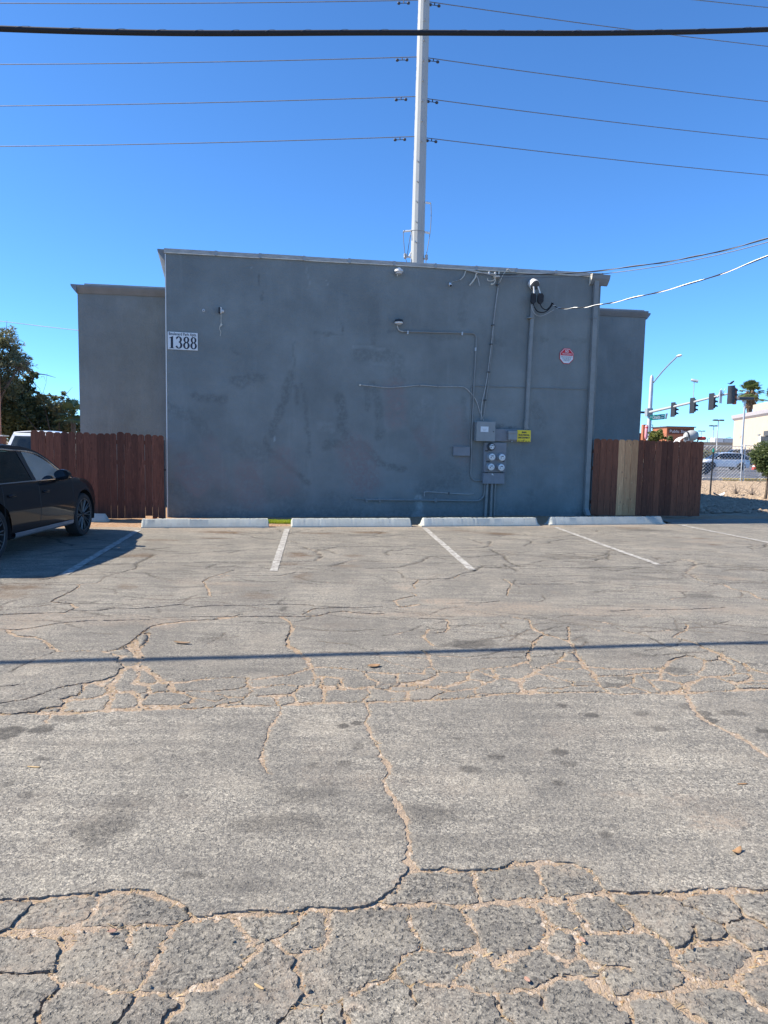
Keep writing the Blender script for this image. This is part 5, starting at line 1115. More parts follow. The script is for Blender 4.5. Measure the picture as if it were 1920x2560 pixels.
    cross(0, nA, 'windscreen', P.get('glass', M['glass'])); cross(nA, nD, 'roof', paint, .045); cross(nD, len(gp) - 1, 'rear_window', P.get('rglass', M['glass_dark']) if not P.get('back') else paint)
    if P.get('back'):
        (xa, za), (xb_, zb_) = gp[nD], gp[-1]; mb = MB(); mb.grid([[(xa + (xb_ - xa) * f - .07, v * gy(za + (zb_ - za) * f) * .84, za + (zb_ - za) * f) for v in (-1, -.33, .33, 1)] for f in (.16, .5, .84)]); mb.build('back_glass', M['glass_dark'], t, False, True)
    # cabin interior
    if P.get('interior', True):
        for sy in (.38, -.38):
            for xs0 in (P['bp'] + .05, P['bp'] - .95):
                mb = MB(); mb.bbox((xs0, sy, P['belt'] - .05), (.09, .24, .32), None, .07); mb.bbox((xs0 - .05, sy, P['belt'] + .33), (.05, .13, .09), None, .045); mb.build('seat', M['seat'], t, True, True)
        mb = MB(); mb.bbox((g[0][0] - .25, 0, P['belt'] - .0), (.2, P['gb'] * .9, .05), None, .04); mb.build('dashboard', M['seat'], t, True, True)
    # wheels
    for (ax, az, ar) in arch:
        for sg in (1, -1):
            R = P['wr']; wy = sg * (Wd - .03)
            mb = MB(); mb.lathe((0, 0, 0), (0, sg, 0), [(-.11, R * .72), (-.11, R * .93), (-.08, R), (.07, R), (.10, R * .95), (.112, R * .85), (.10, R * .76), (.04, R * .74)], 36, False); w = mb.build('wheel', M['rubber'], t, True, True); w.location = (ax, wy - sg * .11, R)
            rr = R * .755; mb = MB(); mb.lathe((0, 0, 0), (0, sg, 0), [(.085, rr), (.10, rr), (.10, rr * .95), (.04, rr * .9), (-.02, rr * .86), (-.02, .02)], 36, False); mb.build('rim', M['rim'], w, True, True)
            mb = MB(); mb.lathe((0, 0, 0), (0, sg, 0), [(.10, rr * .99), (.104, rr * .975), (.10, rr * .95)], 40, False); mb.build('rim_lip', M['rim_edge'], w, True, True)
            mb = MB()
            for kk in range(10):
                a = kk * math.pi / 5
                for da in (-.11, .11):
                    p0 = np.array([math.cos(a) * .05, sg * .075, math.sin(a) * .05]); p1 = np.array([math.cos(a + da) * rr * .93, sg * .09, math.sin(a + da) * rr * .93]); mb.tube([p0, p1], [.012, .009], 4)
            mb.build('spokes', M['rim_edge'] if P.get('bright') else M['rim'], w, False, True); mb = MB(); mb.lathe((0, 0, 0), (0, sg, 0), [(.03, .05), (.08, .045), (.09, .02)], 14); mb.build('hub_cap', M['rim'], w, True, True)
            mb = MB(); m_ = 18; R_ = []
            for i in range(m_ + 1): a = math.pi * (-.08 + 1.16 * i / m_); R_.append([(ax + math.cos(a) * ar, sg * y, max(.12, az + math.sin(a) * ar)) for y in (Wd * .965, Wd - .34)])
            mb.grid(R_); mb.build('wheel_well', M['black'], t, True, True)
    for sg in (1, -1):                                  # mirrors, handles, seams, sill trim, lamps
        mx_, mz_ = P['mir']; yb = sg * (gy(mz_) + .02); mb = MB(); mb.lathe((mx_ + .07, yb + sg * .13, mz_), (-1, 0, 0), [(-.0, .02), (.02, .07), (.06, .095), (.12, .1), (.15, .096), (.152, .08)], 18)
        mb.v = [(x, yb + sg * .13 + (y - yb - sg * .13) * 1.25, mz_ + (z - mz_) * .85) for x, y, z in mb.v]; mir = mb.build('mirror', paint, t, True, True)
        mb = MB(); mb.tube([(mx_, yb - sg * .03, mz_ - .09), (mx_, yb + sg * .09, mz_ - .06)], [.035, .025], 8); mb.build('mirror_stalk', M['black'], mir, True, True)
        for hx in P['handles']: mb = MB(); mb.bbox((hx, sg * Wd * .99, P['hz']), (.10, .018, .018), None, .012); mb.build('door_handle', paint, t, True, True)
        for sx in P['seams']:
            i = int(np.argmin(np.abs(X[:, NZ // 2] - sx))); mb = MB(); mb.tube([(X[i, j], sg * (Y[i, j] + .0005), Z[i, j]) for j in range(4, NZ)], .0035, 4); mb.build('door_seam', M['black'], t, False, True)
        a0, a1 = arch[1][0] + arch[1][2] + .06, arch[0][0] - arch[0][2] - .06
        mb = MB(); mb.grid([[(x, sg * (Wd * pr), z) for pr, z in ((.985, zb + .085), (.998, zb + .075), (.992, zb + .03), (.96, zb + .005))] for x in np.linspace(a0, a1, 12)]); mb.build('sill_trim', P.get('sill', M['silver']), t, True, True)
        hx0 = L1 - P.get('hlx', .28); i0 = [i for i in range(NS + 1) if hx0 < X[i, int(NZ * .78)] and Y[i, int(NZ * .78)] > Wd * .45]
        if len(i0) > 2: mb = MB(); mb.grid([[(X[i, j] * 1.002, sg * Y[i, j] * 1.004, Z[i, j]) for j in (int(NZ * .70), int(NZ * .76), int(NZ * .82), int(NZ * .87))] for i in i0]); mb.build('headlight', M['lens'], t, True, True)
        i0 = [i for i in range(NS + 1) if X[i, int(NZ * .8)] < L0 + .18 and Y[i, int(NZ * .8)] > Wd * .45]
        if len(i0) > 2: mb = MB(); mb.grid([[(X[i, j] * 1.002, sg * Y[i, j] * 1.004, Z[i, j]) for j in (int(NZ * .66), int(NZ * .74), int(NZ * .82), int(NZ * .9))] for i in i0]); mb.build('tail_light', M['red_lens'], t, True, True)
    return t
SEDAN = dict(x0=-2.42, x1=2.42, w=.925, zb=.25, n=6.5, belt=1.03, gb=.875, lean=.50, wr=.37, interior=True, bright=True,
    top=[(-2.5, 1.04), (-2.0, 1.08), (-1.2, 1.06), (0, 1.03), (1.0, 1.02), (1.4, 1.005), (1.75, .965), (2.05, .90), (2.25, .82), (2.42, .73)], nose=[-.12, -.04, 0, -.02, -.06, -.12],
    arch=[(1.44, .37, .43), (-1.42, .37, .43)], green=[(1.08, 1.03), (.74, 1.175), (.48, 1.35), (.15, 1.485), (-.4, 1.55), (-1.2, 1.525), (-1.9, 1.36), (-2.3, 1.07)], ia=16, ie=12,
    bp=-.25, cp=-1.25, rake=-.1, mir=(.46, 1.10), handles=(.02, -.98), hz=.86, seams=(.98, -.18, -1.18))
make_car('parked_car', 'glossy black car parked nose first at the left fence', (-6.06, 10.66, 0), math.radians(90.5), M['car_black'], SEDAN)
TRUCK = dict(x0=-2.9, x1=2.75, w=.98, zb=.38, n=10, belt=1.22, gb=.92, lean=.30, wr=.40, crown=.03, interior=False, cat='pickup truck', taper=.04,
    top=[(-3, 1.30), (-1.0, 1.30), (-.8, 1.22), (1.2, 1.22), (1.8, 1.20), (2.4, 1.14), (2.8, 1.0)], arch=[(1.75, .42, .46), (-1.75, .42, .46)], green=[(1.35, 1.22), (.85, 1.62), (.55, 1.82), (-.2, 1.90), (-.72, 1.88), (-.84, 1.82), (-1.05, 1.27)], ia=11, ie=7,
    bp=.2, rake=-.05, mir=(1.0, 1.32), handles=(.35,), hz=1.08, seams=(1.2, .15, -.85), glass=M['glass_dark'], trim=M['black'], sill=M['black'], back=True)
pt = D(88, 1100, 21.5); make_car('pickup_truck', 'white pickup truck behind the left plank fence', (pt[0] + .05, 22.4, -.03), math.radians(88), M['car_white'], TRUCK)
SUV = dict(x0=-2.4, x1=2.35, w=.93, zb=.26, n=7, belt=1.05, gb=.87, lean=.42, wr=.37, interior=True, ns=110, nz=16,
    top=[(-2.5, 1.12), (-1.6, 1.10), (.5, 1.05), (1.1, 1.04), (1.6, 1.0), (2.0, .95), (2.35, .82)], arch=[(1.4, .37, .43), (-1.4, .37, .43)], green=[(1.30, 1.05), (.8, 1.40), (.45, 1.58), (-.4, 1.67), (-1.5, 1.62), (-1.95, 1.45), (-2.3, 1.12)], ia=11, ie=9,
    bp=.05, cp=-1.0, rake=-.1, mir=(.85, 1.12), handles=(.2, -.85), hz=.92, seams=(1.05, 0, -.9), glass=M['glass_dark'], trim=M['black'], sill=M['black'])
g1 = G(1818, 1176); make_car('passing_car', 'silver white car on the road beyond the chain link fence', (g1[0] - .1, g1[1] + .9, 0), math.radians(180), M['car_white'], SUV)
VAN = dict(SUV); VAN.update(cat='van', top=[(-2.5, 1.25), (1.0, 1.22), (1.6, 1.15), (2.35, .95)], belt=1.22, green=[(1.5, 1.22), (1.0, 1.75), (.7, 2.05), (-.4, 2.15), (-1.6, 2.12), (-2.1, 2.0), (-2.35, 1.25)], mir=(1.0, 1.35), interior=False)
g2 = G(1822, 1163); make_car('passing_van', 'dark grey van on the far lane behind the silver white car', (g2[0] + .5, g2[1] - 1, 0), math.radians(180), M['car_grey'], VAN)
# ------------------------------------------------------------------ transmission pole and lines
PY = 46.0
pb = D(1043, 660, PY); pt_ = D(1064, 0, PY); zz0, zz1 = pb[2], pt_[2]; wb_ = 32.5 * PY / FPX; wt_ = 27.0 * PY / FPX
pole = thing('transmission_pole', 'tall pale grey steel power pole rising behind the roof', 'utility pole', (pb[0], PY, 0))
slope = (pt_[0] - pb[0]) / (zz1 - zz0)
def pc(z): return np.array([pb[0] + slope * .25 * (z - zz0), PY, z])
def pr_(z): return (wb_ + (wt_ - wb_) * (z - zz0) / (zz1 - zz0)) / 2
mb = MB(); ng = 12; ztp = zz1 + 9; R = []
for z in (0, zz0, (zz0 + zz1) / 2, zz1, ztp): c = pc(z); R.append([c + pr_(z) * np.array([math.cos(a), math.sin(a), 0]) for a in [2 * math.pi * (k + .77) / ng for k in range(ng + 1)]])
mb.grid(R); mb.add([pc(ztp)] + R[-1][:-1], [(0, k + 1, (k + 1) % ng + 1) for k in range(ng)]); mb.build('shaft', M['pole'], pole)
for i in range(13):                                       # step bolts
    z = D(1040, 610 - i * 50, PY)[2]; c = pc(z); a = math.radians(-84 if i > 4 else -108); d = np.array([math.cos(a), math.sin(a), 0])
    mb = MB(); mb.tube([c + d * pr_(z) * .96, c + d * (pr_(z) + .14)], .035, 6); mb.tube([c + d * (pr_(z) + .13), c + d * (pr_(z) + .17)], .06, 6); mb.build('step_bolt', M['galv_d'], pole)
def sagline(a, b, sag, n=24): return [a + (b - a) * t - ez * sag * 4 * t * (1 - t) for t in np.linspace(0, 1, n)]
LV = [((1031, 0), (0, 8), (1087, 5), (1920, 116)), ((1030, 142), (0, 161), (1080, 145), (1920, 254)), ((1026, 241), (0, 265), (1075, 247), (1920, 348)), ((1022, 341), (0, 366), (1072, 345), (1920, 438))]
names = ['highest', 'second highest', 'third highest', 'lowest']
def damper(o, p, d):
    d = d / np.linalg.norm(d); q = p - ez * .16; mb = MB(); mb.tube([q - d * .28, q, q + d * .28], .022, 5); mb.tube([p, q], .035, 5)
    for sg in (-1, 1): mb.lathe(q + d * sg * .30, d, [(-.09, .05), (-.05, .085), (.05, .085), (.09, .05)], 10)
    mb.build('damper', M['dampers'], o, True)
for nm, (pl, el, pr2, er) in zip(names, LV):
    for side, (pp, ee) in (('left', (pl, el)), ('right', (pr2, er))):
        sgn = -1 if side == 'left' else 1
        a = pc(D(*pp, PY)[2]); a = a + np.array([sgn * pr_(a[2]), 0, 0]); yb = 50.0 if side == 'left' else 58.0
        e_ = D(ee[0], ee[1], yb); far = a + (e_ - a) * 2.0
        sg_ = .35; mid_fix = sg_ * 4 * .5 * .5
        t = thing('power_line', '%s power line running to the %s of the steel pole' % (nm, side), 'power line', a)
        far = far + ez * 0; pts = [a + (far - a) * u - ez * sg_ * 4 * u * (1 - u) + ez * (mid_fix * 2 * u if u <= 1 else 0) for u in np.linspace(0, 1, 30)]
        mb = MB(); mb.tube(pts, .026, 6); mb.build('conductor', M['wire'], t, True)
        dv = pts[2] - pts[0]; p = a + dv / np.linalg.norm(dv) * (.9 if side == 'left' else .35); damper(t, p, dv)
a = D(1860, 0, 52); t = thing('power_line', 'short stretch of power line crossing the top right corner', 'power line', a); b_ = D(1920, 18, 55)
if True:
    d = D(1740, 0, 48); e_ = D(1925, 19.5, 55); mb = MB(); mb.tube([d - (e_ - d) * 1.5, d, e_, e_ + (e_ - d) * 4], .026, 6); mb.build('conductor', M['wire'], t, True)
# standoffs and jumpers low on the pole
def PX(px, py): return D(px, py, PY - .1)
for pts, r, nm, mt in [([(1064, 506), (1077, 508)], .07, 'standoff', 'white'), ([(1062, 580), (1075, 583)], .07, 'standoff', 'white'), ([(1029, 577), (1015, 578), (1008, 579)], .06, 'standoff', 'white'), ([(1027, 643), (1012, 641)], .06, 'bracket', 'galv'), ([(1060, 647), (1069, 646)], .06, 'bracket', 'galv'), ([(1028, 630), (1023, 641)], .04, 'brace', 'white')]:
    mb = MB(); mb.tube([PX(*p) for p in pts], r, 8); mb.build(nm, M[mt], pole, True)
for pts in ([(1077, 508), (1078, 540), (1075, 583), (1068, 625), (1065, 645), (1065, 665)], [(1008, 579), (1009, 600), (1013, 640), (1018, 660), (1022, 668)], [(1026, 577), (1043, 575.5), (1062, 578)], [(1029, 577), (1024, 600), (1018, 640)], [(1013, 575), (1010, 578), (1008, 583)]):
    mb = MB(); mb.tube(bez([D(*p, PY - .55) for p in pts], 4), .022, 5); mb.build('jumper', M['wire'], pole, True)
for px, py in ((1013, 640), (1066, 643)): mb = MB(); mb.lathe(PX(px, py), ez, [(-.18, .05), (-.1, .11), (0, .09), (.1, .11), (.16, .05)], 10); mb.build('arrester', M['galv_d'], pole, True)
# thick lashed cable overhead and the service drops
S0c, S1c = np.array([-2.81, 5.07]), np.array([3.38, 6.03]); nsh = np.array([-(S1c - S0c)[1], (S1c - S0c)[0]])
def cabpt(px, py):                                        # height along the sight line at which the shadow falls on the surveyed shadow line
    d = ray(px, py); ldn = np.array(ld); k = d[:2] - ldn[:2] * d[2] / ldn[2]; c0 = -ldn[:2] * CAMH / ldn[2]
    lam = (S0c - c0) @ nsh / (k @ nsh); return CC + d * lam
ca, cm, cb = cabpt(0, 72), cabpt(960, 82), cabpt(1920, 74)
t = thing('overhead_cable', 'thick black lashed cable bundle crossing the whole sky overhead', 'cable', cm)
path = bez([ca + (ca - cm) * 1.6 + ez * .25, ca, cm, cb, cb + (cb - cm) * 1.6 + ez * .25], 30); mb = MB(); mb.tube(path, .023, 10); mb.build('bundle', M['cable'], t, True); mb = MB(); mb.tube([CC + (p - CC) * 1.0085 + ez * .003 for p in path], .022, 10); mb.build('shadow_widening_cable', M['cable'], t, True)  # hidden second cable added behind the first to widen the ground shadow
mb = MB(); mb.tube([p + ez * .019 for p in path], .008, 6); mb.build('messenger_wire', M['wire'], t, True)
hel = []
for i, p in enumerate(bez(path, 6)): a = i * .33; hel.append(p + ez * (.005 + .024 * math.cos(a)) + np.array([0, 1, 0]) * .021 * math.sin(a))
mb = MB(); mb.tube(hel, .0014, 4); mb.build('lashing_wire', M['wire'], t)
def drop(name, label, pts, r, mats, twist=0):
    P = bez([D(px, py, y) for px, py, y in pts], 10); t = thing(name, label, 'cable', P[0]); mb = MB(); mb.tube(P, r, 7); mb.build('jacket', M[mats[0]], t, True)
    if twist:
        h = []; Q = bez(P, 4)
        for i, p in enumerate(Q): a = i * twist; h.append(p + ez * r * 1.3 * math.cos(a) + np.array([0, 1, 0]) * r * 1.3 * math.sin(a))
        mb = MB(); mb.tube(h, r * .75, 6); mb.build('twisted_neutral', M[mats[1]], t, True)
    return t
yw = lambda px: float(WP(px, 700, .3)[1])
drop('service_drop', 'twisted black and silver power drop hanging from the right to the mast', [(1381, 757, yw(1381)), (1388, 766, yw(1388)), (1400, 771, yw(1400) - .1), (1440, 770, 16.6), (1500, 762, 16.2), (1600, 741, 15.4), (1750, 702, 14.4), (1920, 640, 13.4), (2150, 535, 12.2), (2600, 300, 10.8)], .011, ('cable', 'galv'), .16)
drop('phone_drop', 'upper telephone cable running from the roof edge to the right', [(1240, 687, yw(1240)), (1330, 686, yw(1330)), (1440, 682, 16.9), (1600, 664, 15.8), (1750, 639, 14.9), (1920, 596, 13.8), (2150, 520, 12.4), (2600, 330, 11)], .011, ('cable', 'wire'), .16)
drop('phone_drop', 'thin lower telephone wire running from the roof edge to the right', [(1240, 693, yw(1240)), (1330, 694, yw(1330)), (1450, 690, 16.9), (1600, 673, 15.8), (1750, 647, 14.9), (1920, 605, 13.8), (2150, 530, 12.4), (2600, 340, 11)], .008, ('wire', 'wire'))
drop('far_wire', 'single thin wire at far left ending at the rear block', [(-300, 770, 22), (0, 803, 20), (100, 815, 19.4), (197, 826, WP(197, 826, -RB)[1] - .05)], .008, ('wire', 'wire'))
# ------------------------------------------------------------------ trees and plants
def crown(name, parent, mat, blobs, n, leaf, seed, aspect=.45, hang=0.0):
    rs = np.random.RandomState(seed); w = np.array([b[3] * b[4] * b[5] for b in blobs]) ** .8; w /= w.sum(); N = rs.multinomial(n, w); C = []; 
    for b, k in zip(blobs, N):
        nc = max(4, k // 26); d = rs.normal(size=(nc, 3)); d /= np.linalg.norm(d, axis=1)[:, None]; r = rs.rand(nc, 1) ** .42; cc = np.array(b[:3]) + d * r * np.array(b[3:6])
        idx = rs.randint(0, nc, k); C.append(cc[idx] + rs.normal(size=(k, 3)) * np.array([1, 1, .8]) * np.mean(b[3:6]) * .13)
    C = np.concatenate(C); k = len(C); a = rs.normal(size=(k, 3)); a[:, 2] = a[:, 2] * .6 - hang; a /= np.linalg.norm(a, axis=1)[:, None]; b = rs.normal(size=(k, 3)); b -= a * (a * b).sum(1)[:, None]; b /= np.linalg.norm(b, axis=1)[:, None]
    l = leaf * rs.uniform(.6, 1.4, (k, 1)); V = np.stack([C - a * l, C + b * l * aspect, C + a * l, C - b * l * aspect], 1).reshape(-1, 3); off = np.array(parent.location)
    return raw(name, V - off, np.arange(4 * k).reshape(-1, 4), mat, parent)
def limbs(parent, base, tips, r0, seed, mat='bark', name='trunk'):
    rs = np.random.RandomState(seed); mb = MB(); base = np.array(base); fork = base + (np.mean(tips, 0) - base) * .35; fork[2] = base[2] + (np.mean([t[2] for t in tips]) - base[2]) * .4
    mb.tube(bez([base, base + (fork - base) * .5 + rs.normal(0, .08, 3), fork], 4), [r0 * (1.25 - .5 * i / 8) for i in range(9)], 9)
    for tp in tips:
        tp = np.array(tp); m1 = fork + (tp - fork) * .5 + rs.normal(0, .18, 3); P = bez([fork, m1, tp], 5); mb.tube(P, [r0 * (.62 - .55 * i / (len(P) - 1)) for i in range(len(P))], 6)
        for _ in range(5):
            s_ = P[rs.randint(3, len(P))]; e = s_ + rs.normal(0, .5, 3) + np.array([0, 0, .1]); mb.tube([s_, (s_ + e) / 2 + rs.normal(0, .06, 3), e], [r0 * .14, r0 * .09, .006], 4)
    return mb.build(name, M[mat], parent, True)
def tree(name, label, base, blobs, n, leaf, mat, seed, r0=.16, aspect=.45, hang=0, cat='tree', group=None, twigs=0):
    t = thing(name, label, cat, base, group); limbs(t, base, [np.array(b[:3]) + np.array([0, 0, b[5] * .3]) for b in blobs], r0, seed); crown('crown', t, M[mat], blobs, n, leaf, seed, aspect, hang)
    if twigs:
        rs = np.random.RandomState(seed + 5); mb = MB()
        for _ in range(twigs):
            b = blobs[rs.randint(len(blobs))]; d = rs.normal(size=3); d /= np.linalg.norm(d); s_ = np.array(b[:3]) + d * np.array(b[3:6]) * .6; e = s_ + d * np.array(b[3:6]) * rs.uniform(.4, .75) + np.array([0, 0, -.15]); mb.tube([s_, (s_ + e) / 2 + rs.normal(0, .07, 3), e], [.015, .01, .004], 3)
        mb.build('bare_twigs', M['twig'], t)['kind'] = 'stuff'
    return t
def B(px, py, y, rx, rz, ry=None): p = D(px, py, y); return (*p, rx, ry or rx, rz)
def gnd(px, y): p = D(px, 1120, y); return np.array([p[0], y, -.06])
GL = 'trees behind the left fence'
tree('feathery_tree', 'tall thin feathery grey green tree at the far left edge', gnd(-30, 33), [B(-40, 900, 33, 1.7, 1.1), B(15, 850, 33, .75, .55), B(25, 905, 33.4, .95, .6), B(60, 910, 32.6, .45, .35), B(-10, 960, 33, 1.1, .7), B(-90, 850, 33, 1.2, 1.2)], 19000, .08, 'leaf_olive', 1, .22, .28, .5, group=GL, twigs=90)
tree('dark_tree', 'dark leafy tree with a branch reaching right, at far left', gnd(20, 35), [B(10, 985, 35, 1.2, .9), B(62, 960, 35, .55, .42), B(90, 938, 35, .45, .28), B(0, 1040, 34, 1.4, 1.0), B(50, 1020, 34.5, .9, .8), B(75, 1000, 35, .35, .5)], 15000, .085, 'leaf_dark', 2, .2, .5, .1, group=GL, twigs=50)
tree('hedge_tree', 'broad dark shrubby tree left of the rear block', gnd(110, 36), [B(100, 1030, 36, 1.1, .85), B(140, 1050, 36, 1.1, .8), B(90, 1075, 35.5, 1.5, .8), B(160, 1075, 36, 1.0, .7), B(128, 1000, 36, .45, .4), B(158, 990, 36, .3, .35), B(60, 1080, 35, 1.2, .8)], 12000, .08, 'leaf_dark', 3, .14, .5, group=GL, twigs=40)
tree('olive_bush', 'sunlit olive green bush top among the trees at left', gnd(140, 34.5), [B(150, 1020, 34.5, .5, .35), B(105, 995, 34.5, .4, .3), B(185, 1060, 34.5, .45, .6), B(30, 1000, 33.5, .4, .35)], 2600, .075, 'leaf_olive', 4, .07, .5, cat='bush', group=GL)
def palm(name, label, base, top, trunk_r, nfr, flen, seed, skirt=1.0, mats=('leaf_palm', 'thatch', 'bark')):
    t = thing(name, label, 'palm tree', base); rs = np.random.RandomState(seed); base = np.array(base); top = np.array(top); mb = MB(); P = bez([base, (base + top) / 2 + np.array([trunk_r * .4, 0, 0]), top], 10); mb.tube(P, [trunk_r * (1.15 - .3 * i / (len(P) - 1)) for i in range(len(P))], 10); mb.build('trunk', M[mats[2]], t, True)
    if skirt:
        mb = MB()
        for i in range(170):
            a = rs.rand() * 6.28; z = rs.uniform(-1, .1) * flen * skirt * 1.15; r = trunk_r * (1.25 + .9 * (1 + z / (flen * skirt * 1.2))); p = top + np.array([math.cos(a) * trunk_r * .8, math.sin(a) * trunk_r * .8, z + .3]); e = top + np.array([math.cos(a) * r * 1.35, math.sin(a) * r * 1.35, z - flen * .28]); mb.tube([p, e], [.10, .03], 4)
        mb.build('dead_frond_skirt', M[mats[1]], t)
    for i in range(nfr):
        a = rs.rand() * 6.28; el = rs.uniform(-.6, 1.5); d = np.array([math.cos(a) * math.cos(el), math.sin(a) * math.cos(el), math.sin(el)]); st = top + np.array([0, 0, .2]); c = st + d * flen * .55 - np.array([0, 0, .06 * flen]); mb = MB(); mb.tube([st, c], [.04, .02], 4)
        side = np.cross(d, ez); side /= np.linalg.norm(side) + 1e-9; upv = np.cross(side, d)
        for k in range(17):
            th = (k / 16 - .5) * 3.7; v = d * math.cos(th) + side * math.sin(th); l = flen * .5 * (.75 + .25 * math.cos(th)); e = c + v * l * .62 + upv * .03; e2 = c + v * l - np.array([0, 0, .22 * l * rs.uniform(.6, 1.4)]); wv = np.cross(v, upv); wv /= np.linalg.norm(wv) + 1e-9; w = flen * .035
            mb.add([c, e + wv * w, e2, e - wv * w], [(0, 1, 2, 3)])
        mb.build('frond', M[mats[0]], t)
    return t
p = D(182, 1040, 33); palm('fan_palm', 'small fan palm against the left edge of the rear block', (p[0], 33, -.06), D(182, 1050, 33), .12, 16, .95, 3, 0)
p = D(1874, 1000, 128); palm('fan_palm', 'tall fan palm with brown skirt behind the cream store', (p[0] - .25, 128, -.06), D(1876, 983, 128), .5, 44, 2.55, 4, .85)
p = D(1922, 1010, 118); palm('fan_palm', 'fan palm cut off by the right edge of the picture', (p[0] + .8, 118, -.06), D(1934, 1008, 118), .5, 26, 3.0, 5, .7)

# ------------------------------------------------------------------ left neighbours
t = thing('neighbour_house', 'peach stucco house just showing at the left edge', 'house', (-15, 25, 0)); e0 = D(2, 1000, 30.0)
mb = MB(); mb.bbox((e0[0] - 4, 27, 2.1), (4, 3, 2.15), None, .02); mb.build('wall', M['peach'], t); mb = MB(); mb.prism([(e0[0] - 8.3, 23.7, 4.25), (e0[0] - .3, 23.7, 4.25), (e0[0] - 4.2, 23.7, 5.1)], (0, 6.6, 0)); mb.build('roof', M['brown_w'], t)
mb = MB(); mb.box((e0[0] - 2.2, 23.99, 1.5), (.6, .03, .6)); mb.build('window', M['glass_dark'], t)
t = thing('utility_cabinet', 'low brown cabinet with flat lid at the left edge', 'cabinet', D(5, 1110, 20)); c = D(4, 1100, 20.0); mb = MB(); mb.bbox((c[0], 20, c[2] - .75), (.08, .12, .85), None, .01); mb.build('cabinet', M['brown_w'], t); mb = MB(); mb.bbox((c[0], 20, c[2] + .12), (.13, .17, .015), None, .005); mb.build('lid', M['galv'], t)

# ------------------------------------------------------------------ the street on the right
tag(MB().grid([[(x, y, z) for y, z in ((19, -.055), (24, -.02), (30, -.02), (41.5, -.03))] for x in (8.6, 20, 60)]).build('gravel_yard', M['gravel']), kind='structure')
tag(MB().grid([[(x, y, -.045) for y in (43.5, 92)] for x in (-80, 200)]).build('road', M['road']), kind='structure')
mb = MB(); mb.prism([(-80, 42.9, -.07), (-80, 43.5, -.07), (-80, 43.5, .09), (-80, 43.42, .11), (-80, 42.9, .11)], (280, 0, 0)); tag(mb.build('kerb', M['concrete']), kind='structure')
mb = MB(); mb.prism([(-80, 92, -.07), (-80, 94.5, -.07), (-80, 94.5, .1), (-80, 92, .1)], (280, 0, 0)); tag(mb.build('pavement', M['concrete']), kind='structure')
mb = MB(); mb.prism([(x_, 42.88, z_) for x_, z_ in ((20.6, -.02), (23.6, -.02), (23.6, .115), (20.6, .115))], (0, .56, 0)); tag(mb.build('yellow_kerb', M['yellow_paint']), kind='structure')
for yy in (52, 60.5, 77): mb = MB(); mb.grid([[(x, y, -.04) for y in (yy, yy + .13)] for x in (-60, 150)]); tag(mb.build('lane_line', M['line'] if yy != 60.5 else M['yellow_paint']), kind='structure')
rs = np.random.RandomState(8); V = []; Q = []; nb = 0; ico = np.array([(1, 0, 0), (0, 1, 0), (-1, 0, 0), (0, -1, 0), (0, 0, 1), (.6, .6, .5), (-.6, .6, .5), (-.6, -.6, .5), (.6, -.6, .5)]); icf = [(0, 5, 4), (5, 1, 4), (1, 6, 4), (6, 2, 4), (2, 7, 4), (7, 3, 4), (3, 8, 4), (8, 0, 4)]
for _ in range(9000):
    y = 19.5 + 22 * rs.rand() ** .8; x = rs.uniform(.42, .60) * y + rs.uniform(-.6, .8); r = rs.uniform(.025, .075) * (1.5 if rs.rand() < .1 else 1)
    if x < 8.7: continue
    v = ico * r * rs.uniform(.7, 1.3, (9, 3)) * np.array([1, 1, .75]); a = rs.rand() * 6.28; c_, s_ = math.cos(a), math.sin(a); v = np.stack([v[:, 0] * c_ - v[:, 1] * s_, v[:, 0] * s_ + v[:, 1] * c_, v[:, 2]], -1) + (x, y, -.025); V.append(v); Q += [tuple(i + nb for i in f) for f in icf]; nb += 9
tag(raw('landscape_rocks', np.concatenate(V), Q, M['rock']), 'tan landscaping rock spread over the yard right of the fence', 'rocks', kind='stuff')
# chain link fence
def chain(name, label, xa, xb, y, h, posts, dia=.2, wr=.010, top=True):
    t = thing(name, label, 'fence', ((xa + xb) / 2, y, 0)); mb = MB(); W = xb - xa
    for sg in (1, -1):
        for k in range(int(-h / dia) - 1, int(W / dia) + 2):
            x0 = xa + k * dia if sg > 0 else xa + k * dia + h; x1 = x0 + sg * h; z0, z1 = .05, h
            ax, az, bx, bz = x0, z0, x1, z1
            if min(ax, bx) < xa - 1e-6:
                if ax < xa: f = (xa - ax) / (bx - ax); az += (bz - az) * f; ax = xa
                else: f = (xa - bx) / (ax - bx); bz += (az - bz) * f; bx = xa
            if max(ax, bx) > xb + 1e-6:
                if ax > xb: f = (ax - xb) / (ax - bx); az += (bz - az) * f; ax = xb
                else: f = (bx - xb) / (bx - ax); bz += (az - bz) * f; bx = xb
            if not (xa - .01 <= ax <= xb + .01 and xa - .01 <= bx <= xb + .01) or abs(ax - bx) < .01: continue
            mb.tube([(ax, y + sg * .004, az), (bx, y + sg * .004, bz)], wr, 3, False)
    o = mb.build('wire_mesh', M['galv'], t); o['kind'] = 'stuff'
    for x in posts: mb = MB(); mb.lathe((x, y + .05, 0), ez, [(-.05, .033), (h + .05, .033), (h + .09, .02)], 10); mb.build('post', M['galv'], t, True)
    if top: mb = MB(); mb.tube([(xa, y + .05, h), (xb, y + .05, h)], .022, 8); mb.build('top_rail', M['galv'], t, True); mb = MB(); mb.tube([(xa, y + .02, .06), (xb, y + .02, .06)], .012, 6); mb.build('bottom_rail', M['galv'], t, True)
    return t
x1_ = D(1757, 1150, 42)[0]; x2_ = D(1856, 1150, 42)[0]; x3_ = D(1862, 1150, 42)[0]
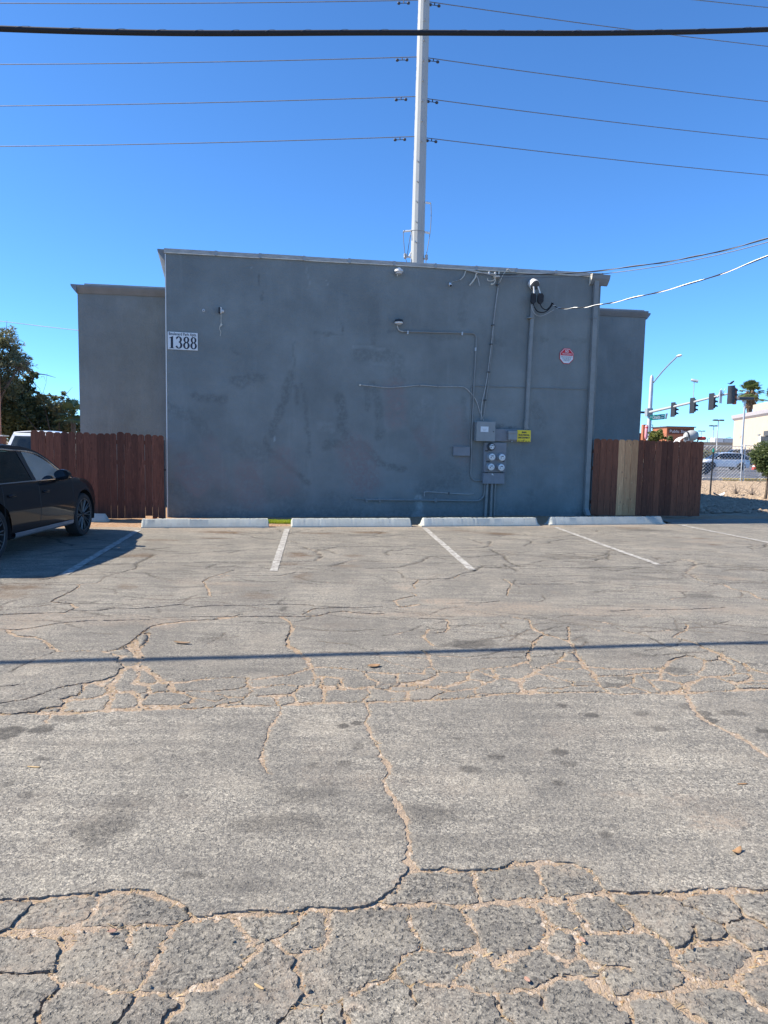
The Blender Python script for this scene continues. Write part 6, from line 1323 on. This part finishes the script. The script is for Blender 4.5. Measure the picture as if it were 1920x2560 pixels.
chain('chain_link_fence', 'galvanised chain link fence panel before the road, left of the double post', x1_ - 3.2, x2_, 42.0, 2.05, (x1_, x2_)); chain('chain_link_fence', 'galvanised chain link fence panel before the road, running off right', x3_, x3_ + 6, 42.0, 2.1, (x3_, x3_ + 3, x3_ + 6))
p = G(1775, 1236); t = thing('stake_post', 'thin black steel stake with green tie standing in the rocks', 'post', p); pe = D(1779.5, 1130, p[1]); mb = MB(); mb.tube([(p[0], p[1], -.1), (p[0] + .03, p[1], pe[2])], .03, 6); mb.build('stake', M['black'], t); mb = MB(); mb.tube([(p[0] + .025, p[1], pe[2] - .0), (p[0] + .03, p[1], pe[2] + .14)], .035, 6); mb.build('tie', M['sign_g'], t)
p = G(1912, 1248); bc = D(1912, 1150, p[1]); t = tree('clipped_bush', 'round clipped green bush on a bare stem at the right edge', (p[0], p[1], -.05), [(bc[0] + .12, bc[1], bc[2] + .2, .58, .6, .46), (bc[0] + .3, bc[1], bc[2] + .08, .62, .6, .56), (bc[0] + .22, bc[1], bc[2] - .2, .46, .5, .42)], 15000, .04, 'leaf_green', 9, .05, .45, 0, 'bush')
for px, py, s_ in ((1842, 1236, .3), (1880, 1238, .28)):
    p = G(px, py); t = thing('dry_weed', 'dry weed standing at the shadow edge in the rocks, %s one' % ('left' if px < 1860 else 'right'), 'weed', p); mb = MB(); rs = np.random.RandomState(px)
    for _ in range(26): e = p + np.array([rs.normal(0, .2), rs.normal(0, .15), rs.uniform(.1, .5) * s_ * 3]); mb.tube([p, (p + e) / 2 + rs.normal(0, .03, 3), e], [.008, .006, .003], 3)
    mb.build('stems', M['twig'], t)
p = G(1797, 1238); t = tag(leafbit(1797, 1238, .25, .15, .2, M['white'], 'litter_bag', 'crumpled white bag lying in the shaded rocks', 'bag', .5))
# traffic signal with mast arm
SY = 60.0; sb = D(1621, 1100, SY); st_ = D(1630, 945, SY)
t = thing('traffic_signal', 'galvanised traffic signal pole with long mast arm and street lamp', 'traffic signal', (sb[0] - .15, SY, 0)); mb = MB(); mb.lathe((sb[0] - .15 + .15, SY, 0), ez, [(-.05, .21), (st_[2], .15), (st_[2] + .1, .12), (st_[2] + .25, .03)], 14); mb.build('pole', M['galv'], t, True)
a0 = D(1633, 957, SY); a1 = D(1692, 892, SY - 4.5); mb = MB(); mb.tube(bez([a0, a0 + (a1 - a0) * .5 + ez * .1, a1], 6), .05, 8); mb.build('lamp_arm', M['galv_d'], t, True); c = D(1699, 889, SY - 4.5); dv = (a1 - a0); dv[2] *= .12; dv /= np.linalg.norm(dv); mb = MB(); mb.lathe(c - dv * .38, dv, [(0, .05), (.1, .14), (.5, .15), (.75, .03)], 12); mb.v = [(x, y, c[2] + (z - c[2]) * .6) for x, y, z in mb.v]; mb.build('luminaire', M['white'], t, True)
m0 = D(1622, 1031, SY); EY = 45.0
def arm(f):                                                # points along the mast arm, reaching towards the viewer
    y = 1 / (1 / SY + (1 / EY - 1 / SY) * f); return D(1622 + (1832 - 1622) * f, np.interp(f, [0, .5, .8, 1], [1031, 1007, 991, 982]), y)
mb = MB(); mb.tube([arm(f) for f in np.linspace(0, 1, 12)], [.115 - .06 * i / 11 for i in range(12)], 10); mb.build('mast_arm', M['pole'], t, True); mb = MB(); mb.box((m0[0], SY, m0[2]), (.24, .3, .33)); mb.build('arm_bracket', M['galv_d'], t)
def sighead(c, k, nm, face, lab):
    f = np.array([math.cos(face), math.sin(face), 0]); r = np.array([-f[1], f[0], 0]); o = MB().bbox(c - f * .02, (.02, .30 * k, .62 * k), (f, r, ez), .01).build(nm, M['black'], t)
    mb = MB(); mb.bbox(c + f * .11 * k, (.11 * k, .17 * k, .5 * k), (f, r, ez), .02); mb.build('housing', M['black'], o)
    for z, m_ in ((.33, 'red_lens'), (0, 'yellow_paint'), (-.33, 'sign_g')):
        cc = c + f * .22 * k + ez * z * k; mb = MB(); mb.lathe(cc, f, [(0, .10 * k), (.015, .08 * k)], 12); mb.build('lens', M['grey_d'], o); mb = MB(); R = []
        for q in np.linspace(-.25, math.pi + .25, 12): R.append([cc + (r * math.cos(q) + ez * math.sin(q)) * .13 * k, cc + f * .24 * k + (r * math.cos(q) + ez * math.sin(q)) * .125 * k - ez * .03])
        mb.grid(R); v = mb.build('visor', M['black'], o, True); s_ = v.modifiers.new('thick', 'SOLIDIFY'); s_.thickness = .012
    return o
for px, py, f, k in ((1683, 1024, .29, .9), (1731, 1014, .52, .9), (1779, 1004, .75, .9)):
    y = 1 / (1 / SY + (1 / EY - 1 / SY) * f); sighead(D(px, py, y - .2), k, 'signal_head', math.radians(12), '')
sighead(D(1828, 987, EY - .3), .92, 'signal_head', math.radians(20), '')
o = MB().bbox(D(1837, 991, EY - .1), (.09, .12, .50), None, .03).build('red_shrouded_head', M['maroon'], t)
f = .53; y = 1 / (1 / SY + (1 / EY - 1 / SY) * f); c0 = D(1733, 1003, y); c1 = D(1735.5, 955, y); mb = MB(); mb.tube([c0, c1], .025, 6); mb.build('camera_mast', M['galv'], t); mb = MB(); dv = np.array([.9, -.3, -.25]); dv /= np.linalg.norm(dv); mb.lathe(c1 + ez * .1, dv, [(-.22, .07), (-.18, .10), (.12, .10), (.26, .11)], 10); mb.build('camera', M['galv'], t, True)
f = .90; y = 1 / (1 / SY + (1 / EY - 1 / SY) * f); c = D(1802, 990, y); mb = MB(); mb.bbox(c - ez * .05, (.16, .02, .42), (np.array([.8, .6, 0]), np.array([-.6, .8, 0]), ez), .005); mb.build('sign_plate', M['galv'], t)
for q in (-.12, .12): mb = MB(); mb.tube([c + np.array([q - .1, 0, -.1]), c + np.array([q + .15, 0, .5])], .02, 5); mb.build('sign_strut', M['galv'], t)
# street name sign under the arm
c = D(1643.5, 1043, SY - 1.6); sgE = np.array([math.cos(.0), -.25, 0]); sgE /= np.linalg.norm(sgE); sgN = np.array([sgE[1], -sgE[0], 0]); up_ = ez + sgE * .0; tl_ = np.array([0, 0, 1.])
ss = thing('street_name_sign', 'green street name sign hanging under the mast arm', 'sign', c); hw, hh = .57, .215; mb = MB(); sk = sgE * 1.0 + ez * .10; mb.prism([c - sk * hw - ez * hh, c + sk * hw - ez * hh, c + sk * hw + ez * hh, c - sk * hw + ez * hh], sgN * .04); mb.build('panel', M['sign_g'], ss)
text('Oneida', .42, M['white'], ss, c - sk * .08 + sgN * .045, sk, ez, width=.60, bold=.008)
mb = MB(); 
for a, b, w_, h_ in ((-.5, .05, .02, .07), (.38, .09, .09, .035), (.38, -.08, .10, .04)): p = c + sk * a + ez * b + sgN * .043; mb.add([p - sk * w_ - ez * h_, p + sk * w_ - ez * h_, p + sk * w_ + ez * h_, p - sk * w_ + ez * h_], [(0, 1, 2, 3)])
mb.build('small_print', M['white'], ss)['kind'] = 'stuff'; mb = MB(); q = c + sk * (hw + .1); mb.prism([q - sk * .07 - ez * hh, q + sk * .05 - ez * hh, q + sk * .12 + ez * (hh + .03), q - sk * .06 + ez * (hh + .03)], sgN * .06); mb.build('end_plate', M['galv_d'], ss)
for a in (-.25, .25): mb = MB(); mb.tube([c + sk * a + ez * hh, c + sk * a + ez * (hh + .25)], .012, 5); mb.build('hanger', M['galv'], ss)
# pink wrapped pedestrian head, signal beyond the building
c = D(1616, 1080, SY - 1); t = thing('wrapped_signal', 'pink plastic wrapped pedestrian signal on the signal pole', 'signal', c); mb = MB(); mb.tube([c + ez * .58, c + ez * .5, c - ez * .3, c - ez * .5, c - ez * .6], [.06, .13, .14, .12, .05], 12); mb.build('wrap', M['pink'], t, True); mb = MB(); mb.tube([c + ez * .3 + np.array([-.02, -.02, 0]), c + ez * .36], [.15, .15], 12); mb.build('tape', M['sign_r'], t)
c = D(1605, 1031, 62); t = thing('signal_head', 'dark signal head end poking out beside the rear block', 'signal', c); mb = MB(); mb.bbox(c + np.array([-.3, 0, 0]), (.5, .1, .09), None, .02); mb.build('housing', M['black'], t); mb = MB(); mb.lathe(c + np.array([.2, 0, 0]), (1, 0, 0), [(0, .07), (.06, .08)], 10); mb.build('visor', M['black'], t)
c = D(1640, 1068, 75); t = thing('banner_arm', 'thin black bracket arm behind the signal pole', 'bracket', c); mb = MB(); mb.tube([D(1624, 1062, 75), D(1632, 1062, 75), D(1631.5, 1075, 75)], .04, 5); mb.build('arm', M['black'], t); mb = MB(); mb.tube([D(1624, 1062, 75), np.array([D(1624, 1062, 75)[0], 75, 0])], .05, 6); mb.build('post', M['black'], t)
# self storage building
BY = 150.0
def fb(px, y=BY): return D(px, 1100, y)[0]
t = thing('storage_building', 'orange and maroon self storage building with a lettered sign', 'building', (fb(1690), BY, 0)); zt = D(1690, 1068, BY)[2]; xl, xr = fb(1665.5), fb(1734)
mb = MB(); mb.box(((xl + xr) / 2, BY + 4, zt / 2), ((xr - xl) / 2, 4, zt / 2)); mb.build('tower', M['maroon'], t); mb = MB(); mb.box(((xl + xr) / 2, BY + 3.9, zt + .08), ((xr - xl) / 2 + .25, 4.3, .1)); mb.build('cornice', M['grey_d'], t)
xw = fb(1634, BY + 9); mb = MB(); mb.prism([(xl, BY - .03, 0), (xl, BY - .03, zt - .02), (xw, BY + 9, zt + .25), (xw, BY + 9, 0)], (.04, .03, 0)); mb.build('side_wall', M['orange'], t)
zs = D(1700, 1079, BY)[2]; mb = MB(); mb.box((fb(1701), BY - .06, zs), ((fb(1732) - fb(1669)) / 2, .05, .55)); mb.build('sign_band', M['brown_w'], t); text('Public Storage', .9, M['sign_w'], t, (fb(1672), BY - .13, zs), (1, 0, 0), ez, align='LEFT', width=fb(1731) - fb(1672))
mb = MB(); mb.box((fb(1700), BY - .04, 1.4), (2.0, .05, 1.2)); mb.build('shutter_door', M['brown_w'], t)
t = thing('storage_annex', 'dark brown low storage wing beside the rear block', 'building', (fb(1600), BY + 12, 0)); z_ = D(1602, 1084, BY + 10)[2]; mb = MB(); mb.box((fb(1590, BY + 10), BY + 14, z_ / 2), (fb(1632, BY + 10) - fb(1590, BY + 10), 4, z_ / 2)); mb.build('wall', M['brown_w'], t); mb = MB(); mb.box((fb(1590, BY + 10), BY + 14, z_ + .05), (fb(1632, BY + 10) - fb(1590, BY + 10) + .2, 4.2, .06)); mb.build('roof_edge', M['grey_d'], t); z2 = D(1612, 1061, BY + 6)[2]; mb = MB(); mb.box((fb(1613, BY + 6), BY + 7, z2 / 2), (.42, .6, z2 / 2)); mb.build('pylon', M['maroon'], t)
tree('street_tree', 'yellow green leafy tree top above the right plank fence', gnd(1640, 46), [B(1640, 1090, 46, .55, .3), B(1650, 1082, 46, .32, .25), B(1630, 1092, 46, .28, .25), B(1655, 1096, 46, .25, .25)], 1500, .09, 'leaf_yellow', 12, .07, .5)
tree('street_tree', 'small green sprig behind the right plank fence', gnd(1677, 47), [B(1674, 1096, 47, .32, .14)], 220, .08, 'leaf_green', 13, .05, .5)
# mixer drum truck above the fence
MY = 54.0; c = D(1729, 1089, MY); t = thing('mixer_truck', 'grey mixer drum and white cowl of a truck seen above the fence', 'truck', (c[0], MY, 0)); ax = np.array([1., .1, .12]); ax /= np.linalg.norm(ax); mb = MB(); mb.lathe(c, ax, [(-.55, .22), (-.4, .33), (-.05, .42), (.2, .40), (.42, .28), (.46, .2)], 18); mb.build('drum', M['greydrum'], t, True)
mb = MB(); mb.lathe(c, ax, [(-.44, .32), (-.36, .355), (-.3, .34)], 18); mb.build('drum_band', M['black'], t, True)
cw = D(1705, 1100, MY); mb = MB(); R = []
for i in range(9): q = math.pi * (.12 + .5 * i / 8); R.append([cw + np.array([.55 - .95 * math.sin(q * .98) + .2, y, -.35 + .72 * math.sin(q) ** .8]) for y in (-.5, 0, .5)])
mb.grid([[cw + np.array([x, y, z]) for y in (-.5, 0, .5)] for x, z in ((-.45, -.2), (-.33, .0), (-.15, .16), (.05, .24), (.2, .26), (.32, .22), (.36, -.2))]); mb.build('cowl', M['white'], t, True)
mb = MB(); mb.box((c[0] - .1, MY, .75), (1.6, .5, .15)); mb.build('chassis', M['black'], t)
for x in (-1.2, .9): mb = MB(); mb.lathe((c[0] + x, MY - .55, .45), (0, -1, 0), [(-.12, .4), (-.1, .45), (.1, .45), (.12, .4)], 18); mb.build('wheel', M['rubber'], t, True)
mb = MB(); mb.tube(bez([D(1737, 1085, MY), D(1743, 1088, MY), D(1745, 1096, MY), D(1744, 1105, MY)], 4), .05, 6); mb.build('hose', M['black'], t, True); mb = MB(); rc = D(1754, 1096, MY); mb.bbox(rc, (.26, .3, .13), None, .08); mb.build('beacon_hood', M['red'], t, True)
# parking lot lamps, walls and store beyond the road
def lot_lamp(label, px, ptop, y, hw, base=None, k=1.0):
    c = D(px, ptop, y); t = thing('parking_lamp', label, 'street lamp', (c[0], y, 0), 'twin headed parking lot lamps'); mb = MB(); mb.lathe((c[0], y, -.05), ez, [(0, .11 * k), (c[2] + .05, .075 * k)], 10); mb.build('pole', M['galv'], t, True); mb = MB(); mb.tube([c - np.array([hw, 0, 0]), c + np.array([hw, 0, 0])], .04 * k, 6); mb.build('cross_arm', M['black'], t)
    for sg in (-1, 1): mb = MB(); mb.bbox(c + np.array([sg * hw, 0, .03]), (.38 * k, .3 * k, .13 * k), None, .05); mb.build('lamp_head', M['grey_d'], t)
lot_lamp('tallest twin headed lamp in front of the cream store', 1863, 997, 82, .42, k=1.25); lot_lamp('right one of the two thin twin headed lamps left of the cream store', 1796, 1051, 118, .5); lot_lamp('left one of the two thin twin headed lamps left of the cream store', 1784.5, 1065, 142, .5); lot_lamp('smallest farthest twin headed lamp near the storage sign', 1754, 1078, 190, .55)
SA = D(1832.5, 1100, 112.0); SB = D(2010, 1100, 80.0); SA[2] = SB[2] = 0; zs = D(1832, 1047, 112.0)[2]; se = (SB - SA) / np.linalg.norm(SB - SA); sn_ = np.array([se[1], -se[0], 0.]); sn_ = sn_ if sn_[0] < 0 else -sn_
def SW(px, py, off=0.0):                                   # a point on the store's street wall
    d = ray(px, py); p0 = SA + sn_ * off; return CC + d * (((p0 - CC) @ sn_) / (d @ sn_))
sax = (se, sn_, ez)
t = thing('cream_store', 'cream stucco store with grey cornice at the right edge', 'building', SA + np.array([15, 0, 0])); mb = MB(); mb.prism([SA, SB, SB + np.array([30., 0, 0]), SA + np.array([34., 12, 0])], (0, 0, zs)); mb.build('wall', M['store'], t)
mb = MB(); mb.prism([SA - se * .35 + sn_ * o + ez * (zs + z) for o, z in ((-.2, -.3), (.02, -.3), (.3, 0), (.4, .5), (-.2, .55))], SB - SA); mb.build('cornice', M['store_t'], t)
q = SW(1916, 1028, -3); mb = MB(); mb.box(q + se * 3, (4.5, 1.5, 1.0), sax); mb.build('roof_unit', M['store'], t)
q = SW(1904, 1091); mb = MB(); mb.box(np.array([*(q + se * 4)[:2], q[2] / 2]), (4, .06, q[2] / 2), sax); mb.build('doorway', M['black'], t); mb = MB(); mb.box(np.array([*(q - se * .5)[:2], q[2] / 2]), (.5, .1, q[2] / 2 + .12), sax); mb.build('door_frame', M['white'], t)
mb = MB(); mb.bbox(SW(1920, 1083, .15), (1.6, .12, .32), sax, .02); mb.build('sign_box', M['grey_d'], t); mb = MB(); mb.bbox(SW(1897, 1087, .15), (.3, .12, .12), sax, .03); mb.build('wall_lamp', M['galv_d'], t)
mb = MB(); rs = np.random.RandomState(2)
for _ in range(9): a = SW(1857 + rs.uniform(-7, 7), 1091 + rs.uniform(-5, 5), .02); b = a + se * rs.uniform(-.8, .8) + ez * rs.uniform(-.35, .35); mb.tube([a, (a + b) / 2 + ez * .1, b], .03, 4)
mb.build('graffiti', M['pink'], t)
q = (SA + SB) / 2 + sn_ * .6; mb = MB(); mb.box(q + ez * .5, (np.linalg.norm(SB - SA) / 2, .25, .55), sax); mb.build('planter_wall', M['pinkbrick'], t)
wa = D(1740, 1100, 135)[0]; wb2 = D(1834, 1100, 135)[0]; zt = D(1790, 1107, 135)[2]; t = thing('block_wall', 'long tan block wall beyond the road', 'wall', ((wa + wb2) / 2, 135, 0)); mb = MB(); mb.box(((wa + wb2) / 2, 135, zt / 2), ((wb2 - wa) / 2 + 3, .15, zt / 2)); mb.build('wall', M['tan_wall'], t); mb = MB(); mb.box(((wa + wb2) / 2, 135, zt + .06), ((wb2 - wa) / 2 + 3.1, .2, .06)); mb.build('cap', M['concrete'], t)
q = D(1806, 1100, 165); t = thing('box_trailer', 'white and grey box trailer far behind the block wall', 'trailer', (q[0], 165, 0)); zt = D(1800, 1095, 165)[2]; mb = MB(); mb.bbox((q[0] - 1.3, 165, zt / 2 + .5), (1.0, 1.2, zt / 2 - .5), None, .05); mb.build('cab', M['white'], t); mb = MB(); mb.bbox((q[0] + 1.3, 165, zt / 2 + .5), (1.5, 1.2, zt / 2 - .55), None, .04); mb.build('box', M['galv'], t)
for i, (px, y) in enumerate(((1772, 128), (1800, 126), (1822, 125), (1790, 100), (1764, 98))):
    c = D(px, 1122, y); tree('roadside_shrub', ['grey green shrub at the left end of the block wall', 'grey green shrub at the middle of the block wall', 'grey green shrub beside the cream store corner', 'low shrub behind the silver white car', 'low shrub at the right end of the plank fence'][i], (c[0], y, -.06), [(c[0], y, 1.2, 1.3, 1.0, .9), (c[0] + .9, y, .9, .9, .8, .6)], 700, .13, 'leaf_olive', 20 + i, .06, .5, cat='shrub', group='shrubs beyond the road')
for px, py, h in ((1769, 1097, 0), (1776, 1098, 0), (1817, 1094, 0)):
    c = D(px, py, 210); t = thing('far_lamp', 'tiny far lamp post %s' % {1769: 'left of the trailer', 1776: 'just left of the trailer', 1817: 'above the trailer box'}[px], 'street lamp', (c[0], 210, 0)); mb = MB(); mb.tube([(c[0], 210, 0), c, c + np.array([.8, 0, .1])], .09, 5); mb.build('post', M['grey_d'], t); mb = MB(); mb.bbox(c + np.array([.9, 0, .1]), (.35, .2, .08), None, .03); mb.build('lamp_head', M['grey_d'], t)
for px, py in ((1886, 1172),):
    c = G(px, py + 2); t = thing('traffic_barrel', 'orange red traffic cone beside the far kerb', 'cone', c); mb = MB(); mb.lathe(c, ez, [(0, .34), (.05, .34), (.06, .26), (.75, .08), (.78, .06)], 14); mb.build('cone', M['red'], t, True); mb = MB(); mb.lathe(c + ez * .3, ez, [(0, .215), (.12, .18)], 14); mb.build('band', M['white'], t, True)
# bird on the last signal head
c = D(1829, 957, EY - .3); t = thing('bird', 'small dark bird perched on the farthest right signal head', 'bird', c); mb = MB(); mb.lathe(c, (.6, 0, .5), [(-.16, .01), (-.08, .055), (.02, .07), (.1, .05), (.15, .045), (.19, .02)], 10); mb.build('body', M['bird'], t, True); mb = MB(); mb.add([c + np.array([-.05, 0, -.03]), c + np.array([-.24, .03, -.02]), c + np.array([-.26, -.03, -.06]), c + np.array([-.07, 0, -.08])], [(0, 1, 2, 3)]); mb.build('tail', M['bird'], t)
mb = MB(); mb.lathe(c + np.array([.13, 0, .11]), (1, 0, .05), [(0, .018), (.05, .003)], 6); mb.build('beak', M['grey_d'], t)
